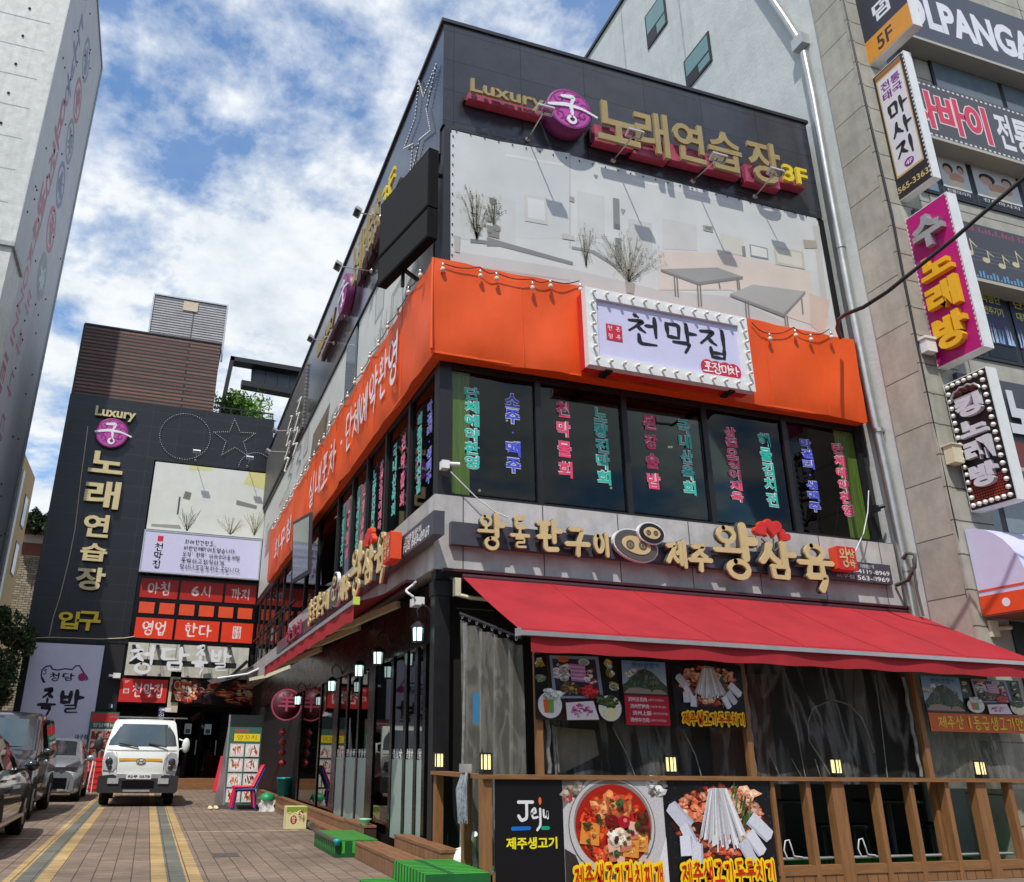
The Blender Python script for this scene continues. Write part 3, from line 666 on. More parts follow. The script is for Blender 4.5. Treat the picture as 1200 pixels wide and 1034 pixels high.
# ---------------------------------------------------------------- back building
YK = 31.9; FK = FY(YK)
back = thing('annex_building', (-.4, 36, 0), 'dark granite annex across the back of the yard with brown slatted upper box', 'building')
b = MB(); b.wbox(-4.45, 3.3, YK + .12, 41, 4.7, 13.9); b.wbox(-4.45, -1.2, YK + .12, 41, 0, 4.7); b.wbox(-1.2, 4.5, YK + 1.2, 41, 0, 4.7); b.wbox(-1.25, 6, YK + .12, 34, 2.75, 4.7); b.build('wall', 'dark_panel', back)
b = MB(); b.wbox(-4.48, 3.28, YK, YK + .118, 11.66, 13.95); b.wbox(-4.48, -1.12, YK, YK + .118, 4.75, 11.658); b.build('granite_cladding', 'granite_back', back)
b = MB(); b.wbox(-4.4, -1.2, YK + .02, YK + .118, 0, 4.748); b.build('base_panel', 'dark_panel', back)
b = MB(); b.wbox(-4.4, .83, YK + .05, 38, 13.952, 16.98); b.build('slatted_box', 'brown_slat', back)
b = MB(); b.wbox(-4.44, .87, YK + .02, 38.02, 16.98, 17.04); b.wbox(-4.46, -4.401, YK + .02, 38, 13.952, 16.98); b.build('slat_cap', 'cap_metal', back)
b = MB(); b.wbox(-2.04, .9, YK + .6, 37, 17.042, 19.1); lv = b.build('louver_tower', 'louver', back)
b = MB(); b.wbox(-2.1, .96, YK + .55, 37.05, 19.1, 19.16); b.wbox(.9, .97, YK + .55, YK + .7, 16.5, 19.1); b.wbox(-2.1, -2.04, YK + .55, YK + .7, 17.05, 19.1); b.build('tower_trim', 'alu', back)
F_ = FY(YK + .6); u0, u1, v0, v1 = F_.box((217, 355), (230, 365)); b = MB(); b.box(F_, u0 - .05, u1 + .05, v0 - .05, v1 + .05, .005, .05); b.build('vent_hatch', 'vent_beige', back)
# ivory band, dark windows, entrance recess
b = MB(); b.wbox(-1.1, 3.1, YK - .10, YK + .118, 3.68, 4.80); b.build('entrance_band', 'ivory_panel', back)
b = MB(); b.wbox(-1.1, 3.3, YK + .01, YK + .118, 4.802, 7.3); b.build('window_band', 'black_gloss', back)
b = MB(); b.wbox(-1.1, 6, YK + 1.0, YK + 1.198, 0.02, 2.76); b.build('entrance_wall', 'black_gloss', back)
for x in (1.05, 1.75):
    b = MB(); b.wbox(x, x + .66, YK + .93, YK + .998, .35, 2.55); dr = b.build('glass_door', 'glass_black', back)
    b = MB(); b.tube([(x + .58, YK + .9, 1.1), (x + .58, YK + .9, 1.6)], .02); b.build('handle', 'steel', dr)
    b = MB(); b.col = C(206, 226, 226); b.lay(FY(YK + .925), [(x + .12, 1.8), (x + .36, 1.8), (x + .36, 2.15), (x + .12, 2.15)], C(196, 220, 222)); b.lay(FY(YK + .925), [(x + .16, 1.83), (x + .32, 1.83), (x + .32, 1.97), (x + .16, 1.97)], C(60, 70, 74)); b.build('door_notice', 'print', dr)
b = MB(); b.wbox(.2, 3.6, YK - .3, YK + .9, 0, .17); b.wbox(.2, 3.6, YK + .1, YK + .9, .172, .33); b.build('entrance_step', 'wood_x', back)
# roof canopy frame behind, with a seamed panel
b = MB(); FC = FY(38.2)
pt = lambda px, py, d=0: FC.uv(px, py)
def band(bm, a, c, e, f, d0, d1): d0 = max(d0, -.5); bm.prism(FC, [pt(*a), pt(*c), pt(*e), pt(*f)], d0, d1)
band(b, (270, 419), (372, 436), (372, 441), (270, 424), -3, .2); band(b, (283, 446), (362, 461), (360, 466), (283, 452), -3, .1)
band(b, (270, 419), (275, 420), (262, 480), (257, 480), -3, .2); b.build('canopy_frame', 'black_metal', back)
b = MB(); band(b, (296, 428), (366, 441), (362, 459), (295, 445), -.6, -.4); b.build('canopy_panel', 'seam_panel', back)
b = MB(); b.wbox(1.0, 3.25, 32.1, 32.16, 14.25, 14.3)
for i in range(6): b.wbox(1.1 + i * .42, 1.14 + i * .42, 32.1, 32.14, 13.92, 14.25)
b.build('roof_rail', 'black_metal', back)
# ================================================================ hangings and signs of the restaurant block
def pu(fr, pts, d=0.0): return [fr.uv(a, b, d) for a, b in pts]
def zq(ox, oy, sc, pts): return [(ox + a / sc, oy + b / sc) for a, b in pts]
def twig(b, fr, u, v, n, L, sp, col, w=.008):
    for i in range(n):
        a = pi / 2 + random.uniform(-sp, sp); l = L * random.uniform(.6, 1)
        pts = [(u + random.uniform(-.05, .05) * L * .3, v)]
        for k in range(1, 5): pts.append((pts[-1][0] + cos(a) * l / 4, pts[-1][1] + sin(a) * l / 4)); a += random.uniform(-.18, .18)
        for (x0, y0), (x1, y1) in zip(pts, pts[1:]): b.lay(fr, [(x0 - w, y0), (x0 + w, y0), (x1 + w * .6, y1), (x1 - w * .6, y1)], col, False)
        for k in range(9):
            q = random.choice(pts[1:]); x, y = q[0] + random.gauss(0, .05), q[1] + random.gauss(0, .05)
            b.lay(fr, [(x - .012, y), (x, y - .012), (x + .012, y), (x, y + .012)], col, False)
    b.d += .0004
# --- faded wall-size picture print, front
FM = FY(9.80)
t_ = thing('mural_billboard', (6.8, 9.8, 6.5), 'big faded interior picture print stretched under the gold letters on the street front', 'billboard')
b = MB(); b.col = C(203, 206, 202); b.box(FM, 3.325, 10.29, 6.52, 10.36, -.03, 0)
Z6 = lambda pts: pu(FM, zq(500, 0, 2.5, pts))
for q, c in (([(70, 390), (420, 450), (420, 700), (70, 700)], (200, 203, 200)), ([(420, 455), (1130, 640), (1150, 800), (420, 700)], (206, 208, 205)), ([(70, 735), (430, 790), (680, 850), (890, 870), (1060, 950), (1060, 1000), (70, 900)], (192, 192, 188)),
             ([(418, 455), (422, 455), (422, 730), (418, 730)], (184, 184, 180)), ([(230, 450), (400, 480), (400, 488), (230, 458)], (212, 214, 212)), ([(600, 520), (900, 590), (900, 600), (600, 530)], (214, 216, 214)), ([(100, 560), (260, 590), (260, 720), (100, 700)], (196, 198, 194)),
             ([(590, 640), (660, 655), (662, 760), (592, 745)], (194, 194, 190)), ([(440, 560), (520, 575), (522, 700), (442, 690)], (198, 199, 195)), ([(690, 640), (790, 660), (792, 735), (692, 730)], (199, 199, 195)), ([(960, 800), (1120, 850), (1110, 870), (950, 815)], (196, 176, 162)), ([(70, 770), (420, 820), (420, 824), (70, 774)], (180, 180, 176)), ([(1130, 660), (1150, 665), (1178, 940), (1160, 930)], (192, 190, 186))):
    b.lay(FM, Z6(q), C(*c))
b.d += .0004
b.lay(FM, Z6([(680, 735), (900, 745), (1120, 800), (1135, 900), (1180, 940), (1165, 965), (1060, 930), (890, 850), (680, 850)]), C(212, 199, 187))
b.lay(FM, Z6([(1120, 860), (1180, 880), (1165, 985), (1125, 955)]), C(206, 184, 168))
fade = lambda c: tuple(t * .58 + 88 for t in c)
for q, c in (([(128, 700), (176, 706), (176, 716), (128, 712)], (60, 58, 56)), ([(176, 695), (212, 706), (428, 768), (428, 778), (212, 722), (176, 722)], (74, 74, 74)), ([(425, 722), (490, 734), (560, 780), (560, 790), (485, 742), (425, 730)], (96, 96, 94)),
             ([(545, 580), (564, 584), (566, 674), (547, 670)], (84, 82, 76)), ([(550, 655), (566, 660), (566, 674), (551, 670)], (40, 40, 40)), ([(552, 697), (570, 700), (572, 790), (554, 786)], (66, 64, 60)),
             ([(285, 568), (352, 580), (355, 660), (288, 648)], (190, 186, 176)), ([(295, 580), (344, 589), (346, 648), (297, 638)], (214, 215, 210)),
             ([(945, 716), (998, 728), (1001, 762), (948, 752)], (96, 94, 90)), ([(949, 720), (995, 731), (998, 757), (951, 748)], (216, 216, 206)), ([(860, 685), (925, 700), (935, 752), (870, 740)], (200, 196, 176)), ([(922, 722), (932, 722), (935, 754), (925, 752)], (80, 76, 66)),
             ([(1015, 722), (1102, 738), (1108, 790), (1022, 775)], (182, 174, 142)), ([(1022, 729), (1096, 743), (1100, 783), (1028, 769)], (206, 202, 180)), ([(1102, 703), (1140, 706), (1144, 728), (1106, 728)], (140, 130, 104)), ([(808, 660), (838, 665), (838, 682), (810, 676)], (130, 122, 100)), ([(815, 663), (834, 667), (834, 676), (815, 672)], (70, 64, 50)),
             ([(395, 685), (432, 692), (434, 706), (397, 700)], (170, 168, 160)), ([(418, 575), (432, 580), (432, 594), (418, 590)], (120, 118, 108)), ([(488, 512), (502, 514), (496, 524)], (110, 108, 100)), ([(568, 612), (582, 616), (574, 630)], (120, 116, 106)),
             ([(580, 825), (610, 830), (606, 862), (585, 858)], (118, 112, 100)), ([(80, 690), (98, 694), (96, 742), (82, 738)], (150, 146, 134)), ([(176, 660), (212, 668), (212, 700), (178, 692)], (74, 70, 60))):
    b.lay(FM, Z6(q), C(*fade(c)))
for q, c in (([(685, 790), (850, 785), (925, 812), (795, 832)], (112, 112, 106)), ([(685, 790), (795, 828), (925, 810), (925, 818), (795, 836), (685, 796)], (70, 70, 66)), ([(888, 862), (955, 835), (1108, 855), (1045, 925)], (140, 138, 130)), ([(888, 862), (1045, 920), (1108, 853), (1108, 861), (1045, 930), (888, 869)], (82, 80, 74))):
    b.lay(FM, Z6(q), C(*fade(c)))
for x, y0, y1 in ((722, 808, 868), (730, 812, 870), (790, 832, 898), (798, 832, 898), (852, 824, 845), (905, 814, 850), (910, 814, 850), (930, 882, 930), (938, 884, 932), (1045, 926, 962), (1052, 926, 962), (1095, 876, 920)):
    b.lay(FM, Z6([(x, y0), (x + 4, y0), (x + 8, y1), (x + 4, y1)]), C(122, 120, 114))
for x, y, r in ((193, 590, 12), (184, 643, 10), (205, 670, 12), (208, 622, 6), (183, 678, 8), (170, 660, 5)):
    u, v = Z6([(x, y)])[0]; b.col = C(132, 130, 116); b.disc(FM, u, v, r / 2.5 * .0118, b.d, 14); b.d += .0004
u, v = Z6([(592, 826)])[0]; twig(b, FM, u, v, 30, .95, .9, C(158, 154, 136), .006)
u, v = Z6([(90, 690)])[0]; twig(b, FM, u + .3, v, 20, .95, .34, C(158, 154, 138), .006)
u, v = Z6([(466, 780)])[0]; twig(b, FM, u, v, 7, .75, .2, C(150, 146, 130))
u, v = Z6([(196, 660)])[0]; twig(b, FM, u, v, 8, .5, .4, C(120, 116, 100), .006)
b.build('printed_sheet', 'print_faded', t_)
b = MB()
for i in range(30): x = 3.4 + i * .237; b.ball((x, 9.79, 10.35), .014, 6)
for i in range(14): b.ball((3.345, 9.79, 7.9 + i * .18), .014, 6)
b.build('lacing', 'black_metal', t_)
# --- side picture prints
for (ya, yb, lab) in ((10.35, 15.6, 'grey interior picture print on the yard side behind the black screen'), (16.9, 31.6, 'long grey picture print on the yard side running to the annex')):
    FL = FX(3.225); b = MB(); b.col = C(204, 206, 200); b.box(FL, -yb, -ya, 6.6, 9.97, -.012, 0)
    rr = random.Random(int(ya))
    for k in range(4 if ya < 12 else 7):
        u = rr.uniform(-yb + .5, -ya - .8); v = rr.uniform(7.6, 9.2)
        b.lay(FL, [(u, v), (u + .7, v), (u + .7, v + .8), (u, v + .8)], C(150, 148, 138)); b.lay(FL, [(u + .06, v + .06), (u + .64, v + .06), (u + .64, v + .74), (u + .06, v + .74)], C(192, 193, 186))
        u = rr.uniform(-yb + .5, -ya - 1.6); v = rr.uniform(7.6, 8.8); b.lay(FL, [(u, v), (u + 1.5, v - .2), (u + 1.5, v - .1), (u, v + .1)], C(130, 130, 124))
        twig(b, FL, rr.uniform(-yb + 1, -ya - 1), 8.0, 10, 1.1, .8, C(140, 137, 120))
    if ya > 12:
        b.lay(FL, [(-21.5, 8.0), (-19.2, 8.0), (-18.6, 9.3), (-20.9, 9.3)], C(128, 114, 96)); b.lay(FL, [(-30.5, 7.9), (-28.5, 7.9), (-28.5, 8.8), (-30, 8.8)], C(176, 110, 90))
        for u in (-27.2, -26.9, -26.5): b.text(FL, '벽', u - .1, u + .15, 8.9, 9.1)
    b.build('mural_billboard', 'print', None, lab, 'billboard')
b = MB(); b.wbox(3.20, 3.24, 15.75, 16.75, 6.6, 9.95); b.build('side_window', 'sky_glass', main)

# --- orange canvas band wrapping the corner
t_ = thing('canvas_band', (3.1, 9.7, 6.36), 'bright orange canvas band wrapped round the corner above the lettered windows', 'banner')
ZT = lambda y: 7.84 + .16 * min(1, max(0, (y - 9.6) / 6))
rw = random.Random(3)
def wob(a, c): return .014 * sin(a * 2.3 + c * 3) + .010 * sin(a * 5.1 - c * 4) + .006 * sin(a * 11 + c * 7)
def ff(i, j):
    x = 3.0 + 7.39 * i; z = 6.36 + 1.48 * j
    return V((x, 9.6 + wob(x, z) + .05 * (1 - j) ** 8, z + .014 * sin(x * 4.1) * (1 - j)))
def fs(i, j):
    y = 9.6 + 17.6 * i; z = 6.36 + (ZT(y) - 6.36) * j
    return V((3.0 + wob(y, z) + .05 * (1 - j) ** 8, y, z + .014 * sin(y * 3.7) * (1 - j)))
b = MB(); b.grid(ff, 70, 12); b.build('front_canvas', 'orange_vinyl', t_)
b = MB(); b.grid(fs, 110, 12); b.build('side_canvas', 'orange_vinyl', t_)
b = MB(); b.wbox(3.03, 10.38, 9.645, 9.85, 6.37, 6.40); b.wbox(3.05, 3.2, 9.86, 27.1, 6.37, 6.40); b.wbox(3.03, 10.38, 9.62, 9.85, 7.80, 7.835); b.wbox(3.03, 3.2, 9.86, 27.1, 7.80, 7.835)
b.grid(lambda i, j: V((10.39 + .01 * sin(j * 9), 9.62 + .2 * i, 6.36 + 1.48 * j)), 2, 8)
b.tube([(2.995, 9.598, 6.4), (2.985, 9.585, 6.9), (2.985, 9.585, 7.4), (2.995, 9.595, 7.83)], .022, 8); b.build('edge_fold', 'orange_vinyl', t_)
for x in (4.35, 5.7, 8.55, 9.6): b = MB(); b.tube([(x + .01 * sin(z * 3), 9.596 + wob(x, z), z) for z in [6.37 + .146 * k for k in range(11)]], .006, 5); b.build('seam', 'orange_vinyl', t_)
for y in (11.2, 12.9, 14.6, 16.3, 18, 20, 22, 24.5): b = MB(); b.tube([(2.996 + wob(y, z), y, z) for z in [6.37 + .155 * k for k in range(11)]], .006, 5); b.build('seam', 'orange_vinyl', t_)
FO = FX(2.965)
u0, _ = FO.uv(352, 570); u1, v1 = FO.uv(470, 395)
def obr(tx, a, c, z0, z1):
    b = MB(); u0 = FO.uv(*a)[0]; u1 = FO.uv(*c)[0]; b.brush(FO, tx, u0, u1, z0, z1, .12); b.build('lettering', 'white_face', t_)
obr('실내포차', (362, 575), (394, 530), 6.72, 7.45); obr('·단체예약환영', (396, 528), (468, 400), 6.75, 7.5); obr('회무침', (322, 640), (343, 605), 6.7, 7.3)

# --- strings of bulbs along the orange band
def bulb_string(name, pts, label, wire):
    t_ = thing(name, pts[0], label, 'string lights')
    b = MB()
    for a, c in zip(wire, wire[1:]):
        a, c = V(a), V(c); n = 6
        b.tube([a.lerp(c, i / n) - V((0, 0, .05 * sin(pi * i / n))) for i in range(n + 1)], .008, 5)
    b.build('wire', 'cable', t_)
    for p in pts:
        p = V(p); b = MB(); b.lathe(p, [(.012, .05), (.02, .04), (.02, -.01), (.015, -.012)], 8); s = b.build('socket', 'steel', t_)
        b = MB(); b.lathe(p, [(.0, -.095), (.026, -.082), (.038, -.055), (.03, -.03), (.016, -.012)], 10); b.build('bulb', 'bulb_glass', t_)
fb = [P(a, c, y=9.53) for a, c in ((519, 312), (563, 320), (582, 323), (624, 334), (645, 332), (680, 336))]
bulb_string('string_lights', fb, 'string of clear bulbs along the front orange canvas left of the lilac sign', [p + V((0, .02, .06 + .05 * (i % 2))) for i, p in enumerate(fb)])
fb = [P(a, c, y=9.53) for a, c in ((902, 394), (932, 390), (950, 395), (974, 392))]
bulb_string('string_lights', fb, 'short string of bulbs on the orange canvas right of the lilac sign', [fb[0] + V((-.3, .02, .2))] + [p + V((0, .02, .06 + .05 * (i % 2))) for i, p in enumerate(fb)])
sb = [V((2.93, 10.0 + i * .62, ZT(10 + i * .62) - .03 + .05 * (i % 2))) for i in range(27)]
bulb_string('string_lights', sb, 'long string of bulbs along the yard side top edge of the orange canvas', [p + V((.03, 0, .06)) for p in sb])

# --- lilac light box with bulb frame
FB_ = FY(9.28)
t_ = thing('lightbox_sign', (7.0, 9.4, 6.6), 'lilac light box sign with brush lettering in a white bulb studded frame', 'sign')
q = pu(FB_, [(686, 336), (875, 372), (885, 458), (690, 428)]); U0 = (q[0][0] + q[3][0]) / 2; U1 = (q[1][0] + q[2][0]) / 2; V0 = (q[2][1] + q[3][1]) / 2; V1 = (q[0][1] + q[1][1]) / 2
b = MB(); b.box(FB_, U0 + .02, U1 - .02, V0 + .02, V1 - .02, -.30, -.06); b.build('box', 'red_face', t_)
b = MB(); w_ = .17
for a in ((U0, U1, V1 - w_, V1), (U0, U1, V0, V0 + w_), (U0, U0 + w_, V0 + w_, V1 - w_), (U1 - w_, U1, V0 + w_, V1 - w_)): b.box(FB_, *a, -.12, 0)
b.build('frame', 'white_paint', t_)
b = MB(); b.box(FB_, U0 + w_, U1 - w_, V0 + w_, V1 - w_, -.1, -.045); b.build('face', 'lilac', t_)
nx, nz_ = 13, 6; bp_ = []
for i in range(nx):
    for v in (V0 + w_ * .5, V1 - w_ * .5): bp_.append(FB_.p(U0 + .12 + (U1 - U0 - .24) * i / (nx - 1), v, 0))
for j in range(1, nz_):
    for u in (U0 + w_ * .5, U1 - w_ * .5): bp_.append(FB_.p(u, V0 + .1 + (V1 - V0 - .2) * j / nz_, 0))
b = MB(); b.lathe(bp_[0], [(.018, 0), (.018, .025), (.028, .05), (.024, .07), (.0, .082)], 8, (0, -1, 0)); scatter(b.build('bulb', 'bulb_warm', t_), bp_)
Z4 = lambda pts: pu(FB_, zq(690, 335, 6.0, pts), -.045)
b = MB(); b.d = -.043; b.col = C(28, 24, 30)
(ua, _), (ub, vt), (_, vb) = Z4([(270, 300)])[0], Z4([(985, 300)])[0], Z4([(900, 515)])[0]
vt = Z4([(330, 178)])[0][1]; vb = (Z4([(410, 418)])[0][1] + Z4([(680, 478)])[0][1]) / 2
b.brush(FB_, '천막집', ua - .02, ub + .02, vb + .02, vt - .10, .13)
s_ = Z4([(118, 265), (230, 292), (232, 390), (122, 378)]); u0, u1 = s_[0][0], s_[1][0]; v0, v1 = s_[3][1], s_[0][1]
b.lay(FB_, [(u0, v0), (u1, v0), (u1, v1), (u0, v1)], C(196, 36, 58))
for tx, k, l in (('천', 0, 1), ('점', 0, 0), ('본', 1, 1), ('주', 1, 0)):
    hu, hv = (u1 - u0) / 2, (v1 - v0) / 2; b.brush(FB_, tx, u0 + k * hu + .02, u0 + (k + 1) * hu - .02, v0 + l * hv + .03, v0 + (l + 1) * hv - .03, .12, col=C(236, 226, 232))
r_ = Z4([(836, 572), (898, 584), (962, 594), (1018, 606)])
for (u, v), c in zip(r_, '포장마차'):
    b.col = C(196, 36, 58); b.disc(FB_, u, v + .0, .125, b.d, 20); b.d += .0004
for (u, v), c in zip(r_, '포장마차'): b.brush(FB_, c, u - .1, u + .1, v - .08, v + .08, .13, col=C(240, 232, 236))
b.build('lettering', 'print', t_)
for uu in (U0 + .3, U1 - .42): b = MB(); b.box(FB_, uu, uu + .10, V0 - .03, V0 + .0, -.3, -.06); b.build('bracket', 'black_metal', t_)

# --- the big gold channel letters
def emblem(fr, u, v, r, d0, d1, parent):
    b = MB(); b.lathe(fr.p(u, v, d0), [(r, 0), (r, d1 - d0), (0, d1 - d0)], 32, fr.N); e = b.build('emblem', 'emblem_dark', parent)
    b = MB(); b.disc(fr, u, v, r * .95, d1 + .002, 32); b.build('emblem_face', 'emblem', e)
    b = MB(); b.ring(fr, u, v, r * .88, r * .93, d1 + .0035)
    for a in range(9):
        cu, cv, s0 = u + cos(a * .7 + .3) * r * .62, v + sin(a * .7 + .3) * r * .62, r * .23
        pts = [(cu + cos(k * .55 + a) * s0 * (1 - k / 13), cv + sin(k * .55 + a) * s0 * (1 - k / 13)) for k in range(11)]
        le, ri = ribbon(pts, r * .07, 'round'); m_ = len(le); b.add([fr.p(x, y, d1 + .0035 + a * .0004) for x, y in le + ri], [(j, j + 1, m_ + j + 1, m_ + j) for j in range(m_ - 1)])
    b.build('scroll_pattern', 'emblem_dark', e)
    b = MB()
    for k, (pts, wv) in enumerate((([(-.35, .55), (.18, .62), (.05, .2), (.0, .02)], .13), ([(-.95, -.02), (-.2, .16), (.5, .12), (1.18, -.12)], .12), ([(.05, .05), (.08, -.3), (.05, -.38)], .11), ([(.05 + .17 * cos(a), -.55 + .17 * sin(a)) for a in [1.6 + i * .63 for i in range(11)]], .09))):
        le, ri = ribbon([(u + x * r, v + y * r) for x, y in pts], r * wv * 1.3, 'brush'); m_ = len(le)
        z = d1 + .02 + k * .001; b.add([fr.p(x, y, z) for x, y in le + ri], [(j, j + 1, m_ + j + 1, m_ + j) for j in range(m_ - 1)])
        lp = le + ri[::-1]; qn = len(lp); b.add([fr.p(p.x, p.y, h) for h in (z, d1) for p in lp], [(j, (j + 1) % qn, qn + (j + 1) % qn, qn + j) for j in range(qn)])
    b.build('emblem_stroke', 'white_face', e)
def channel(fr, cells, parent, d=.36, face='gold_face', back='pink_box', low='maroon', bold=.02):
    for tx, u0, u1, v0, v1, mt in cells:
        b = MB(); b.text(fr, tx, u0, u1, v0, v1, d - .05, d, bold); b.build('letter', mt, parent)
    us = [c[1] for c in cells] + [c[2] for c in cells]
    vb_ = min(c[3] for c in cells)
    for tx, u0, u1, v0, v1, mt in cells:
        b = MB(); b.box(fr, u0 + .0, u1 + .02, v0 + .04, v0 + (v1 - v0) * .46, .02, d - .12); b.build('letter_box', back, parent)
    b = MB()
    for tx, u0, u1, v0, v1, mt in cells: b.box(fr, u0 - .05, u1 + .05, v0 + .06, v0 + (v1 - v0) * .4, .022, d - .2)
    b.build('sign_tray', low, parent)
F3 = FY(9.82)
t_ = thing('channel_letter_sign', (7.0, 9.6, 10.7), 'gold Luxury karaoke channel letters with round purple emblem on the granite street front', 'sign')
FD = .30
def cel(tx, a, c, mt='gold_face'):
    u0, v1 = F3.uv(*a, FD); u1, v0 = F3.uv(*c, FD); return (tx, u0, u1, v0, v1, mt)
cells = [cel('Luxury', (552, 91), (638, 133))]
vb, vt = F3.uv(724, 164, FD)[1], F3.uv(710, 118, FD)[1]
for tx, a, c in (('노', 702, 752), ('래', 746, 786), ('연', 790, 827), ('습', 830, 869), ('장', 874, 913)):
    u0 = F3.uv(a, 165, FD)[0]; u1 = F3.uv(c, 180, FD)[0]; k = {'래': .06, '장': .05, '연': .0}.get(tx, 0)
    cells.append((tx, u0, u1, vb - k - .05, vt + k * .5, 'gold_face'))
u0 = F3.uv(918, 200, FD)[0]; u1 = F3.uv(946, 205, FD)[0]; cells.append(('3F', u0, u1, vb + .06, vb + .42, 'yellow_face'))
channel(F3, cells, t_, FD)
u, v = F3.uv(668, 128, FD); r_ = F3.uv(694, 135, FD)[0] - u; emblem(F3, u, v, r_, .02, FD, t_)
# side copy of it
F3L = FX(3.18)
t_ = thing('channel_letter_sign', (2.9, 16, 10.5), 'the same gold karaoke letters seen edge on along the yard side roofline', 'sign')
yy = lambda px, py: F3L.uv(px, py, .36)[0]
ue = yy(392, 372); us_ = yy(404, 345); u3 = yy(462, 215)
c0 = [('Luxury', ue - 3.0, ue - .7, 10.75, 11.25, 'gold_face')]
st = (-12.9 - us_) / 5
for i, tx in enumerate('노래연습장'): c0.append((tx, us_ + i * st + .08, us_ + (i + 1) * st - .12, 10.6, 11.55, 'gold_face'))
c0.append(('3F', -12.75, -11.9, 10.75, 11.2, 'yellow_face')); channel(F3L, c0, t_, .24, back='maroon')
emblem(F3L, ue, 11.1, .48, .02, .2, t_)

# --- swan-neck flood lamps
def flood(base, head, label, group, nrm):
    base, head = V(base), V(head); t_ = thing('flood_lamp', base, label, 'flood lamp', group)
    n = V(nrm).normalized(); sx = n.cross(V((0, 0, 1))).normalized()
    b = MB(); b.lathe(base, [(.05, 0), (.05, .03), (.02, .05)], 12, n); b.build('wall_plate', 'steel', t_)
    b = MB(); b.tube([base + n * .02, base.lerp(head, .5) + V((0, 0, .0)), head], .013, 6); b.build('arm', 'steel', t_)
    up = (V((0, 0, .5)) + n).normalized(); b = MB(); c_ = head + n * .02
    for s1, s2, t1, t2 in ((-.14, .14, .05, .068), (-.14, .14, -.068, -.05), (-.14, -.12, -.05, .05), (.12, .14, -.05, .05)):
        w2 = up.cross(sx); b.hexa([c_ + sx * i + up * j + w2 * k for i in (s1, s2) for j in (t1, t2) for k in (-.03, .03)])
    b.build('lamp_head', 'alu', t_)
    b = MB(); b.hexa([c_ + sx * i + up * j + up.cross(sx) * k for i in (-.12, .12) for j in (-.06, .06) for k in (-.02, .01)]); b.build('lens', 'glass_clear', t_)
    return t_
G = 'flood lamps over the street front picture'
for (a, c, l) in (((618, 164), (638, 130), 'flood lamp on an arm under the word Luxury, leftmost on the street front'), ((718, 189), (743, 158), 'flood lamp on an arm in front of the first big gold letter'), ((811, 213), (841, 186), 'flood lamp on an arm in front of the fourth big gold letter'), ((884, 231), (908, 203), 'flood lamp on an arm before the yellow 3F, rightmost on the street front')):
    B_ = P(*a, y=9.82); H_ = P(*c, x=B_.x); flood(B_, H_, l, G, (0, -1, 0))
G = 'flood lamps along the yard side roofline'
for i, (a, c, l) in enumerate((((446, 255), (420, 249), 'flood lamp sticking out of the yard side letters nearest the black screen'), ((436, 318), (397, 312), 'flood lamp sticking out over the yard from the middle of the side letters'), ((392, 402), (365, 397), 'flood lamp above the far end of the side letters'), ((352, 505), (323, 505), 'upper flood lamp on the grey mesh screen near the annex'), ((340, 530), (315, 529), 'lower flood lamp beside the grey mesh screen near the annex'))):
    B_ = P(*a, x=3.15); H_ = P(*c, y=B_.y); H_.x = max(H_.x, B_.x - 1.2); flood(B_, H_, l, G, (-1, 0, 0))

# --- black screen at the corner
t_ = thing('led_screen', (2.9, 9.75, 8.4), 'black switched off screen hung off the corner above the orange canvas', 'screen')
A0 = V((2.95, 9.72, 0)); hd = CAMR @ V(((-92 - CX) / F_PX, -(872 - CY) / F_PX, -1)); hd.z = 0; hd.normalize()
pln = (A0, hd.cross(V((0, 0, 1))))
pn, pf = P(511, 216, pl=pln), P(451, 282, pl=pln)
Ls = (pf - pn); Ls.z = 0; Ls = Ls.length
FLd = Fr(A0 + hd * Ls, -hd, (0, 0, 1)); zt = P(506, 170, pl=pln).z; zb_ = P(516, 262, pl=pln).z; zm = zb_ + (zt - zb_) * .32
b = MB(); b.box(FLd, 0, Ls, zm + .03, zt, -.16, 0); b.box(FLd, 0, Ls, zb_, zm, -.16, 0); b.build('cabinet', mat('screen_case', C(20, 20, 22), .8, var=.1, spec=.15), t_)
grid_mat('led_face', C(16, 16, 18), C(8, 8, 9), .05, .05, .008, .8, .1, 'yz', 0, .3)
b = MB(); b.box(FLd, .03, Ls - .03, zm + .06, zt - .03, .001, .006); b.box(FLd, .03, Ls - .03, zb_ + .03, zm - .03, .001, .006); b.build('led_panel', 'led_face', t_)
b = MB(); b.beam(FLd.p(Ls * .35, zb_ + .1, -.1), (3.2, FLd.p(Ls * .35, 0, 0).y + .3, zb_ + .1), .05, .05); b.beam(FLd.p(Ls * .9, zt - .3, -.1), (3.2, 9.95, zt - .3), .05, .05); b.beam(FLd.p(Ls * .4, zb_ - .3, -.12), FLd.p(Ls * .4, zt - .2, -.12), .05, .05, (1, 0, 0)); b.build('bracket', 'black_metal', t_)

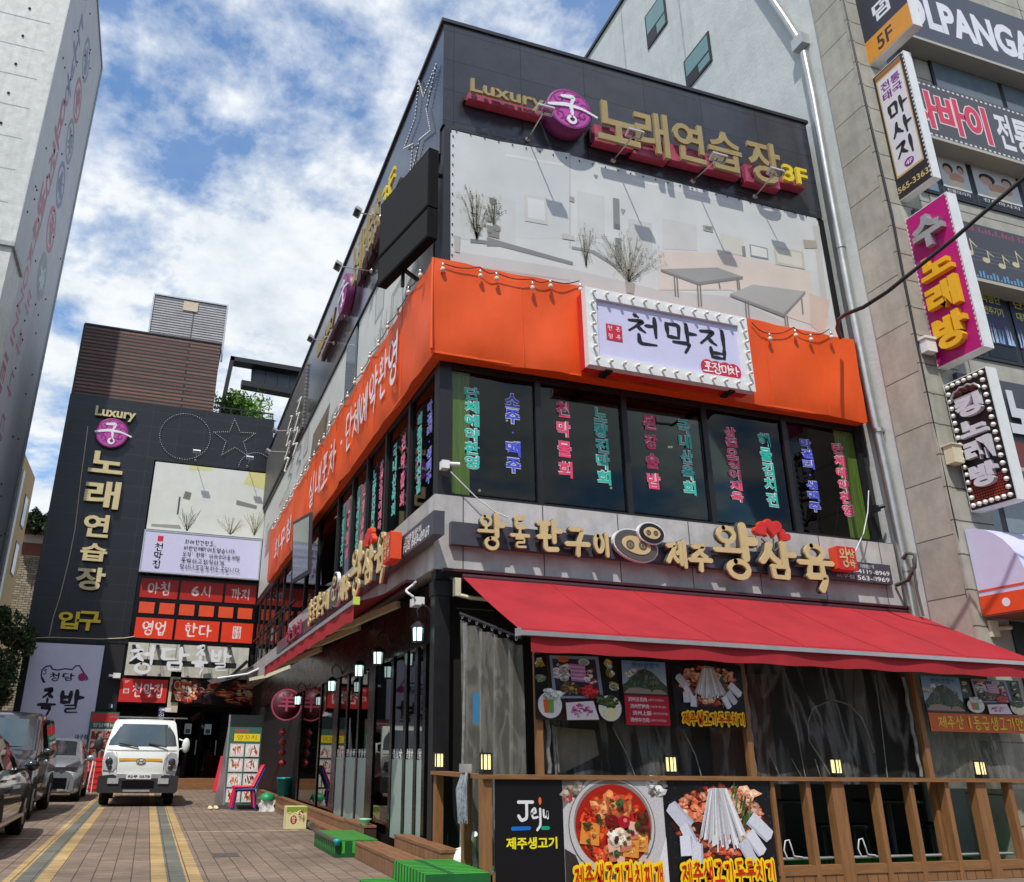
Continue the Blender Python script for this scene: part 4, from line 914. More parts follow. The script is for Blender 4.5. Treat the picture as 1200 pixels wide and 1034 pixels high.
# --- rope-light figures
def rope(fr, pts, label, d=.04, closed=True, r=.016, n=None):
    t_ = thing('rope_light', fr.p(*pts[0], d), label, 'rope light'); q = pts + [pts[0]] if closed else pts
    b = MB(); b.tube([fr.p(x, y, d) for x, y in q], r * .45, 5, True, False); b.build('wire', 'cable', t_)
    b = MB()
    for (x0, y0), (x1, y1) in zip(q, q[1:]):
        L = math.hypot(x1 - x0, y1 - y0); m_ = max(1, int(L / .07))
        for k in range(m_): p = fr.p(x0 + (x1 - x0) * k / m_, y0 + (y1 - y0) * k / m_, d + .012); b.ball(p, r, 6)
    b.build('bulb_strand', 'bulb_warm', t_, kind='stuff')
def star(u, v, r, k=.42, ro=.1): return [(u + (r if i % 2 == 0 else r * k) * cos(pi / 2 + i * pi / 5 + ro), v + (r if i % 2 == 0 else r * k) * sin(pi / 2 + i * pi / 5 + ro)) for i in range(10)]
u, v = F3L.uv(497, 125); rope(F3L, star(u - .1, 11.45, 1.0), 'star of small bulbs on the yard side granite above the black screen')
u, v = FK.uv(217, 512); rope(FK, [(u + .95 * cos(i * pi / 16), v + .95 * sin(i * pi / 16)) for i in range(32)], 'circle of small bulbs on the dark annex wall')
u, v = FK.uv(275, 515); rope(FK, star(u, v, .85), 'star of small bulbs on the dark annex wall beside the circle')
u, v = FK.uv(300, 552); rope(FK, [(u + .7 * cos(i * pi / 14), v + .75 * sin(i * pi / 14)) for i in range(15)], 'half circle of small bulbs above the annex picture board', closed=False)
FMs = FX(3.10)
for k, (a, c) in enumerate((((352, 470), (338, 520)), ((342, 490), (330, 540)))):
    u, v = FMs.uv(*a); rope(FMs, [(u + random.uniform(-.15, .15) + .5 * math.sin(i * 1.9), v - i * .14) for i in range(14)], ('tangle of bulb wire on the nearer part of the mesh screen', 'tangle of bulb wire hanging at the far end of the mesh screen')[k], closed=False, r=.03)
# ================================================================ belt signs, awnings, terrace
YS = 9.545; FSg = FY(YS)
t_ = thing('belt_sign', (7, 9.6, 3.7), 'dark strip sign with cream brush letters and pig snout masks over the red street awning', 'sign')
FSb = FY(9.645)
q = pu(FSb, [(529, 609), (529, 636), (1043, 664), (1043, 686)]); U0, U1 = q[0][0], q[2][0]; V1 = (q[0][1] + q[2][1]) / 2; V0 = (q[1][1] + q[3][1]) / 2
b = MB(); b.box(FSb, U0, U1, V0, V1, -.13, 0); b.build('backing_strip', 'sign_dark', t_)
def cream(fr, ch, a, c, wt=.2, d0=.04, d1=.14, parent=None):
    (u0, v1), (u1, v0) = fr.uv(*a), fr.uv(*c); cream_w(fr, ch, u0, u1, v0, v1, wt, d0, d1, parent)
def cream_w(fr, ch, u0, u1, v0, v1, wt, d0, d1, parent):
    b = MB(); b.brush(fr, ch, u0, u1, v0, v1, wt * 1.25, d0 - .06, d0, 'round'); l = b.build('letter', 'grey_return', parent)
    b = MB(); b.brush(fr, ch, u0, u1, v0, v1, wt, d0, d0 + .03, 'round'); b.build('letter_face', 'cream_face', l)
FR = [('왕', 558.5, 590, 606, 643), ('돌', 597, 620, 609, 641), ('판', 628, 657, 614, 645), ('구', 662, 690, 620, 650), ('이', 695, 716, 626, 652), ('제', 780, 804, 635, 664), ('주', 806, 833, 640, 668), ('왕', 835, 886, 620, 676), ('삼', 889, 931, 640, 676), ('육', 934, 977, 642, 689)]
REL = []
for ch, x0, x1, y0, y1 in FR:
    (u0, v1) = FSg.uv((x0 + x1) / 2, y0); v0 = FSg.uv((x0 + x1) / 2, y1)[1]; ua = FSg.uv(x0, (y0 + y1) / 2)[0]; ub = FSg.uv(x1, (y0 + y1) / 2)[0]
    REL.append((ch, ua, ub, v0, v1)); cream_w(FSg, ch, ua, ub, v0, v1, .19, 0, .03, t_)
def blob(fr, u, v, rx, ry, n=28, sk=0): return [(u + rx * cos(2 * pi * i / n) * (1 + .05 * sin(4 * pi * i / n)) , v + ry * sin(2 * pi * i / n) + sk * cos(2 * pi * i / n)) for i in range(n)]
def mask(fr, u, v, s, parent):
    for k, (du, dv, rx, ry, sk) in enumerate(((0, -.02, .40, .25, -.07), (.28, .2, .235, .17, -.02))):
        z = k * .05
        b = MB(); b.prism(fr, blob(fr, u + du * s, v + dv * s, rx * s + .02, ry * s + .02, 28, sk * s), -.06 + z, .0 + z); m_ = b.build('mask', 'white_face', parent)
        b = MB(); b.prism(fr, blob(fr, u + du * s, v + dv * s, rx * s, ry * s, 28, sk * s), z, .012 + z); b.build('mask_face', 'grey_return' if k == 0 else 'black_metal', m_)
        b = MB(); b.prism(fr, blob(fr, u + du * s, v + dv * s, rx * s * .68, ry * s * .6, 28, sk * s * .6), .012 + z, .02 + z); b.build('snout', 'cream_face', m_)
        for sg in (-1, 1):
            b = MB(); b.ring(fr, u + du * s + sg * rx * s * .3, v + dv * s, rx * s * .1, rx * s * .2, .023 + z, 14); b.disc(fr, u + du * s + sg * rx * s * .3, v + dv * s, rx * s * .07, .0235 + z, 8)
            b.build('nostril', 'grey_return', m_)
(u, v) = FSg.uv(745, 638); mask(FSg, u, v, .80, t_)
def heart(u, v, s, a):
    r = []
    for i in range(24):
        t = 2 * pi * i / 24; x = 16 * sin(t) ** 3 / 17; y = (13 * cos(t) - 5 * cos(2 * t) - 2 * cos(3 * t) - cos(4 * t)) / 17
        r.append((u + s * (x * cos(a) - y * sin(a)), v + s * (x * sin(a) + y * cos(a))))
    return r
def hearts(fr, u, v, k, parent, d=.03):
    for du, dv, s, a in ((-.19, .12, .13, .75), (.02, .17, .16, -.1), (.2, .06, .11, -.6)):
        b = MB(); b.prism(fr, heart(u + du * k, v + dv * k, s * k, a), d - .07, d); h = b.build('heart', 'orange_red', parent)
        b = MB(); b.prism(fr, heart(u + du * k, v + dv * k, s * k * .93, a), d, d + .008); b.build('heart_face', 'red_face', h)
        b = MB(); b.tube([fr.p(u + du * k, v + dv * k - s * k, d - .03), fr.p(u, v - .18 * k, d - .03)], .012, 5); b.build('heart_stem', 'grey_return', parent)
(u, v) = FSg.uv(905, 632); hearts(FSg, u, v, 1.0, t_)
def cube_sign(fr, u, v, s, parent):
    b = MB(); q = [(u - s, v - s * .9), (u - s * .86, v - s), (u + s * .86, v - s), (u + s, v - s * .9), (u + s, v + s * .9), (u + s * .86, v + s), (u - s * .86, v + s), (u - s, v + s * .9)]
    b.prism(fr, q, -.06, .09); cs = b.build('red_cube', 'orange_red', parent)
    b = MB(); b.prism(fr, [(u + (x - u) * .98, v + (y - v) * .98) for x, y in q], .09, .095); b.build('cube_face', 'red_face', cs)
    b = MB(); b.brush(fr, '왕', u - s * .8, u + s * .25, v - s * .7, v + s * .75, .16, None, .098, 'round'); b.brush(fr, '삼', u + s * .1, u + s * .85, v + .02, v + s * .75, .16, None, .098, 'round'); b.brush(fr, '육', u + s * .1, u + s * .85, v - s * .75, v - .02, .16, None, .098, 'round')
    b.build('cube_lettering', 'cream_face', cs)
(u, v) = FSg.uv(987, 656); cube_sign(FSg, u, v, .175, t_)
def phones(fr, ul, ur, parent, v0=V0, v1=V1):
    h = v1 - v0; b = MB(); b.text(fr, '가맹점문의', ul + (ur - ul) * .42, ur - .32, v0 + h * .70, v0 + h * .90, None, .004, .012); b.text(fr, '070-4119-8969', ul + .12, ur - .04, v0 + h * .42, v0 + h * .64, None, .004, .015)
    b.text(fr, '서구점', ul - .05, ul + .28, v0 + h * .1, v0 + h * .3, None, .004, .01); b.text(fr, '563-8969', ul + .34, ur - .06, v0 + h * .08, v0 + h * .32, None, .004, .015); b.build('phone_lettering', 'white_face', parent)
u = FSb.uv(983, 675)[0]; phones(FSb, u, U1, t_)
# side copy
FSl = FX(2.85); FSlb = FX(2.95)
t_ = thing('belt_sign', (3, 16, 3.7), 'matching strip sign with cream letters and snout masks over the yard side awning', 'sign')
un = FSlb.uv(508, 625)[0]; LEN = U1 - U0
uc = FSl.uv(461, 643)[0]; kf = (un - uc) / (U1 - (.5 * (REL[-1][2] + U1)))
b = MB(); b.box(FSlb, un - LEN * 1.16, un, V0, V1, -.14, 0); b.build('backing_strip', 'sign_dark', t_)
b = MB(); b.text(FSlb, '가맹점문의', un - 1.25, un - .5, V1 - .14, V1 - .05, None, .004, .02); b.text(FSlb, '070-4119-8969', un - 1.45, un - .15, V1 - .27, V1 - .16, None, .004, .02); b.text(FSlb, '서구점 563-8969', un - 1.5, un - .15, V0 + .04, V0 + .17, None, .004, .015); b.build('phone_lettering', 'white_face', t_)
cube_sign(FSl, uc, FSl.uv(461, 643)[1], .2, t_)
sh = uc - FSg.uv(987, 656)[0]
sc = 1.16
for ch, ua, ub, v0, v1 in REL:
    x0 = uc + (ua - FSg.uv(987, 656)[0]) * sc; cream_w(FSl, ch, x0, x0 + (ub - ua) * sc, v0, v1 + .03, .19, 0, .03, t_)
mask(FSl, uc + (FSg.uv(745, 638)[0] - FSg.uv(987, 656)[0]) * sc, FSg.uv(745, 638)[1], .85, t_)
hearts(FSl, uc + (FSg.uv(905, 632)[0] - FSg.uv(987, 656)[0]) * sc, FSg.uv(905, 632)[1], 1.0, t_)
b = MB(); b.box(FSlb, un - LEN * 1.16 - 5.5, un - LEN * 1.16 - .3, V0 - .05, V1 - .05, -.14, 0); e_ = b.build('belt_sign', 'sign_dark', None, 'farther dark strip sign with pink letters near the annex end of the awning', 'sign')
b = MB(); b.brush(FSlb, '양꼬치', un - LEN * 1.16 - 3.6, un - LEN * 1.16 - 1.2, V0 - .02, V1, .16, .02, .05, 'round'); b.build('lettering', mat('dull_pink', C(150, 60, 82), .5, var=.1), e_)

# --- awnings
t_ = thing('awning', (7, 8.9, 2.4), 'wide red fabric awning sloping over the street terrace', 'awning')
AX0, AX1, AYo, AZo, AYi, AZi = 3.46, 10.60, 7.86, 2.44, 9.70, 3.36
def aw(i, j):
    s = sin(pi * j) * .035 * (1 + .5 * sin(i * 29)) * (.6 + .4 * abs(sin(i * pi * 4)))
    return V((AX0 + (AX1 - AX0) * i, AYi + (AYo - AYi) * j, AZi + (AZo - AZi) * j - s))
b = MB(); b.grid(aw, 80, 10); b.build('canopy', 'awning_red', t_)
for k in range(1, 6): b = MB(); b.tube([aw(k / 6, j / 10) + V((0, -.001, .003)) for j in range(11)], .005, 5); b.build('seam', 'awning_red', t_)
b = MB(); b.tube([aw(i / 80, .97) + V((0, 0, .002)) for i in range(81)], .004, 5); b.build('hem_stitch', 'awning_red', t_)
b = MB(); b.grid(lambda i, j: V((AX0 + .1 + (AX1 - AX0 - .1) * i, AYo - .012 + .012 * sin(i * 40), AZo - .05 - (.155 + .006 * sin(i * 60)) * j)), 120, 2); b.build('valance', 'awning_red', t_)
b = MB(); b.wbox(AX0 - .02, AX1 + .02, AYo - .045, AYo + .03, AZo - .05, AZo - .005); b.wbox(AX0 - .05, AX0 - .02, AYo - .05, AYo + .04, AZo - .06, AZo + .02); b.build('front_bar', 'alu', t_)
b = MB(); b.tube([(AX0, 9.66, 3.32), (AX1, 9.66, 3.32)], .06, 10); b.wbox(AX0 - .25, AX1 + .1, 9.60, 9.72, 3.375, 3.41); b.build('roller', 'maroon', t_)
for x in (3.75, 6.2, 8.9):
    b = MB(); k = V((x + .5, 8.75, 2.78)); b.beam((x, 9.7, 3.2), k, .05, .07); b.beam(k, (x + .15, AYo + .03, AZo - .03), .05, .07); b.build('folding_arm', 'ivory_paint', t_)
t_ = thing('awning', (2.7, 19, 3.0), 'red awning running along the yard side with a bright red valance', 'awning')
o1 = P(416, 705.5, y=10.6); o2 = P(305, 791, x=o1.x - .1)
oy = min(o2.y, 27.5)
b = MB(); b.grid(lambda i, j: V((3.08 + (o1.x - 3.08) * j, 10.6 + (oy - 10.6) * i, 3.40 + (o1.z - 3.40) * j - .03 * sin(pi * j))), 40, 6); b.build('canopy', 'awning_red', t_)
b = MB(); b.grid(lambda i, j: V((o1.x - .01 + .01 * sin(i * 60), 10.6 + (oy - 10.6) * i, o1.z - .03 - (.2 + .008 * sin(i * 90)) * j)), 90, 2); b.build('valance', 'awning_red', t_)
b = MB(); b.wbox(o1.x - .03, o1.x + .03, 10.55, oy, o1.z - .03, o1.z + .03); b.build('front_bar', 'alu', t_)
b = MB(); b.wbox(o1.x - .04, o1.x + .04, 10.49, 10.55, o1.z - .05, o1.z + .05); b.build('bar_end', mat('lime_cap', C(200, 214, 90), .5, var=0), t_)
for y in (11.2, 13.6, 17, 21):
    b = MB(); k = V((o1.x + .36, y + 1.25, 3.06)); b.beam((3.08, y, 3.2), k, .06, .09); b.beam(k, (o1.x + .05, y + .1 + 2.3, o1.z - .04), .05, .08); b.build('folding_arm', 'ivory_paint', t_)
b = MB(); b.wbox(2.98, 3.10, 10.5, oy, 3.37, 3.41); b.tube([(3.04, 10.6, 3.33), (3.04, oy, 3.33)], .05, 8); b.build('roller', 'maroon', t_)
b = MB()
for k in range(9): a = k * .7; b.tube([(2.95 + .06 * cos(a), 10.15 + .07 * sin(a), 3.32 - k * .03), (2.95 + .06 * cos(a + .7), 10.15 + .07 * sin(a + .7), 3.29 - k * .03)], .016, 6)
b.wbox(3.0, 3.12, 10.1, 10.35, 3.02, 3.12); b.build('awning_crank', 'white_paint', None, 'white awning winder on the black corner post under the side awning', 'winder')
b = MB(); b.wbox(3.36, 3.44, 9.62, 9.70, 3.08, 3.30); b.tube([(3.4, 9.66, 3.1), (3.55, 9.6, 3.06), (4.1, 9.5, 3.02)], .025, 6); b.build('awning_bracket', 'ivory_paint', None, 'cream awning bracket beside the top of the black corner post', 'bracket')
t_ = thing('awning', (2.4, 29.6, 3.0), 'black folding awning half open before the food picture boxes', 'awning')
b = MB(); b.grid(lambda i, j: V((1.7 + 1.4 * i, 28.4 + 3.3 * j, 3.25 + .85 * i * .6 + .35 * j - .05 * sin(pi * i))), 8, 6); b.build('canopy', 'awning_dark', t_)
b = MB(); b.tube([P(338, 752, y=28.3), P(318, 777, y=28.3), P(290, 790, y=28.4), P(255, 795, y=28.6)], .035, 6); b.build('front_bar', 'white_paint', t_)
b = MB(); b.beam(P(290, 775, y=29), P(252, 810, y=28.9), .08, .1); b.beam(P(300, 780, y=30), P(240, 818, y=29.6), .07, .09); b.beam(P(252, 810, y=28.9), P(240, 815, y=30.6), .06, .08); b.build('folding_arm', 'black_metal', t_)

# --- terrace
YF = 8.20; FF = FY(YF); RZ = 1.05
slab('terrace_turf', 'turf', 3.3, 12, 8.25, 9.9, .06)
t_ = thing('terrace_fence', (6.8, 8.2, 0), 'brown timber railing of wide posts and slats round the street terrace', 'fence')
b = MB(); b.wbox(3.14, 12.2, 8.11, 8.26, RZ - .02, RZ + .02); b.wbox(3.13, 3.29, 8.265, 9.78, RZ - .02, RZ + .02); b.build('top_rail', 'wood_x', t_)
b = MB(); b.wbox(3.22, 12.2, 8.15, 8.24, .10, .19); b.wbox(3.17, 3.25, 8.25, 9.7, .06, .15); b.build('bottom_rail', 'wood_x', t_)
b = MB(); b.wbox(3.2, 12.2, 8.16, 8.21, -.02, .098); b.wbox(3.16, 3.21, 8.215, 9.78, -.02, .058); b.build('skirt_board', 'board_brown', t_)
gx = lambda px, py=960: P(px, py, y=YF).x
for x0, x1, dd in ((gx(558), gx(567), .09), (3.15, 3.27, .10)):
    pass
def post(x, wdt=.09, y=8.2, dp=.10, z0=.0): 
    b = MB(); b.wbox(x - wdt / 2, x + wdt / 2, y - dp / 2, y + dp / 2, z0, RZ - .022); b.build('post', 'wood', t_)
post(3.19, .1); 
for y in (8.78, 9.72): post(3.21, .09, y, .10)
for px, wd in ((906, .05), (948, .06), (983, .17), (1030, .065), (1070, .065), (1112, .065), (1152, .17)): post(P(px, 960, y=YF).x, wd, 8.2, .11)
for k in range(3): post(9.98 + .42 * k, .065)
post(11.3, .17)
b = MB(); b.tube([(6.6, 8.32, .24), (12, 8.32, .24)], .016, 8); b.build('steel_tube', 'alu', None, 'thin steel tube lying behind the foot of the terrace railing', 'tube')
G = 'white cable ties on the steel tube'
for px in (918, 1005):
    x = P(px + 4, 1000, y=8.3).x; 
    b = MB(); b.tube([(x, 8.3, .25), (x - .03, 8.3, .33), (x - .0, 8.3, .42), (x + .04, 8.29, .43), (x + .07, 8.3, .36), (x + .09, 8.3, .27), (x + .2, 8.3, .255)], .008, 6)
    b.build('tie_cord', 'white_paint', None, {918: 'white cord knotted on the steel tube beside the second wide railing post', 1005: 'white cord knotted on the steel tube right of the last full railing bay'}[px] if False else ('white cord loop at the foot of the railing, nearer the food boards' if px == 918 else 'white cord loop at the foot of the railing, farther right along the street'), 'cord')
# tall posts that carry the sheets
for k, (px, z) in enumerate(((635, 0), (885, 0), (1088, 0))):
    x = (3.83, 6.40, 8.93)[k]; b = MB(); b.wbox(x - .035, x + .035, 8.27, 8.34, .06, 2.5)
    b.build('sheet_post', 'wood', None, ('slim timber post right of the side curtain', 'slim timber post between the dark plastic sheets', 'slim timber post left of the hazy plastic sheet')[k], 'post')
# rail lamps
def rail_lamp(p, label):
    t_ = thing('rail_lamp', p, label, 'lamp', 'small square lamps on the terrace railing')
    x, y, z = p; b = MB(); b.wbox(x - .055, x + .055, y - .05, y + .05, z, z + .045); b.wbox(x - .05, x + .05, y - .045, y + .045, z + .185, z + .2)
    for sx in (-1, 1):
        for sy in (-1, 1): b.wbox(x + sx * .044 - .006, x + sx * .044 + .006, y + sy * .04 - .006, y + sy * .04 + .006, z + .045, z + .185)
    b.wbox(x - .004, x + .004, y - .046, y - .04, z + .045, z + .185); b.build('housing', 'black_metal', t_)
    b = MB(); b.wbox(x - .036, x + .036, y - .034, y + .034, z + .046, z + .184); b.build('glow_panel', 'lamp_glow', t_); return t_
l0 = rail_lamp((3.2, 8.2, RZ + .02), 'lit square lamp on the railing corner beside the hanging mop')
dup(l0, (5.31, 8.2, RZ + .02), 'lit square lamp on the rail above the red stew board')
dup(l0, (7.47, 8.2, RZ + .02), 'lit square lamp on the rail above the first wide post')
dup(l0, (9.62, 8.2, RZ + .02), 'lit square lamp on the rail before the hazy sheet, rightmost')
dup(l0, (3.2, 9.68, RZ + .02), 'lit square lamp on the side rail against the black corner post')
# clear sheets
def sheet(x0, x1, z0, z1, y, m_, label, amp=.025, f=9):
    b = MB(); b.grid(lambda i, j: V((x0 + (x1 - x0) * i, y + amp * sin(i * f + j * 2) + amp * .6 * sin(i * f * 2.3 - j * 5), z0 + (z1 - z0) * j)), 60, 24)
    return b.build('plastic_sheet', m_, None, label, 'plastic sheet')
sh1 = sheet(3.88, 6.36, .99, 2.32, 8.42, 'vinyl', 'clear plastic sheet with white creases below the food posters')
sh2 = sheet(6.44, 8.88, .99, 2.32, 8.40, 'vinyl', 'dark looking clear sheet with a curved white crease in the middle bay')
sheet(8.98, 11.2, .95, 2.0, 8.38, 'vinyl_hazy', 'hazy grey plastic sheet under the orange strip poster')
mat('crease_white', C(128, 128, 124), .35, var=.4, scale=12)
b = MB(); b.tube([P(x, y, y=8.39) for x, y in ((975, 912), (962, 890), (948, 868), (947, 846), (953, 830), (975, 820), (995, 826), (1010, 842), (1018, 862), (1024, 882))], .008, 5); b.build('seam', 'crease_white', sh2)
for l in (((918, 782), (930, 830), (938, 880), (944, 912)), ((1025, 790), (1032, 840), (1040, 912)), ((872, 795), (880, 850)), ((900, 880), (915, 912)), ((928, 890), (940, 912)), ((955, 890), (962, 912))): b = MB(); b.tube([P(x, y, y=8.39) for x, y in l], .005, 5); b.build('seam', 'crease_white', sh2)
b = MB()
for px, q in ((0, ((718, 852), (735, 885), (745, 912))), (1, ((800, 855), (815, 885), (822, 910))), (2, ((650, 852), (655, 905))), (3, ((648, 850), (652, 908)))): b = MB(); b.tube([P(x, y, y=8.405) for x, y in q], .007 if px < 2 else .014, 5); b.build('seam', 'crease_white', sh1)
mat('canvas_grey', C(112, 108, 92), .75, var=.2)
b = MB(); q = [P(x, y, y=8.45) for x, y in ((652, 852), (697, 856), (702, 885), (660, 906), (652, 908))]; b.add([*q, *[p + V((0, .02, 0)) for p in q]], [(0, 1, 2, 3, 4), (9, 8, 7, 6, 5)] + [(i, (i + 1) % 5, 5 + (i + 1) % 5, 5 + i) for i in range(5)]); b.build('canvas_flap', 'canvas_grey', None, 'grey canvas flap folded behind the sheet left of the middle posters', 'canvas')
for k, (x, lab) in enumerate(((6.46, 'white zip edge of the sheet right of the second slim post'), (8.82, 'white zip edge of the sheet left of the third slim post'), (3.95, 'pale zip edge of the sheet beside the first slim post'))):
    b = MB(); b.tube([(x + .012 * sin(i * 1.7), 8.33, 1.08 + 1.15 * i / 14) for i in range(15)], .022, 6); b.build('zip_edge', 'crease_white', (sh2, sh2, sh1)[k])
# side curtain on its rod
r0 = P(530, 717, x=3.3); r1 = P(612, 748, x=3.36)
t_ = thing('side_curtain', (3.32, 9, 0), 'clear plastic side curtain hung by rings from a sloping rod', 'curtain')
re_ = P(612, 748, y=8.36); rod = [V((3.30, 9.25, 2.80)), re_]
b = MB(); b.tube([rod[0], rod[1]], .02, 8); b.build('rod', 'black_metal', t_)
for k in range(8):
    p = rod[0].lerp(rod[1], (k + .3) / 8); b = MB(); b.tube([p + V((0, .03 * sin(a), .03 * cos(a) - .02)) for a in [i * .63 for i in range(11)]], .005, 5); b.build('ring', 'alu', t_)
b = MB()
def cu_(i, j):
    p = rod[0].lerp(rod[1], i * .98); z = p.z - .07 - .02 * abs(sin(i * 25)); z1 = .12
    return V((p.x + .05 * sin(i * 26 + j * 1.2) + .02 * sin(i * 55), p.y, z + (z1 - z) * j))
b.grid(cu_, 80, 26); b.build('sheet', 'vinyl_hazy', t_)
b = MB()
for i in (.02, .1, .62): b.tube([cu_(i, j / 12) + V((-.01, 0, 0)) for j in range(13)], .018 if i < .5 else .008, 6)
b.build('welt', 'crease_white', t_)
b = MB(); b.lay(FX(3.22), [(-8.62, 1.55), (-8.42, 1.55), (-8.42, 1.86), (-8.62, 1.86)], C(44, 120, 160)); b.build('blue_notice', 'print', t_)
b = MB(); b.lathe((3.26, 9.0, .06), [(.0, 0), (.13, 0), (.15, .12), (.12, .26), (.0, .30)], 12); b.build('rubbish_bag', 'white_paint', None, 'white tied rubbish bag behind the side railing', 'bag')

# --- mop hung on the rail
t_ = thing('mop', (3.16, 8.6, .6), 'grey string mop head hanging over the side rail', 'mop')
p0 = P(548, 890, x=3.12); b = MB(); rr = random.Random(5)
for k in range(150):
    a = rr.uniform(0, 6.28); r = rr.uniform(.01, .10); q0 = V((3.10 + .02 * cos(a), p0.y + r * .5 * sin(a), 1.12)); q1 = V((3.06 + .05 * cos(a), p0.y + r * sin(a), .95 - rr.uniform(0, .1))); q2 = V((3.08 + .04 * cos(a), p0.y + r * 1.05 * sin(a) + .02, .72 - rr.uniform(-.06, .12)))
    b.tube([q0, q1, q2], .007, 4)
b.build('strings', mat('mop_grey', C(150, 158, 166), .9, var=.4, scale=30), t_)
b = MB(); b.wbox(3.05, 3.14, p0.y - .06, p0.y + .06, 1.08, 1.16); b.build('head_band', 'alu', t_)
b = MB(); b.wbox(3.45, 3.5, 8.6, 8.9, .1, .15); b.tube([(3.25, 8.65, .5), (3.4, 9.2, .12)], .03, 8); b.build('white_pipe', 'white_paint', None, 'short white pipe leaning inside the side railing', 'pipe')

# --- terrace tables and stools in the dark
def stool(x, y, lab):
    t_ = thing('stool', (x, y, .06), lab, 'stool', 'stools at the terrace tables'); b = MB(); b.lathe((x, y, .06), [(.0, .40), (.16, .40), (.165, .44), (.15, .47), (0, .475)], 14); b.build('seat', 'black_gloss', t_)
    for a in (0.8, 2.4, 3.9, 5.5): b = MB(); b.tube([(x + .11 * cos(a), y + .11 * sin(a), .46), (x + .16 * cos(a), y + .16 * sin(a), .06)], .013, 6); b.build('leg', 'black_metal', t_)
    return t_
s0 = None
for k, x in ((1, 7.3), (2, 9.0)):
    t_ = thing('terrace_table', (x, 9.1, .06), ('round black table in the shade behind the stew board', 'round black table behind the first open railing bay', 'round black table behind the second wide railing post')[k], 'table', 'tables on the terrace')
    b = MB(); b.lathe((x, 9.1, .06), [(0, .70), (.4, .70), (.41, .73), (0, .735)], 24); b.build('tabletop', 'black_gloss', t_)
    b = MB(); b.lathe((x, 9.1, .06), [(.2, 0), (.2, .02), (.04, .05), (.04, .7)], 14); b.build('pedestal', 'black_metal', t_)
    for sg in (-1, 1):
        lab = 'black stool %s of the %s' % ('left' if sg < 0 else 'right', ('shaded table behind the stew board', 'table behind the first open railing bay', 'table behind the second wide railing post')[k])
        if k == 1 and sg < 0: continue
        if s0 is None: s0 = stool(x + sg * .62, 9.05, lab)
        else: dup(s0, (x + sg * .62, 9.05, .06), lab)
# ================================================================ printed boards
class Rc:                                     # a printed rectangle: x, y run 0..1
    def __init__(s, b, fr, u0, u1, v0, v1): s.b, s.fr, s.u0, s.u1, s.v0, s.v1 = b, fr, u0, u1, v0, v1; s.a = (u1 - u0) / (v1 - v0)
    def m(s, x, y): return (s.u0 + x * (s.u1 - s.u0), s.v0 + y * (s.v1 - s.v0))
    def pg(s, pts, c, step=True): s.b.lay(s.fr, [s.m(x, y) for x, y in pts], C(*c), step)
    def rect(s, x0, x1, y0, y1, c): s.pg([(x0, y0), (x1, y0), (x1, y1), (x0, y1)], c)
    def el(s, x, y, rx, ry, c, n=26, j=0.0, rot=0.0):
        p = []
        for i in range(n):
            a = 2 * pi * i / n; k = 1 + random.uniform(-j, j); ex, ey = rx * cos(a) * k, ry * sin(a) * k
            p.append((x + ex * cos(rot) - ey * sin(rot), y + (ex * sin(rot) + ey * cos(rot))))
        s.pg(p, c)
    def chunks(s, x, y, rx, ry, n, cols, sz, j=.35, el=1.6):
        b0 = s.b.d
        for i in range(n):
            s.b.d = b0 + random.uniform(0, .0022)
            a = random.uniform(0, 6.3); r = math.sqrt(random.random()); c = random.choice(cols); k = random.uniform(.75, 1.15)
            q = random.uniform(.55, 1.3) * sz
            ex, ey, ea, eb, ro = x + rx * r * cos(a), y + ry * r * sin(a), q * random.uniform(.6, el) / s.a, q * random.uniform(.5, 1), random.uniform(0, 3)
            s.el(ex, ey, ea, eb, tuple(min(255, t * k) for t in c), random.choice((6, 7, 9)), j, ro)
            if q * (s.v1 - s.v0) > .02: s.el(ex + ea * .12, ey + eb * .2, ea * .55, eb * .5, tuple(min(255, t * k * 1.16 + 10) for t in c), 6, j, ro); s.el(ex - ea * .2, ey - eb * .4, ea * .4, eb * .3, tuple(t * k * .72 for t in c), 6, j, ro)
        s.b.d = b0 + .0034
def noodles(r, x, y, n, L, sp, c):
    b0 = r.b.d
    for i in range(n):
        r.b.d = b0 + random.uniform(0, .002)
        t = (i / (n - 1) - .5) * 2 * sp; w = .008; x1, y1 = x + L * .55 * sin(t), y - L * random.uniform(.75, 1.0) * cos(t * .8); x0 = x + .13 * t
        k = random.uniform(.72, 1.05); x1 += random.gauss(0, .02); w *= random.uniform(.5, 1); y1 -= random.uniform(0, .05); r.pg([(x0 - w, y - random.uniform(0, .06)), (x0 + w, y), (x1 + w * 1.6, y1), (x1 - w * 1.6, y1 - .01)], tuple(min(255, q * k) for q in c))
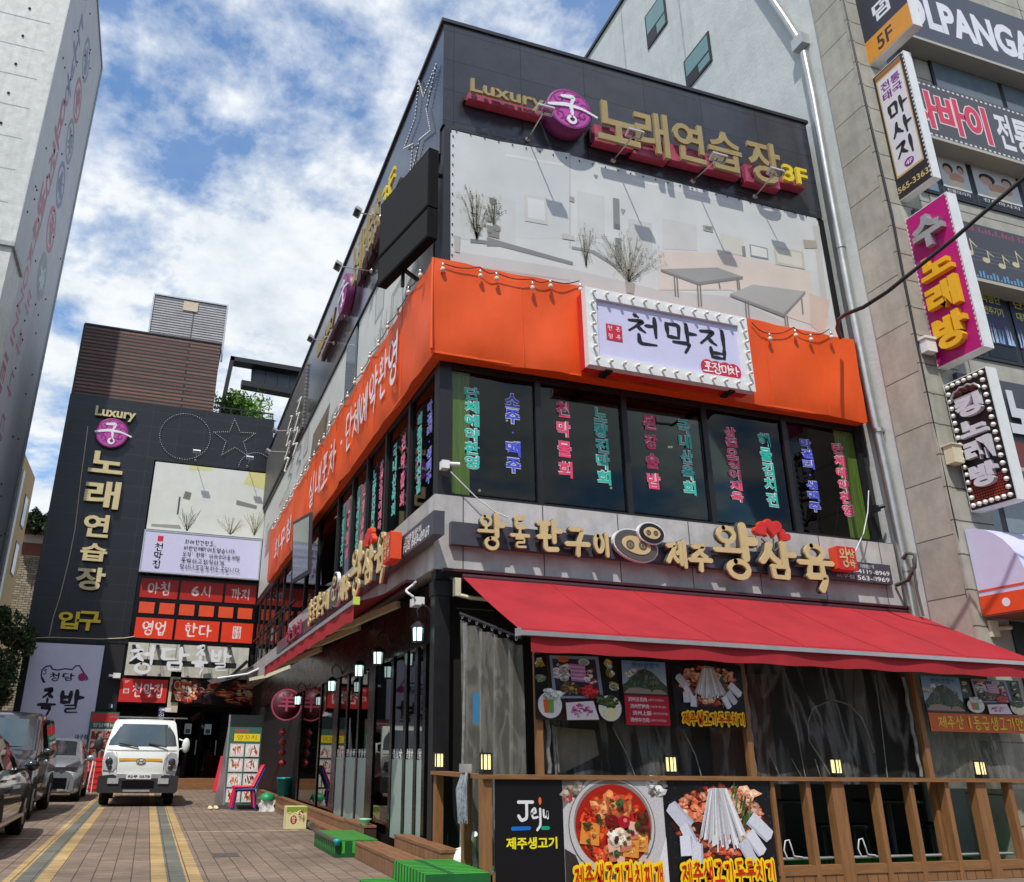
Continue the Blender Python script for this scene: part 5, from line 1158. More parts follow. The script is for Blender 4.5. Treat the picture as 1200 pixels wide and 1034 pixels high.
def dish_duruchigi(r):
    r.rect(0, 1, 0, 1, (22, 22, 26))
    for i in range(140): r.b.d = .0012 + random.uniform(0, .001); r.el(random.random(), random.random(), .003, .004, (120, 122, 130), 5)
    r.el(.5, .55, .44, .40, (58, 26, 20), 30, .08)
    M = [(168, 70, 44), (196, 98, 62), (222, 140, 104), (150, 44, 30), (232, 178, 146), (120, 40, 26), (202, 84, 56)]
    r.chunks(.5, .56, .40, .38, 260, M, .045)
    r.chunks(.28, .75, .14, .14, 14, [(232, 176, 144), (214, 120, 84)], .06); r.chunks(.74, .78, .14, .14, 16, [(232, 176, 144), (226, 150, 120)], .06)
    b0 = r.b.d
    for i in range(26):
        r.b.d = b0 + random.uniform(0, .001); x, y = .66 + random.gauss(0, .05), .55 + random.gauss(0, .13); r.pg([(x, y), (x + .02, y + .02), (x + .05, y + .16), (x + .03, y + .14)], random.choice(((66, 96, 52), (46, 72, 42), (98, 124, 72))))
    r.chunks(.72, .4, .06, .06, 6, [(212, 176, 60), (226, 190, 90)], .04)
    noodles(r, .5, .92, 70, .62, .60, (226, 228, 234))
    W = (214, 218, 230)
    for x, y, a, l, w in ((.13, .62, 2.3, .30, .085), (.2, .42, 2.0, .24, .07), (.17, .32, 1.6, .2, .08), (.26, .24, 1.5, .2, .07), (.86, .5, -.75, .3, .085), (.8, .34, -.95, .26, .075), (.72, .25, -1.1, .24, .07)):
        dx, dy = cos(a) * l / 2 / r.a * 1.1, sin(a) * l / 2; nx, ny = -sin(a) * w / r.a * 1.1, cos(a) * w
        k = random.uniform(.9, 1.06); p = [(x - dx - nx, y - dy - ny), (x + dx - nx * .9, y + dy - ny * .9), (x + dx * 1.14, y + dy * 1.14), (x + dx + nx * .9, y + dy + ny * .9), (x - dx + nx, y - dy + ny)]
        r.pg(p, tuple(q * k for q in W)); r.pg([(x - dx - nx, y - dy - ny), (x + dx - nx * .9, y + dy - ny * .9), (x + dx - nx * .6, y + dy - ny * .6), (x - dx - nx * .6, y - dy - ny * .6)], (176, 182, 200))
def dish_stew(r):
    r.rect(0, 1, 0, 1, (196, 194, 196)); r.pg([(0, .72), (.25, 1), (0, 1)], (120, 116, 112)); r.chunks(.08, .9, .12, .1, 16, [(150, 140, 128), (190, 50, 44), (110, 100, 92)], .05)
    r.chunks(.95, .93, .1, .08, 14, [(96, 92, 90), (216, 216, 216), (150, 148, 140)], .05); r.pg([(0, 0), (.22, 0), (.1, .3), (0, .36)], (54, 50, 50)); r.pg([(.86, .1), (1, .45), (1, 0), (.86, 0)], (222, 222, 226))
    cx, cy, R = .47, .56, .49
    r.el(cx, cy, R / r.a * 1.02, R * .94, (92, 88, 88), 44); r.el(cx, cy, R / r.a, R * .93, (196, 194, 192), 44); r.el(cx + .01, cy + .02, R * .92 / r.a, R * .85, (132, 126, 124), 44); r.el(cx + .01, cy + .0, R * .89 / r.a, R * .81, (164, 34, 20), 44)
    k = R * .84; r.chunks(cx, cy, k * .86 / r.a, k * .78, 240, [(206, 44, 22), (186, 36, 20), (222, 74, 34), (150, 24, 16), (230, 96, 44)], .05)
    r.chunks(cx, cy + .16, k * .5 / r.a, k * .32, 36, [(214, 128, 76), (226, 150, 96), (190, 84, 46)], .055); r.chunks(cx, cy - .26, k * .5 / r.a, k * .16, 20, [(206, 60, 34), (226, 120, 70)], .06)
    for x, y, s in ((.24, .5, .12), (.72, .42, .11), (.63, .36, .10)):
        q = [(x - s / r.a, y - s * .8), (x + s * .8 / r.a, y - s), (x + s / r.a, y + s * .7), (x - s * .7 / r.a, y + s * .9)]; r.pg(q, (224, 146, 62)); r.chunks(x, y, s * .6 / r.a, s * .6, 9, [(236, 176, 86), (200, 112, 44)], .03)
    for x, y, s in ((.46, .34, .11), (.58, .42, .10), (.66, .52, .09), (.52, .22, .07), (.78, .2, .06)):
        q = [(x - s * .5 / r.a, y - s), (x + s * .6 / r.a, y - s * .9), (x + s * .7 / r.a, y + s * .8), (x - s * .6 / r.a, y + s)]; r.pg(q, (226, 182, 160)); r.pg([(x - s * .5 / r.a, y - s), (x + s * .6 / r.a, y - s * .9), (x + s * .6 / r.a, y - s * .4), (x - s * .5 / r.a, y - s * .5)], (196, 120, 92))
    r.chunks(.5, .46, .07, .06, 16, [(240, 228, 206), (232, 208, 180)], .045); r.el(.45, .62, .07, .05, (128, 14, 24), 14); r.el(.57, .6, .06, .06, (166, 20, 34), 14); r.el(.585, .615, .02, .02, (226, 120, 130), 8)
    r.chunks(.5, .5, .3, .3, 22, [(70, 66, 34), (56, 84, 44), (96, 40, 24)], .03); r.chunks(.75, .6, .08, .1, 6, [(80, 40, 24)], .04)
def dish_tray(r, full=True):
    r.rect(0, 1, 0, 1, (66, 50, 44))
    for i in range(8): r.rect(i / 8, i / 8 + .006, 0, .3, (40, 30, 28))
    r.pg([(.0, .3), (.16, .3), (.14, 1), (0, 1)], (26, 24, 28)); r.pg([(.78, .3), (1, .3), (1, 1), (.74, 1)], (28, 26, 30))
    for x, y in ((.06, .86), (.05, .62), (.88, .9), (.9, .74), (.93, .55)): r.chunks(x, y, .03, .05, 7, [(206, 208, 200), (170, 156, 70), (120, 140, 110)], .05)
    r.pg([(.17, .98), (.76, 1.0), (.8, .35), (.2, .32)], (136, 152, 178)); r.pg([(.20, .93), (.72, .95), (.76, .38), (.24, .36)], (52, 52, 64))
    r.el(.33, .93, .07, .05, (206, 116, 56), 14); r.el(.58, .9, .07, .055, (216, 222, 226), 14); r.el(.58, .9, .05, .04, (150, 190, 180), 12)
    r.chunks(.3, .74, .09, .12, 26, [(216, 218, 224), (196, 200, 212)], .05)
    for i in range(9): y = .60 + i * .03; x = .4 + .01 * i; r.pg([(x + .02 - i * .012, y), (x + .2 - i * .012, y - .012), (x + .21 - i * .012, y + .018), (x + .02 - i * .012, y + .028)], ((190, 130, 196), (224, 186, 222))[i % 2])
    r.chunks(.66, .66, .06, .12, 18, [(220, 222, 226), (170, 60, 44)], .045); r.chunks(.4, .48, .13, .09, 70, [(130, 106, 60), (96, 78, 44), (166, 140, 90), (70, 54, 34)], .035); r.chunks(.62, .44, .10, .09, 60, [(196, 40, 44), (222, 72, 66), (166, 24, 30)], .035)
    r.el(.15, .22, .14, .2, (222, 222, 224), 22); r.chunks(.16, .38, .1, .07, 24, [(228, 230, 232), (206, 214, 206)], .05)
    for i in range(6): r.pg([(.07 + .02 * i, .3), (.09 + .02 * i, .3), (.10 + .018 * i, .1), (.085 + .018 * i, .1)], (216, 104, 44) if i < 3 else (104, 164, 72))
    r.el(.86, .2, .14, .2, (222, 220, 214), 22); r.chunks(.85, .3, .11, .08, 40, [(66, 84, 46), (92, 110, 62), (48, 62, 36)], .05); r.el(.86, .12, .08, .09, (226, 220, 170), 14)
    r.pg([(.33, .26), (.66, .3), (.72, .02), (.34, .0)], (224, 216, 222)); r.chunks(.5, .15, .13, .08, 40, [(206, 120, 170), (226, 170, 200), (160, 70, 120)], .025)
def pic_mountain(r, txt=True):
    for i in range(14): k = i / 13; r.rect(0, 1, .25 + .75 * i / 14, .25 + .75 * (i + 1) / 14 + .002, (150 - 76 * k + 40, 180 - 50 * k + 26, 214 - 8 * k))
    r.chunks(.3, .62, .3, .12, 16, [(214, 222, 230), (196, 208, 220)], .09, .2)
    r.pg([(0, .0), (1, .0), (1, .28), (.86, .44), (.74, .62), (.66, .70), (.52, .78), (.36, .72), (.27, .6), (.2, .52), (.08, .36), (0, .3)], (62, 82, 68))
    b0 = r.b.d
    for i in range(46):
        r.b.d = b0 + random.uniform(0, .001); x = random.uniform(.12, .85); y = random.uniform(.2, .72 - abs(x - .5) * .7); h = random.uniform(.05, .14); r.pg([(x, y), (x + .03, y - .02), (x + .05, y + h), (x + .02, y + h * .9)], random.choice(((104, 112, 108), (48, 66, 56), (84, 100, 84), (128, 132, 126))))
    r.chunks(.5, .2, .5, .09, 40, [(56, 84, 54), (70, 98, 62), (46, 70, 48)], .07)
    r.pg([(0, .05), (.12, .2), (.34, .23), (.62, .16), (.64, .04), (0, .0)], (150, 138, 130)); r.pg([(.6, .04), (.68, .17), (.84, .19), (.98, .08), (1, 0), (.6, 0)], (158, 134, 116)); r.rect(0, 1, 0, .05, (58, 48, 44))
    if txt: r.b.brush(r.fr, '한라산정기', *[r.m(.22, 0)[0], r.m(.86, 0)[0], r.m(0, .82)[1], r.m(0, .94)[1]], .12, col=C(40, 56, 90))
def shout(r, tx, x0, x1, y0, y1):
    (u0, v0), (u1, v1) = r.m(x0, y0), r.m(x1, y1)
    r.b.brush(r.fr, tx, u0, u1, v0, v1, .46, col=C(250, 214, 22), style='round'); r.b.brush(r.fr, tx, u0, u1, v0, v1, .13, col=C(196, 40, 22), style='round')
def board(name, fr, u0, u1, v0, v1, label, draw, th=.012, m_='print', cat='poster', base=(20, 20, 24), par=None):
    b = MB(); b.col = C(*base); b.box(fr, u0, u1, v0, v1, -th, 0); b.d = .0006; r = Rc(b, fr, u0, u1, v0, v1); draw(r); return b.build(name, m_, par, label if par is None else None, cat if par is None else None)
random.seed(11)
FP = FY(8.14)
def uvr(fr, a, c): (u0, v1), (u1, v0) = fr.uv(*a), fr.uv(*c); return u0, u1, v0, v1
# boards on the railing
BX = [3.27, 3.99, 5.14, 6.47]
def d_jeju(r):
    r.rect(0, 1, 0, 1, (14, 14, 18)); b = r.b; b.col = C(226, 228, 232)
    for pts, w in (([(.34, .80), (.55, .80)], .05), ([(.46, .80), (.46, .66), (.38, .64), (.34, .68)], .05), ([(.53, .70), (.60, .71), (.58, .75), (.53, .72), (.55, .66), (.62, .67)], .035), ([(.66, .74), (.66, .60), (.61, .56)], .04), ([(.71, .73), (.71, .67), (.76, .67), (.77, .73), (.77, .66)], .035)):
        le, ri = ribbon([r.m(x, y) for x, y in pts], w * .6, 'round'); n = len(le); b.add([r.fr.p(p.x, p.y, b.d) for p in le + ri], [(j, j + 1, n + j + 1, n + j) for j in range(n - 1)]); b.d += .0004
    r.el(.66, .81, .022, .035, (232, 110, 50), 10); r.pg([(.22, .575), (.24, .59), (.5, .592), (.52, .58), (.5, .56), (.24, .555)], (20, 110, 200)); r.pg([(.66, .575), (.68, .592), (.78, .592), (.80, .575), (.78, .56), (.68, .56)], (20, 160, 120))
    b.col = C(240, 226, 30); b.text(r.fr, '제주생고기', *[r.m(.15, 0)[0], r.m(.9, 0)[0], r.m(0, .40)[1], r.m(0, .50)[1]], bold=.03)
board('rail_board', FP, BX[0], BX[1], -.01, 1.03, 'black board with white Jeju script and yellow lettering on the railing', d_jeju)
def d_stew(r): dish_stew(Rc(r.b, r.fr, r.u0, r.u1, r.v0 + (r.v1 - r.v0) * .06, r.v1)); shout(r, '제주생고기김치찌개', .06, .92, .08, .25)
board('rail_board', FP, BX[1] + .003, BX[2], -.01, 1.03, 'board with a steel pot of red kimchi stew on the railing', d_stew, m_='print_food')
def d_duru(r): dish_duruchigi(Rc(r.b, r.fr, r.u0, r.u1, r.v0 + (r.v1 - r.v0) * .12, r.v1)); shout(r, '제주생고기두루치기', .1, .96, .08, .25)
board('rail_board', FP, BX[2] + .003, BX[3], -.01, 1.03, 'board with stir fried pork and white mushrooms on the railing right of the stew', d_duru, m_='print_food')
# hanging posters
FH = FY(8.24)
board('hanging_poster', FH, *uvr(FH, (626, 766), (727, 846)), 'poster of a meat tray with bowls of vegetables hanging left under the awning', lambda r: dish_tray(r), m_='print_food')
def d_mt(r):
    pic_mountain(Rc(r.b, r.fr, r.u0, r.u1, r.v0 + (r.v1 - r.v0) * .46, r.v1), True); r.rect(0, 1, 0, .455, (176, 22, 50)); b = r.b; b.col = C(232, 214, 220)
    for i, (tx, t2) in enumerate((('济州五花肉', '(제주오겹살)'), ('济州猪梅肉', '(제주목살)'), ('济州上肠', '(제주항정살)'), ('济州中方肉', '(제주가브리살)'))):
        y = .36 - i * .105; x = (.08, .12, .16, .1)[i]; b.text(r.fr, tx, r.m(x, 0)[0], r.m(x + .42, 0)[0], r.m(0, y)[1], r.m(0, y + .07)[1], bold=.02); b.text(r.fr, t2, r.m(x + .45, 0)[0], r.m(min(.97, x + .8), 0)[0], r.m(0, y + .01)[1], r.m(0, y + .05)[1])
board('hanging_poster', FH, *uvr(FH, (728, 774), (785, 851)), 'poster of a green mountain above a red Chinese menu list', d_mt)
def d_du2(r): dish_duruchigi(Rc(r.b, r.fr, r.u0, r.u1, r.v0 + (r.v1 - r.v0) * .2, r.v1)); shout(r, '제주생고기두루치기', .08, .96, .05, .22)
board('hanging_poster', FH, *uvr(FH, (786, 776), (876, 854)), 'poster of pork and white mushrooms hanging right of the mountain picture', d_du2, m_='print_food')
u0, u1, v0, v1 = uvr(FH, (1078, 792), (1200, 860))
hx = v0 + (v1 - v0) * .34; um = u0 + .62
board('hanging_poster', FH, u0, um, hx, v1, 'poster of a green mountain above the orange strip at the right', lambda r: pic_mountain(r, True))
board('hanging_poster', FH, um + .003, um + 1.0, hx, v1, 'meat tray poster beside the right hand mountain picture', lambda r: dish_tray(r), m_='print_food')
def d_or(r): r.rect(0, 1, 0, 1, (206, 96, 36)); r.b.col = C(240, 214, 40); r.b.brush(r.fr, '제주산1등급생고기만', r.m(.08, 0)[0], r.m(.95, 0)[0], r.m(0, .18)[1], r.m(0, .82)[1], .12); r.b.text(r.fr, '1', r.m(.385, 0)[0], r.m(.40, 0)[0], r.m(0, .2)[1], r.m(0, .82)[1])
board('strip_poster', FH, u0 + .02, um + 1.0, v0, hx - .004, 'orange strip poster with yellow writing under the right hand pictures', d_or)
def d_sac(r):
    r.rect(0, 1, 0, 1, (186, 180, 166)); r.el(.5, .72, .34, .1, (40, 92, 160), 20); r.b.col = C(196, 70, 60); r.rect(.25, .75, .5, .56, (196, 110, 100)); r.rect(.3, .7, .42, .46, (190, 150, 140)); r.rect(.34, .62, .3, .33, (150, 140, 130))
FI = FY(8.7)
board('paper_sack', FI, *uvr(FI, (1163, 868), (1187, 915)), 'pale sack with a blue oval mark behind the hazy sheet', d_sac, .2, cat='sack')

# ================================================================ annex signs
YKs = YK - .02; FA = FY(YKs); FA2 = FY(YK - .12)
t_ = thing('channel_letter_sign', (-2.78, YK - .1, 6), 'tall column of pale gold karaoke letters with purple emblem on the dark annex', 'sign')
def al(tx, a, c, mt, d=.16, bold=.03, par=t_):
    (u0, v1), (u1, v0) = FA2.uv(*a), FA2.uv(*c); b = MB(); b.text(FA2, tx, u0, u1, v0, v1, 0, .06, bold); b.build('letter', mt, par)
    b = MB(); b.text(FA2, tx, u0 + .02, u1 - .02, v0, v1, -.1, -.001, bold); b.build('letter_return', 'grey_return', par)
al('Luxury', (113, 476), (158, 496), 'gold_light'); (u, v) = FA2.uv(131, 508); emblem(FA2, u, v, .60, -.1, .05, t_)
for tx, a, c in (('노', (107, 528), (143, 557)), ('래', (102, 562), (138, 598)), ('연', (100, 602), (126, 631)), ('습', (96, 636), (124, 659)), ('장', (91, 664), (121, 693))): al(tx, a, c, 'gold_light')
t_ = thing('entrance_sign', (-2.8, YK - .1, 5.1), 'two yellow letters meaning entrance above the white banner', 'sign')
al('입', (70, 716), (91, 738), 'yellow_face', par=t_); al('구', (92, 716), (116, 740), 'yellow_face', par=t_)
# picture board and the lilac poem sign
FB2 = FY(YK - .03); b = MB(); u0, u1, v0, v1 = -1.06, 3.28, 8.95, 11.6
b.col = C(214, 216, 208); b.box(FB2, u0, u1, v0, v1, -.03, 0)
twig(b, FB2, 0.4, 9.0, 14, 1.0, .6, C(120, 116, 100), .012); twig(b, FB2, 2.0, 9.0, 16, .8, .9, C(150, 144, 110), .012); twig(b, FB2, 2.9, 9.05, 14, 1.0, .5, C(150, 146, 100), .012)
for q, c in (([(-.05, 9.6), (.02, 9.6), (.02, 10.3), (-.05, 10.3)], (90, 90, 88)), ([(.1, 10.25), (.36, 10.2), (.4, 10.5), (.16, 10.55)], (120, 116, 100)), ([(2.1, 10.2), (2.9, 10.1), (2.9, 10.25), (2.1, 10.4)], (130, 130, 126)), ([(-.9, 9.05), (.2, 9.05), (.1, 9.2), (-.9, 9.15)], (150, 148, 140)), ([(2.3, 11.1), (3.28, 10.9), (3.28, 11.6), (2.5, 11.6)], (214, 208, 140)), ([(.2, 11.4), (1.1, 11.5), (1.0, 11.6), (.2, 11.6)], (212, 208, 150))): b.lay(FB2, q, C(*c))
b.build('mural_billboard', 'print', None, 'faded picture board on the dark annex above the lilac poem sign', 'billboard')
G = 'flood lamps over the annex picture board'
for px, py, l in ((229, 537, 'flood lamp at the left over the annex picture board'), (290, 544, 'flood lamp at the right over the annex picture board')):
    B_ = P(px, py + 3, y=YK); flood(B_, B_ + V((0, -.75, .12)), l, G, (0, -1, 0))
t_ = thing('poem_sign', (1.1, YK - .3, 7.2), 'lilac light box with a black brush written verse above red panels', 'sign')
FPm = FY(YK - .32); u0, u1, v0, v1 = -1.1, 3.2, 7.28, 8.86
b = MB(); b.box(FPm, u0, u1, v0, v1, -.2, -.03); b.box(FPm, u0, u1, v1 - .05, v1, -.03, 0); b.box(FPm, u0, u1, v0, v0 + .05, -.03, 0); b.box(FPm, u0, u0 + .05, v0 + .05, v1 - .05, -.03, 0); b.box(FPm, u1 - .05, u1, v0 + .05, v1 - .05, -.03, 0); b.build('frame', 'alu', t_)
b = MB(); b.box(FPm, u0 + .05, u1 - .05, v0 + .05, v1 - .05, -.029, -.015); b.build('face', 'lilac', t_)
b = MB(); b.d = -.014; b.col = C(30, 26, 34)
ux, _ = FPm.uv(187, 640); b.lay(FPm, [(ux - .1, 8.45), (ux + .1, 8.45), (ux + .1, 8.66), (ux - .1, 8.66)], C(200, 40, 60))
for k, c in enumerate('천막집'): b.brush(FPm, c, ux - .18, ux + .16, 8.1 - k * .32, 8.36 - k * .32, .15, col=C(30, 26, 34))
for k, (tx, w_) in enumerate((('화려한간판도,', .62), ('비싼인테리어도없습니다.', 1.0), ("오직'천막'이라는이름처럼", 1.02), ('투박하고정직하게', .74), ('맛하나로승부하는곳입니다.', 1.12))):
    x0 = FPm.uv(216, 640)[0]; b.brush(FPm, tx, x0 - .02 * k, x0 + 2.02 * w_, 8.44 - k * .235, 8.60 - k * .235, .12, jit=.05)
b.build('lettering', 'print', t_)
# red window panels
FR_ = FY(YK - .01)
ux = [P(160, 690, y=YK).x, P(210, 690, y=YK).x, P(263, 690, y=YK).x, P(310, 690, y=YK).x]
ux[0] = -1.02; ux[3] = 3.22
for row, (v0, v1, words) in enumerate(((6.42, 7.12, ['아침', '6시', '까지']), (4.98, 5.70, ['영업', '한다', '']))):
    for k in range(3):
        def d_red(r, k=k, row=row, words=words):
            r.rect(0, 1, 0, 1, (226, 60, 24) if row else (176, 34, 22)); b = r.b; b.col = C(236, 220, 214) if row else C(206, 190, 186)
            if words[k]:
                if words[k][0] == '6': b.text(r.fr, '6', r.m(.26, 0)[0], r.m(.44, 0)[0], r.m(0, .22)[1], r.m(0, .78)[1], bold=.03); b.brush(r.fr, '시', r.m(.48, 0)[0], r.m(.76, 0)[0], r.m(0, .22)[1], r.m(0, .8)[1], .14)
                else: b.brush(r.fr, words[k], r.m(.18, 0)[0], r.m(.84, 0)[0], r.m(0, .2)[1], r.m(0, .8)[1], .15)
            else:
                r.rect(.36, .62, .2, .82, (232, 216, 212)); b.col = C(206, 60, 40)
                for q, (i, j) in zip('천본막점', ((0, 1), (1, 1), (0, 0), (1, 0))): b.brush(r.fr, q, r.m(.37 + .125 * i, 0)[0], r.m(.48 + .125 * i, 0)[0], r.m(0, .23 + .3 * j)[1], r.m(0, .48 + .3 * j)[1], .12, col=C(206, 60, 40))
        board('window_panel', FR_, ux[k] + .05, ux[k + 1] - .04, v0, v1, ('dim red window panel, left of three under the poem sign', 'dim red window panel in the middle under the poem sign', 'dim red window panel at the right under the poem sign', 'bright red panel with white writing, left over the ivory band', 'bright red panel with white writing, middle over the ivory band', 'bright red panel with a white square seal over the ivory band')[row * 3 + k], d_red, par=back)
for k in range(6):
    x = -.98 + k * .70; b = MB(); b.box(FR_, x + .05, x + .58, 5.86, 6.26, -.01, .003); b.build('red_pane', 'orange_red', back)
# white brush letters over the entrance
FJ = FY(YK - .62)
t_ = thing('brush_letter_sign', (1, YK - .5, 3.7), 'white brush script letters standing off the ivory entrance band', 'sign')
for ch, x0, x1, y0, y1 in (('청', 152, 182, 758, 788), ('담', 187, 221, 760, 785), ('족', 226, 243, 758, 789), ('발', 246, 270, 762, 786)):
    (u0, v1), (u1, v0) = FJ.uv(x0, y0), FJ.uv(x1, y1); b = MB(); b.brush(FJ, ch, u0, u1, v0, v1, .15, -.05, 0, 'brush'); b.build('letter', 'white_face', t_)
b = MB()
for k in range(5): p = P(157 + k * 28, 757, y=YK - .3); b.wbox(p.x - .06, p.x + .06, p.y - .1, p.y + .2, p.z - .05, p.z + .03); b.tube([p, (p.x - .08, p.y - .3, p.z - .3)], .01, 4); b.tube([p, (p.x + .08, p.y - .3, p.z - .3)], .01, 4)
b.build('bracket', 'black_metal', t_)
b = MB(); b.box(FJ, -.98, 2.66, 4.02, 4.2, -.25, -.1); b.build('beam', 'black_metal', t_)
# the white banner with the pig drawing
FW = FY(YK - .06)
t_ = thing('pig_banner', (-3, YK - .1, 1.3), 'grey white hanging banner with a pig outline and black brush letters', 'banner')
u0, u1 = -4.2, -1.88; b = MB(); b.box(FW, u0, u1, 1.34, 4.64, -.02, 0); b.build('cloth', 'banner_grey', t_)
b = MB(); b.d = .001; b.col = C(24, 20, 34)
def line(pts, w, px=True):
    q = [FW.uv(*zp) for zp in zq(0, 600, 2.954, pts)] if px else pts
    for (a, c) in zip(q, q[1:]):
        le, ri = ribbon([a, c], w, 'round'); n = len(le); b.add([FW.p(p.x, p.y, b.d) for p in le + ri], [(j, j + 1, n + j + 1, n + j) for j in range(n - 1)]); b.d += .0001
line([(143, 575), (150, 590)], .04); line([(155, 590), (143, 568), (145, 548), (160, 535), (175, 533), (182, 545), (200, 548), (225, 543), (250, 546), (262, 533), (275, 533), (282, 545), (290, 558), (300, 570), (303, 578), (298, 583)], .045); line([(152, 550), (160, 545), (158, 560), (150, 562)], .03)
u, v = FW.uv(0 + 285 / 2.954, 600 + 572 / 2.954); b.col = C(170, 36, 110); b.disc(FW, u, v, .14, b.d, 16); b.d += .0004
def bb(ch, x0, x1, y0, y1, wt):
    (u0, v1), (u1, v0) = [FW.uv(*p) for p in zq(0, 600, 2.954, [(x0, y0), (x1, y1)])]; b.brush(FW, ch, u0, u1, v0, v1, wt, col=C(24, 20, 34))
bb('청', 172, 208, 558, 585, .17); bb('담', 214, 258, 560, 584, .17); bb('족', 136, 190, 615, 702, .18); bb('발', 205, 284, 622, 694, .19); b.text(FW, '대구점', u1 - .5, u1 - .1, 1.55, 1.7, bold=.02)
b.build('lettering', 'print', t_)
# small signs round the entrance
FS2 = FY(YK - .14)
def d_2f(r):
    r.rect(0, 1, 0, 1, (206, 44, 40)); b = r.b; b.col = C(236, 220, 214); b.text(r.fr, '2F', r.m(.08, 0)[0], r.m(.18, 0)[0], r.m(0, .82)[1], r.m(0, .92)[1]); b.brush(r.fr, '천막집', r.m(.26, 0)[0], r.m(.94, 0)[0], r.m(0, .24)[1], r.m(0, .76)[1], .15); r.rect(.08, .2, .36, .56, (232, 214, 210)); r.rect(.1, .18, .39, .53, (206, 90, 80))
u0, u1, v0, v1 = uvr(FS2, (142, 795), (194, 824)); board('small_sign', FS2, u0, u1, v0, v1, 'small red light box with white brush letters over the white truck', d_2f, .12, cat='sign', base=(190, 170, 130))
b = MB(); b.wbox(u1 + .06, u1 + .42, YK - .1, YK + .02, v0 - .3, v1 + .3); b.build('metal_casing', 'vent_beige', None, 'plain greyish casing panel right of the small red light box', 'panel')
def d_num(r): r.rect(0, 1, 0, 1, (22, 26, 44)); r.rect(.06, .94, .1, .9, (30, 36, 60)); r.b.col = C(226, 228, 232); r.b.text(r.fr, '2', r.m(.4, 0)[0], r.m(.6, 0)[0], r.m(0, .25)[1], r.m(0, .75)[1], bold=.03)
u0, u1, v0, v1 = uvr(FS2, (126, 824), (136, 831)); board('number_plate', FS2, u0, u1, v0, v1, 'small navy plate with the number 2 beside the banner', d_num, .02, cat='plate')
def d_menu(r):
    r.rect(0, 1, 0, 1, (60, 104, 86)); r.rect(.05, .95, .8, .97, (196, 50, 50)); r.rect(.08, .92, .03, .66, (206, 206, 200))
    for i in range(2):
        for j in range(3): r.rect(.12 + .42 * i, .46 + .42 * i, .08 + .19 * j, .24 + .19 * j, (150, 40, 40)); r.chunks(.29 + .42 * i, .16 + .19 * j, .12, .06, 8, [(196, 96, 70), (120, 30, 30), (226, 190, 160)], .05)
    r.b.col = C(232, 236, 230); r.b.text(r.fr, '청담메뉴', r.m(.12, 0)[0], r.m(.88, 0)[0], r.m(0, .70)[1], r.m(0, .78)[1])
u0, u1, v0, v1 = uvr(FS2, (107, 834), (134, 880)); board('menu_board', FS2, u0, u1, v0 - .4, v1, 'green menu board with food pictures between banner and truck', d_menu, .03, cat='menu board')
def d_meat(r, n=3):
    r.rect(0, 1, 0, 1, (36, 18, 18)); r.chunks(.5, .5, .48, .45, 34, [(176, 60, 40), (210, 110, 70), (232, 176, 140), (120, 30, 30), (90, 24, 22)], .16); r.chunks(.5, .45, .45, .4, 60, [(196, 80, 46), (226, 150, 110), (232, 190, 160), (140, 40, 30)], .08); r.el(.15, .75, .1, .2, (206, 150, 110), 16); r.el(.15, .75, .07, .14, (176, 50, 36), 14)
    r.b.col = C(236, 232, 228); r.b.brush(r.fr, '족발', r.m(.4, 0)[0], r.m(.6, 0)[0], r.m(0, .4)[1], r.m(0, .62)[1], .2)
FQ = FY(YK - .16); u0, u1, v0, v1 = uvr(FQ, (203, 796), (237, 824)); board('picture_box', FQ, u0, u1, v0, v1, 'smaller dark light box with sliced pork, left over the glass doors', d_meat, .14, 'print_food', 'light box')
u0, u1, v0, v1 = uvr(FQ, (239, 797), (300, 827)); board('picture_box', FQ, u0, u1 + .9, v0, v1, 'wider dark light box with sliced pork over the entrance', d_meat, .14, 'print_food', 'light box')
b = MB(); b.col = C(50, 40, 80); v_ = P(190, 832, y=YK - .3); FV = FY(YK - .3); b.box(FV, v_.x - .12, v_.x + .1, v_.z - .35, v_.z + .1, -.03, 0); b.d = .001; b.col = C(226, 226, 230); b.column(FV, '영업', v_.x - .01, v_.z - .32, v_.z + .06, .16); b.build('blade_sign', 'print', None, 'tiny dark vertical sign with white letters above the truck roof', 'sign')
def wall_box(px, py, y, s, nm, lab, m_='white_paint'):
    p = P(px, py, y=y); b = MB(); b.wbox(p.x - s, p.x + s, p.y - s, p.y + s, p.z - s * .7, p.z + s * .7); b.wbox(p.x - s * 2.2, p.x - s, p.y - s * .4, p.y + s * .4, p.z - s * .3, p.z + s * .3); b.build(nm, m_, None, lab, 'camera' if 'cam' in nm else 'box')
wall_box(137, 792, YK - .2, .12, 'security_camera', 'white security camera left of the small red light box'); wall_box(197, 832, YK - .3, .1, 'junction_box', 'small white box on the entrance wall above the truck')
b = MB(); pts = [(58, 745), (62, 725), (70, 700), (80, 660), (88, 620), (95, 560), (103, 500)]; b.tube([P(x, y, y=YK - .02) for x, y in pts], .014, 5); b.build('bulb_wire', 'vent_beige', None, 'thin pale wire hanging down the dark annex beside the gold letters', 'wire')
b = MB(); b.tube([P(x, y, y=YK - .03) for x, y in ((40, 748), (60, 747), (90, 748), (118, 749), (145, 748), (158, 746))], .016, 5); b.build('bulb_wire', 'vent_beige', None, 'dotted pale wire running across under the yellow letters', 'wire')
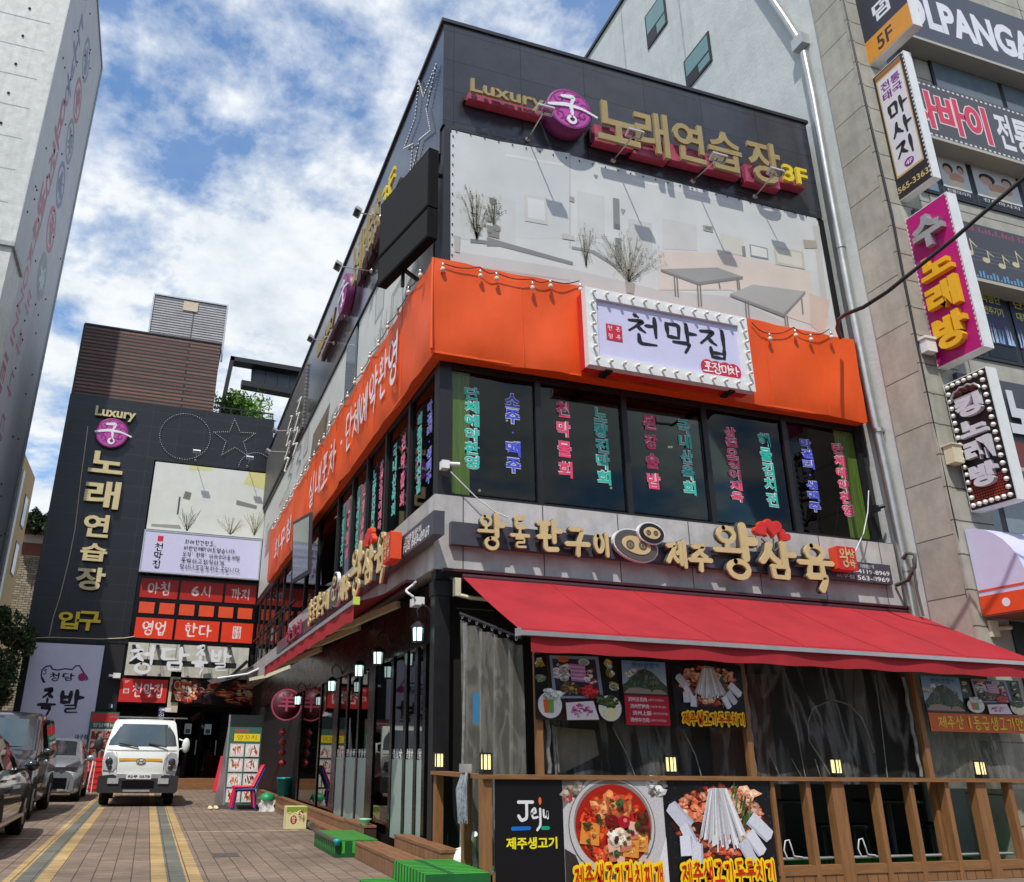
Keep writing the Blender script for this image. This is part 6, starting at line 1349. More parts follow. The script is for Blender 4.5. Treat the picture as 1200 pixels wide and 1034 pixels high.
# round red mutton sign and red lanterns
FRd = FY(20.4); u, v = FRd.uv(336, 826); t_ = thing('round_sign', (u, 20.4, v), 'round dark red sign with a pale Chinese character under the awning end', 'sign')
b = MB(); b.lathe(FRd.p(u, v, -.1), [(.36, 0), (.36, .1), (0, .1)], 32, (0, -1, 0)); b.build('disc', mat('dark_red', C(80, 20, 27), .5, var=.1), t_)
b = MB(); b.ring(FRd, u, v, .325, .36, .004); b.text(FRd, '羊', u - .2, u + .2, v - .15, v + .25, None, .006, .02); b.build('lettering', 'pink_box', t_)
mat('lantern_red', C(150, 24, 30), .5, var=.15)
for k in range(4):
    p = P(331, 858 + k * 12, y=20.6); t_ = None; b = MB(); b.ball(p, .085, 12, (1, 1, .78)); b.lathe(p, [(.04, -.09), (.04, -.075)], 8); b.lathe(p, [(.04, .075), (.04, .09)], 8); b.build('paper_lantern', 'lantern_red', None, ('topmost', 'second', 'third', 'lowest')[k] + ' small red paper lantern in the string under the round sign', 'lantern', 'red paper lanterns in one string')
# carriage lanterns on the side wall
def wall_lantern(p, label, tall=True):
    t_ = thing('wall_lantern', p, label, 'lantern', 'glowing lanterns along the side wall'); x, y, z = p; b = MB()
    b.lathe((x, y, z), [(.0, .25), (.03, .24), (.10, .18), (.10, .165), (.0, .165)], 6, sm=False); b.lathe((x, y, z), [(0, -.02), (.075, -.02), (.075, .0), (0, .0)], 6, sm=False)
    for k in range(6): a = 2 * pi * k / 6; b.tube([(x + .07 * cos(a), y + .07 * sin(a), z), (x + .08 * cos(a), y + .08 * sin(a), z + .165)], .008, 4)
    b.build('housing', 'black_metal', t_); b = MB(); b.lathe((x, y, z), [(.058, .005), (.066, .16)], 6, sm=False); b.ball((x, y, z + .09), .03, 8); b.build('glass_light', 'lamp_cool', t_)
    b = MB(); b.tube([(x, y, z + .30), (x - .02, y, z + .38), (x + .05, y, z + .46), (x + .13, y, z + .42), (3.2, y, z + .3)], .012, 6); b.build('hook_arm', 'black_metal', t_); return t_
ls = [P(490, 742, x=3.02), P(443, 770, x=3.02), P(421, 785, x=3.02), P(389, 803, x=3.02), P(349, 820, x=3.02)]
w0 = wall_lantern(ls[0] - V((0, 0, .1)), 'glowing lantern nearest the black corner post, largest of the row')
for p, l in zip(ls[1:], ('second glowing lantern from the corner post on the side wall', 'third glowing lantern from the corner post on the side wall', 'fourth glowing lantern, just right of the round red sign', 'farthest and smallest glowing lantern above the round red sign')): dup(w0, p - V((0, 0, .1)), l)
# ================================================================ neighbours
random.seed(23)
# --- pale block at the right
XN = 10.62
nb = thing('neighbour_building', (16, 20, 0), 'tall pale grey block with stone quoins and stacked shop floors at the right', 'building')
YC = P(1040, 236, x=XN).y                                  # its front corner
YQ = P(1000, 251, x=XN).y
ZR = P(700, 50, x=XN).z
b = MB(); b.wbox(XN, 40, YQ, 34, 0, ZR); b.wbox(XN + .6, 40, YC + 1.2, YQ, 0, ZR); b.build('side_wall', 'stucco', nb)
YC = min(YC, YQ - .6)
b = MB(); b.wbox(XN - .04, XN + .6, YC + .05, YQ - .004, 0, ZR); b.build('quoin_side', 'quoin_side', nb)
b = MB(); b.wbox(XN - .05, XN + .05, YC - .0, YC + .046, 0, ZR); b.wbox(XN + .05, XN + .75, YC + .02, YC + .3, 0, ZR); b.build('corner_strip', 'quoin_front', nb)
FNf = FY(YC + .25)
b = MB(); b.wbox(XN + .75, 40, YC + .3, YC + 1.2, 0, ZR); b.build('front_wall', 'quoin_front', nb)
b = MB(); b.wbox(XN - .06, 40, YQ - .2, 34.05, ZR, ZR + .12); b.build('roof_cap', 'cap_metal', nb)
# side windows
FN = FX(XN)
for (a, c, lab) in (((757, 20, 784, 60), 0, 0), ((803, 72, 838, 108), 0, 0)):
    u0, v1 = FN.uv(a[0], a[1] + (8 if a[0] < 800 else 9)); u1, v0 = FN.uv(a[2], a[3] - 22 if a[0] < 800 else a[3] - 18)
    v1, v0 = FN.uv(a[0], a[1])[1], FN.uv(a[0] + 2, a[3])[1]
    b = MB(); b.box(FN, u0, u1, v0, v1, -.1, .03); wf2 = b.build('window', 'black_metal', nb)
    b = MB(); m_ = v0 + (v1 - v0) * .36; b.box(FN, u0 + .06, u1 - .06, m_ + .04, v1 - .06, .031, .036); b.build('pane', 'teal_glass', wf2)
    b = MB(); b.box(FN, (u0 + u1) / 2 + .02, u1 - .06, v0 + .06, m_ - .02, .031, .036); b.build('pane', 'teal_glass', wf2)
    b = MB(); b.box(FN, u0 + .06, (u0 + u1) / 2 - .02, v0 + .06, m_ - .02, .031, .033); b.build('pane', 'black_gloss', wf2)
b = MB()
for y, z0, z1 in ((15.8, 12.6, ZR), (13.2, 12.6, ZR)): b.wbox(XN - .012, XN - .002, y, y + .05, z0, z1)
b.build('wall_joint', mat('joint_grey', C(168, 173, 172), .8, var=.2), nb)
# downpipe
t_ = thing('drain_pipe', (XN - .1, 11, 3.5), 'shiny steel drain pipe running down the pale side wall past the orange canvas', 'pipe')
XPp = XN - .09; q = [P(a, c, x=XPp) for a, c in ((1074, 730), (1060, 655), (1040, 560), (1018, 460), (995, 345), (968, 200), (953, 115), (942, 62))]
b = MB(); b.tube(q, .075, 12); b.build('pipe', 'steel', t_)
b = MB(); p = P(938, 50, x=XPp); b.wbox(p.x - .1, p.x + .1, p.y - .14, p.y + .14, p.z - .14, p.z + .12); b.build('elbow_box', 'alu', t_)
b = MB(); b.tube([p, P(920, 22, x=XPp), P(898, -10, x=XPp), P(870, -50, x=XPp)], .07, 12); b.build('pipe', 'steel', t_)
b = MB()
for a, c in ((1063, 668), (1030, 505), (985, 290)): p = P(a, c, x=XPp); b.lathe(p, [(.085, -.03), (.085, .03)], 12); b.wbox(p.x, p.x + .09, p.y - .02, p.y + .02, p.z - .02, p.z + .02)
b.build('pipe_clamp', 'steel', t_)
# front of the right-hand block: windows and sign bands
YFr = YC + .3; FRt = FY(YFr - .02); FRs = FY(YC - .05)
def zz(px, py, fr=FRt): return fr.uv(px, py)[1]
zl = lambda px, py: FRt.uv(px, py)[1]
xw0 = XN + .9
def win(z0, z1, xs, pane='sky_glass'):
    b = MB(); b.box(FRt, xs[0], xs[-1], z0, z1, -.3, .01); f_ = b.build('window', 'black_metal', nb)
    for a, c in zip(xs, xs[1:]): b = MB(); b.box(FRt, a + .06, c - .06, z0 + .06, z1 - .06, .011, .016); b.build('pane', pane, f_)
z_a0, z_a1 = zl(1110, 120), zl(1090, 55); win(z_a0 - .1, z_a1 + .1, [XN + .4, 12.25], 'sky_glass'); win(z_a0 - .1, z_a1 + .1, [12.8, 14.6, 16], 'sky_glass')
z_b0, z_b1 = zl(1135, 238), zl(1130, 186); pu_ = lambda x, y: FRt.uv(x, y)[0]
wa, wb, wc_, wd = pu_(1098, 205), pu_(1138, 215), pu_(1196, 228), pu_(1146, 375); we, wf_ = pu_(1184, 380), pu_(1184, 380) + .75
win(z_b0, z_b1, [wa - .5, wa, wb, wc_, wc_ + 1], 'sky_glass')
z_c0, z_c1 = zl(1160, 404), zl(1150, 330); win(z_c0 - .3, z_c1, [wd - .6, wd, we, wf_, wf_ + 1], 'black_gloss')
z_d0, z_d1 = zl(1160, 596), zl(1150, 570); win(zl(1150, 625), zl(1150, 560), [xw0 - .2, 11.9, 12.8, 14], 'sky_glass')
b = MB(); b.box(FRs, xw0 - .3, 18, 0, 3.1, -.2, -.05); b.build('shop_recess', 'dark_panel', nb)
# the posters in the windows
def d_face(r):
    r.rect(0, 1, 0, 1, (206, 206, 204)); r.rect(0, 1, 0, .16, (40, 40, 44)); r.b.col = C(220, 220, 222); r.b.text(r.fr, '전통마사지', r.m(.1, 0)[0], r.m(.9, 0)[0], r.m(0, .04)[1], r.m(0, .13)[1])
    r.el(.3, .66, .18, .13, (36, 30, 30), 16); r.el(.27, .6, .13, .11, (214, 168, 146), 16); r.el(.55, .45, .28, .13, (206, 150, 120), 14, .1); r.el(.75, .7, .12, .11, (40, 32, 32), 14); r.el(.74, .66, .09, .09, (216, 172, 150), 14); r.el(.5, .28, .3, .1, (226, 206, 180), 14)
FWp = FY(YFr - .045)
board('window_poster', FWp, wa + .07, wb - .07, z_b0 + .08, z_b1 - .08, 'pale massage picture in the window behind the white sign edge, left pane', d_face, .004)
board('window_poster', FWp, wb + .07, wc_ - .07, z_b0 + .08, z_b1 - .08, 'pale massage picture in the window at the right frame edge', d_face, .004)
def d_blue(words):
    def f(r):
        r.rect(0, 1, 0, 1, (40, 42, 84)); b = r.b
        for k, w_ in enumerate(words): b.col = C(226, 222, 70); b.text(r.fr, w_, r.m(.16, 0)[0], r.m(.86, 0)[0], r.m(0, .68 - k * .2)[1], r.m(0, .82 - k * .2)[1], bold=.02)
        for i in range(40): x = random.random(); r.pg([(x, .02), (x + .03, .02), (x + .015 + random.uniform(-.03, .03), random.uniform(.1, .36))], random.choice(((150, 196, 226), (90, 140, 206), (206, 222, 236))))
    return f
board('window_poster', FWp, wd + .07, we - .06, z_c0 + .02, z_c1 - .05, 'dark blue window poster with yellow words beside the pink sign', d_blue(['최첨단', '반주기기']), .004)
board('window_poster', FWp, we + .06, wf_ - .07, z_c0 + .02, z_c1 - .05, 'dark blue window poster with yellow words at the frame edge', d_blue(['단체', '대환영']), .004)
# sign bands across the front
def signband(name, pt, pb, x0, x1, label, draw, th=.4, lip=True, base=(70, 72, 80)):
    v1, v0 = FRs.uv(*pt)[1], FRs.uv(*pb)[1]
    b = MB(); b.col = C(*base); b.box(FRs, x0, x1, v0, v1, -th, 0); b.col = C(178, 172, 158); b.box(FRs, x0, x1, v0 - .06, v0, -th, .02); b.col = C(*base); b.d = .001
    r = Rc(b, FRs, x0, x1, v0, v1); draw(r); return b.build(name, 'print', None, label, 'sign')
def d_hp(r): r.rect(0, 1, 0, 1, (74, 78, 90)); r.b.col = C(222, 222, 228); r.b.text(r.fr, 'HOLPANGA', FRs.uv(1032, 5)[0], FRs.uv(1218, 75)[0], r.m(0, .22)[1], r.m(0, .76)[1], bold=.045)
signband('sign_band', (1100, -12), (1100, 52), XN + .5, 18, 'grey sign band with big white capitals along the top right floor', d_hp)
def d_tb(r):
    r.rect(0, 1, 0, 1, (78, 78, 82)); b = r.b; x0 = FRs.uv(1063, 120)[0]; x1 = FRs.uv(1162, 160)[0]; y0, y1 = r.m(0, .16)[1], r.m(0, .84)[1]
    b.col = C(226, 206, 210); b.text(r.fr, '사바이', x0 - .02, x1 + .02, y0 - .02, y1 + .02, bold=.075); b.col = C(206, 56, 82); b.text(r.fr, '사바이', x0, x1, y0, y1, bold=.04)
    b.col = C(216, 216, 220); b.text(r.fr, '전통마', FRs.uv(1170, 160)[0], FRs.uv(1170, 160)[0] + 1.3, y0, y1, bold=.03)
    for i in range(60): b.lay(r.fr, [r.m(i / 60, .03), r.m(i / 60 + .008, .03), r.m(i / 60 + .008, .06), r.m(i / 60, .06)], C(216, 216, 212), False); b.lay(r.fr, [r.m(i / 60, .94), r.m(i / 60 + .008, .94), r.m(i / 60 + .008, .97), r.m(i / 60, .97)], C(216, 216, 212), False)
signband('sign_band', (1120, 108), (1120, 168), XN + .5, 18, 'dark sign band with red and white letters over the massage windows', d_tb)
def d_mu(r):
    r.rect(0, 1, 0, 1, (66, 66, 72))
    for i in range(90): x = i / 90; r.b.lay(r.fr, [r.m(x, .86), r.m(x + .006, .86), r.m(x + .006, .86 + .1 * abs(sin(i * 1.3))), r.m(x, .86 + .1 * abs(sin(i * 1.3)))], C(150, 60, 92), False); r.b.lay(r.fr, [r.m(x, .04), r.m(x + .006, .04), r.m(x + .006, .06 + .1 * abs(sin(i * .9))), r.m(x, .06 + .1 * abs(sin(i * .9)))], C(90, 150, 190), False)
    for k in range(4): r.pg([(0, .34 + .07 * k), (1, .30 + .07 * k), (1, .31 + .07 * k), (0, .35 + .07 * k)], (110, 110, 112))
    for i in range(9):
        u = XN + 1.2 + i * .34; h = .25 + .05 * sin(i * 2); v = r.m(0, .38 + .06 * sin(i * 1.7))[1]; c = C(196, 188, 150)
        r.b.col = c; r.b.disc(r.fr, u, v, .085, r.b.d, 12, .055); r.b.d += .0004; r.b.lay(r.fr, [(u + .06, v), (u + .085, v), (u + .085, v + h), (u + .06, v + h)], c); r.b.lay(r.fr, [(u + .06, v + h), (u + .2, v + h * .55), (u + .2, v + h * .45), (u + .06, v + h * .85)], c)
signband('sign_band', (1140, 262), (1140, 325), XN + .5, 18, 'dark sign band decorated with metal music notes behind the pink sign', d_mu)
def d_kn(r):
    r.rect(0, 1, 0, 1, (70, 72, 78)); r.rect(0, 1, 0, .3, (110, 44, 40)); r.b.col = C(206, 208, 214)
    x0 = FRs.uv(1178, 490)[0]; r.b.text(r.fr, '노래방', x0, x0 + 1.9, r.m(0, .3)[1], r.m(0, .92)[1], None, .06, .06)
signband('sign_band', (1140, 440), (1140, 540), XN + .6, 18, 'dark sign band with thick pale letters over a red strip, lowest at the right', d_kn)
# blade signs: face towards the yard
def blade(name, x, c1, c2, label, th, frame, draw, notch=True):
    fr = FX(x); q = [fr.uv(*p) for p in (*c1, *c2)]
    u0 = (q[0][0] + q[2][0]) / 2; u1 = (q[1][0] + q[3][0]) / 2; v1 = (q[0][1] + q[1][1]) / 2; v0 = (q[2][1] + q[3][1]) / 2
    t_ = thing(name, fr.p((u0 + u1) / 2, v0, -th / 2), label, 'sign')
    b = MB(); b.box(fr, u0, u1, v0, v1, -th, -.004); b.build('box', frame, t_)
    b = MB(); b.d = .0; r = Rc(b, fr, u0 + .015, u1 - .015, v0 + .015, v1 - .015); draw(r, t_)
    if notch:
        n = int((v1 - v0) / .085)
        for i in range(n):
            v = v0 + (v1 - v0) * (i + .3) / n; b.lay(fr, [(u1 - .035, v), (u1 - .0, v), (u1 - .0, v + .045), (u1 - .035, v + .045)], C(206, 206, 206), False); b.lay(fr, [(u0, v), (u0 + .03, v), (u0 + .03, v + .045), (u0, v + .045)], C(206, 206, 206), False)
    b.build('face', 'print', t_)
    b = MB()
    for k in (.18, .8): b = MB(); b.box(fr, u0 - .38, u0, v0 + (v1 - v0) * k, v0 + (v1 - v0) * k + .12, -th * .7, -th * .4); b.build('bracket', 'grey_return', t_)
    return fr, u0, u1, v0, v1, t_
XB = XN + .30
def d_hold(r, p): r.rect(0, 1, 0, 1, (52, 54, 66)); r.rect(0, 1, 0, .16, (216, 146, 50)); b = r.b; b.col = C(56, 48, 44); b.text(r.fr, '5F', r.m(.25, 0)[0], r.m(.6, 0)[0], r.m(0, .03)[1], r.m(0, .13)[1], bold=.02); b.col = C(226, 226, 230); b.column(r.fr, '홀덤', r.m(.48, 0)[0], r.m(0, .18)[1], r.m(0, .62)[1], .36, bold=.03); b.column(r.fr, '텍사스', r.m(.48, 0)[0], r.m(0, .64)[1], r.m(0, .99)[1], .36, bold=.03)
blade('blade_sign', XB, ((985, -80), (1045, -120)), ((1016, 74), (1062, 42)), 'dark projecting sign with an orange 5F foot at the top right', .2, 'white_paint', d_hold, False)
def d_mas(r, p):
    r.rect(0, 1, 0, 1, (44, 38, 42)); b = r.b; r.rect(.10, .9, .15, .95, (196, 160, 96)); r.rect(.13, .87, .165, .935, (216, 214, 218)); r.rect(.1, .9, .955, .99, (150, 100, 60))
    b.col = C(126, 40, 132); b.text(r.fr, '전통', r.m(.2, 0)[0], r.m(.8, 0)[0], r.m(0, .83)[1], r.m(0, .9)[1], bold=.03); b.text(r.fr, '태국', r.m(.2, 0)[0], r.m(.8, 0)[0], r.m(0, .75)[1], r.m(0, .82)[1], bold=.03)
    for k, c in enumerate('마사지'): b.brush(r.fr, c, r.m(.22, 0)[0], r.m(.84, 0)[0], r.m(0, .58 - k * .16)[1], r.m(0, .71 - k * .16)[1], .17, col=C(36, 34, 40))
    r.el(.52, .21, .14, .03, (126, 40, 132), 18); b.col = C(226, 216, 230); b.text(r.fr, '4F', r.m(.42, 0)[0], r.m(.62, 0)[0], r.m(0, .195)[1], r.m(0, .225)[1], bold=.02); b.col = C(206, 186, 120); b.text(r.fr, '565-3363', r.m(.06, 0)[0], r.m(.95, 0)[0], r.m(0, .04)[1], r.m(0, .085)[1], bold=.015)
blade('blade_sign', XB, ((1020, 93), (1058, 60)), ((1052, 237), (1094, 207)), 'white projecting massage sign with purple and black writing and a phone number', .17, 'white_paint', d_mas)
def d_su(r, p):
    r.rect(0, 1, 0, 1, (178, 14, 112)); fr = r.fr
    for k, c in enumerate('수노래방'):
        y1 = (.93, .66, .475, .265)[k]; y0 = (.72, .52, .295, .06)[k]; u0, v0 = r.m(.16, y0); u1, v1 = r.m(.86, y1)
        b = MB(); b.text(fr, c, u0, u1, v0, v1, .0, .10, .05); b.build('letter', 'yellow_amber' if k else 'alu', p)
mat('yellow_amber', C(232, 176, 24), .4, var=.06)
blade('blade_sign', XB, ((1058, 259), (1103, 229)), ((1100, 430), (1160, 404)), 'magenta projecting sign with raised silver and yellow letters', .2, 'white_paint', d_su)
def d_king(r, p):
    r.rect(0, 1, 0, 1, (24, 20, 26)); fr = r.fr
    for i in range(14):
        for j in range(9): r.b.lay(fr, [r.m(.1 + .8 * i / 14, .04 + .02 * j), r.m(.14 + .8 * i / 14, .04 + .02 * j), r.m(.14 + .8 * i / 14, .052 + .02 * j), r.m(.1 + .8 * i / 14, .052 + .02 * j)], C(170, 66 - 4 * j, 30), False)
    for k, c in enumerate('킹노래방'):
        y1 = (.84, .65, .50, .31)[k]; y0 = (.68, .53, .33, .14)[k]; u0, v0 = r.m(.2, y0); u1, v1 = r.m(.8, y1)
        b = MB(); b.text(fr, c, u0, u1, v0, v1, .0, .07, .06); b.build('letter', 'silver_face', p)
    b = MB(); u, v = r.m(.5, .885); s = r.u1 - r.u0
    for k in (-1, 0, 1): b.ball(fr.p(u + k * s * .17, v + (.02 if k == 0 else 0), .03), s * .12, 10, (.4, 1, .6))
    b.build('crown_cushion', 'dark_red', p)
    b = MB(); b.tube([fr.p(u + s * .34 * cos(a), v - .06 + s * .2 * sin(a) * (1 if i % 2 else .8), .05) for i, a in enumerate([pi * j / 12 for j in range(13)])], .02, 6); b.box(fr, u - s * .3, u + s * .3, v - .12, v - .07, .01, .05); b.build('crown_rim', 'alu', p)
    b = MB(); us, vs = (r.u0 + .06, r.u1 - .06), (r.v0 + .06, r.v1 - .06)
    bp_ = [fr.p(u, vs[0] + (vs[1] - vs[0]) * j / 16) for j in range(17) for u in us] + [fr.p(us[0] + (us[1] - us[0]) * j / 6, v) for j in range(1, 6) for v in vs]
    b.lathe(bp_[0], [(.028, 0), (.036, .02), (.032, .04), (0, .055)], 8, fr.N); scatter(b.build('bulb', 'bulb_warm', p), bp_)
mat('silver_face', C(206, 206, 214), .35, var=.06)
blade('blade_sign', XB, ((1106, 452), (1152, 430)), ((1137, 600), (1196, 584)), 'black projecting sign with a crown, silver letters and rows of bulbs', .2, 'white_paint', d_king, False)
# bracket box, wires, canopy, camera at the right
p = P(1117, 533, x=XN + .1); b = MB(); b.wbox(p.x - .08, p.x + .1, YC - .17, YC - .02, p.z - .14, p.z + .13); b.wbox(p.x - .1, p.x + .12, YC - .19, YC - .0, p.z + .13, p.z + .15); b.build('junction_box', 'ivory_paint', None, 'cream electrical box beside the black bulb framed sign', 'box')
p = P(1087, 405, x=XN + .1); b = MB(); b.wbox(p.x - .1, p.x + .1, YC - .14, YC - .02, p.z - .13, p.z + .08); b.wbox(p.x - .12, p.x + .12, YC - .16, YC + .0, p.z + .08, p.z + .12); b.build('transformer_box', 'white_paint', None, 'small white box under the foot of the magenta sign', 'box')
b = MB(); b.tube([P(x, y, x=XN - .03) for x, y in ((983, -20), (1012, 110), (1046, 255), (1060, 330), (1078, 420), (1098, 520), (1120, 620), (1134, 700))], .02, 6); b.build('wall_cable', 'black_metal', None, 'dark cable running down the stone corner of the right block', 'cable')
b = MB(); b.tube([P(x, y, y=9.45 - k * .42) for k, (x, y) in enumerate(((985, 396), (981, 385), (983, 374), (992, 368), (1012, 360), (1040, 342), (1080, 310), (1120, 278), (1160, 243), (1210, 200), (1250, 165)))], .028, 8)
b.build('power_cable', 'cable', None, 'thick black cable swinging from the orange canvas across the right signs', 'cable')
b = MB(); b.tube([P(x, y, x=XN - .16) for x, y in ((1058, 655), (1063, 648), (1072, 650), (1072, 664), (1064, 680), (1050, 686))], .03, 6); b.tube([P(x, y, x=XN - .16) for x, y in ((1070, 655), (1074, 690), (1082, 722))], .02, 6); b.build('bundled_cable', 'grey_return', None, 'bundled grey cable on the drain pipe beside the belt sign', 'cable')
b = MB(); b.tube([P(x, y, y=9.6) for x, y in ((1018, 575), (1017, 600), (1012, 625), (1003, 645), (990, 655), (975, 660))], .008, 5); b.build('thin_wire', 'white_paint', None, 'thin white wire looping down to the red cube sign', 'wire')
b = MB(); b.tube([P(x, y, y=9.65) for x, y in ((528, 553), (545, 570), (560, 585), (580, 600), (596, 607))], .008, 5); b.build('thin_wire', 'white_paint', None, 'thin white wire from the wall camera to the cream letters', 'wire')
# curved shop canopy
t_ = thing('shop_canopy', (XN + 1, YC - .6, 3), 'rounded white shop canopy with orange border at the right edge', 'canopy')
zt_ = P(1140, 622, y=YC).z; zb2 = P(1145, 705, y=YC - .8).z; xl, xr = XN + .12, XN + 2.6
prof = [(0, zt_)] + [(-.75 * sin(a), zb2 + .32 + (zt_ - zb2 - .32) * cos(a)) for a in [pi / 2 * k / 8 for k in range(1, 9)]]
b = MB(); b.grid(lambda i, j: V((xl + (xr - xl) * i, YC + prof[int(round(j * 8))][0], prof[int(round(j * 8))][1])), 6, 8); b.add([(xl, YC, zb2)] + [(xl, YC + a, z) for a, z in prof] + [(xl, YC - .75, zb2)], [list(range(11))]); b.build('shell', 'lilac', t_)
b = MB(); b.wbox(xl - .004, xr, YC - .76, YC - .74, zb2, zb2 + .26); b.wbox(xl - .006, xl + .01, YC - .74, YC, zb2, zb2 + .26); b.wbox(xl - .005, xr, YC - .755, YC - .735, zb2 + .32, zb2 + .345); b.wbox(xl - .007, xl + .01, YC - .735, YC, zb2 + .32, zb2 + .345); b.build('border', 'orange_red', t_)
b = MB(); fb2 = FX(xl - .008); b.disc(fb2, -(YC - .38), zb2 + .13, .06, 0, 12); b.build('badge', 'white_face', t_)
b = MB(); b.wbox(xl, xr, YC - .74, YC, zb2 - .02, zb2); b.build('soffit', 'brick_far', t_)
b = MB(); p = P(1158, 737, x=XN + .25); b.wbox(p.x - .06, p.x + .08, p.y - .1, p.y + .1, p.z - .12, p.z + .1); b.tube([p + V((0, -.05, 0)), p + V((.3, -.1, .02))], .03, 8); b.tube([p + V((0, 0, .1)), p + V((-.02, .02, .32)), p + V((.06, .05, .4))], .04, 8); b.build('security_camera', 'ivory_paint', None, 'cream security camera under the rounded shop canopy', 'camera')
def cam_at(p, dx, lab, nrm=(0, -1, 0)):
    t_ = thing('security_camera', p, lab, 'camera'); b = MB(); b.wbox(p.x - .05, p.x + .05, p.y - .06, p.y + .06, p.z - .06, p.z + .05); b.build('housing', 'white_paint', t_)
    b = MB(); b.tube([p + V((dx * .04, 0, .02)), p + V((dx * .2, -.03, .02))], .03, 8); b.build('lens_tube', 'white_paint', t_)
cam_at(P(521, 545, y=9.72), 1, 'white security camera on the corner beside the lettered windows')
p = P(1026, 596, y=9.75); b = MB(); b.wbox(p.x - .05, p.x + .05, p.y - .05, p.y + .05, p.z - .05, p.z + .04); b.tube([p, p + V((.1, -.08, .03))], .03, 8); b.build('security_camera', 'black_metal', None, 'black security camera at the right end of the lettered windows', 'camera')
# the folded-out dark window at the far end
t_ = thing('open_sash', (2.7, 20.5, 5), 'dark green window sash swung out below the far orange canvas', 'window')
q = [P(a, c, x=2.86) for a, c in ((343, 612), (364, 600), (362, 672), (342, 684))]
b = MB(); b.add(q + [v + V((.05, 0, 0)) for v in q], [(0, 1, 2, 3), (7, 6, 5, 4)] + [(i, (i + 1) % 4, 4 + (i + 1) % 4, 4 + i) for i in range(4)]); b.build('frame', 'black_metal', t_)
c_ = (q[0] + q[1] + q[2] + q[3]) / 4; q2 = [c_ + (v - c_) * .88 + V((-.006, 0, 0)) for v in q]; b = MB(); b.add(q2 + [v + V((.004, 0, 0)) for v in q2], [(0, 1, 2, 3), (7, 6, 5, 4)] + [(i, (i + 1) % 4, 4 + (i + 1) % 4, 4 + i) for i in range(4)]); b.build('pane', mat('green_glass', C(30, 66, 56), .1, var=.1), t_)
b = MB()
for k in range(7): y = 22.4 + k * .9; b.tube([(3.02, y, 4.06), (3.02, y, 4.9)], .02, 6)
for z in (4.45, 4.9): b.tube([(3.02, 22.3, z), (3.02, 28.4, z)], .025, 6)
b.build('balcony_rail', 'black_metal', None, 'black balcony railing at the far end of the yard side floor', 'railing')

# --- tall block at the left
XL = -6.42; YN, YFar = 27.33, 36.1
t_ = thing('left_building', (-11, 32, 0), 'tall pale block at the left with red writing and round badges on its flank', 'building')
b = MB(); b.wbox(-22, XL - .15, YN + .1, YFar, 0, 33.3); b.build('core_wall', 'stucco_left', t_) if 'stucco_left' in MATS else None
mat('flank_grey', C(186, 186, 188), .75, var=.08, scale=1.2, dirt=.2)
b = MB(); b.wbox(-22, XL - .02, YN + .1, YFar - .02, 0, 33.25); b.wbox(XL - .02, XL, YN, YFar, 0, 33.3); b.build('wall', 'flank_grey', t_)
b = MB(); b.wbox(-22, XL - .022, YN, YN + .098, 0, 33.28); b.build('tile_face', 'white_tile', t_)
b = MB()
for k in range(24): b.wbox(-22, XL - .5, YN - .006, YN - .001, 1.2 + k * 1.36, 1.235 + k * 1.36)
b.build('panel_joint', 'joint_grey', t_)
b = MB()
for k in range(24): b.ball((XL - 1.3, YN - .01, 1.7 + k * 1.36), .055, 6)
FXL = FXP(XL)
rr = random.Random(9)
for k in range(70): b.ball(FXL.p(rr.uniform(YN + .6, YFar - .5), rr.uniform(6, 32), 0), .05, 6)
b.build('anchor', 'black_metal', t_)
b = MB(); b.wbox(-22, XL + .05, YN - .05, YFar + .05, 33.3, 33.45); b.wbox(XL, XL + .07, YFar - .12, YFar + .02, 0, 33.29); b.build('trim', 'joint_grey', t_)
b = MB(); b.d = .004
def badge(px, py, c, k):
    b = MB(); b.d = .004
    u, v = FXL.uv(px, py); r = .95; b.col = c; b.ring(FXL, u, v, r * .78, r, b.d, 28, 1.05); b.d += .001
    rr = random.Random(k)
    if k == 5: b.disc(FXL, u, v, r * .8, b.d, 20); b.d += .001; b.col = C(170, 174, 176)
    for i in range(7):
        a = rr.uniform(0, 6.3); q = [(u + r * .6 * cos(a), v + r * .6 * sin(a)), (u + rr.uniform(-.3, .3), v + rr.uniform(-.3, .3)), (u + r * .6 * cos(a + rr.uniform(1, 2.6)), v + r * .6 * sin(a + 1.8))]
        le, ri = ribbon(q, .16, 'brush'); n = len(le); b.add([FXL.p(x, y, b.d) for x, y in le + ri], [(j, j + 1, n + j + 1, n + j) for j in range(n - 1)]); b.d += .0005
    b.build('painted_badge', 'print', t_)
for k, (px, py, c) in enumerate(((101, 71, (110, 116, 136)), (91, 118, (158, 62, 84)), (82, 166, (100, 112, 118)), (71, 217, (84, 92, 132)), (60, 269, (158, 62, 84)), (49, 324, (106, 116, 118)))): badge(px, py, C(*c), k)
for ch, px, py, c in (('도', 92, 46, (96, 98, 126)), ('봉', 82, 96, (92, 94, 118)), ('요', 71, 143, (150, 62, 84)), ('정', 60, 199, (150, 62, 84)), ('병', 47, 250, (150, 62, 84)), ('원', 39, 283, (150, 62, 84))):
    u, v = FXL.uv(px, py); s = .95 if ch != '원' else .7; b = MB(); b.d = .004; b.brush(FXL, ch, u - s * .8, u + s * .8, v - s, v + s, .17, col=C(*c)); b.build('painted_letter', 'print', t_)
u, v = FXL.uv(40, 300); fr_s = Fr(FXL.p(u, v), (0, 0, -1), (0, 1, 0)); b = MB(); b.d = .004
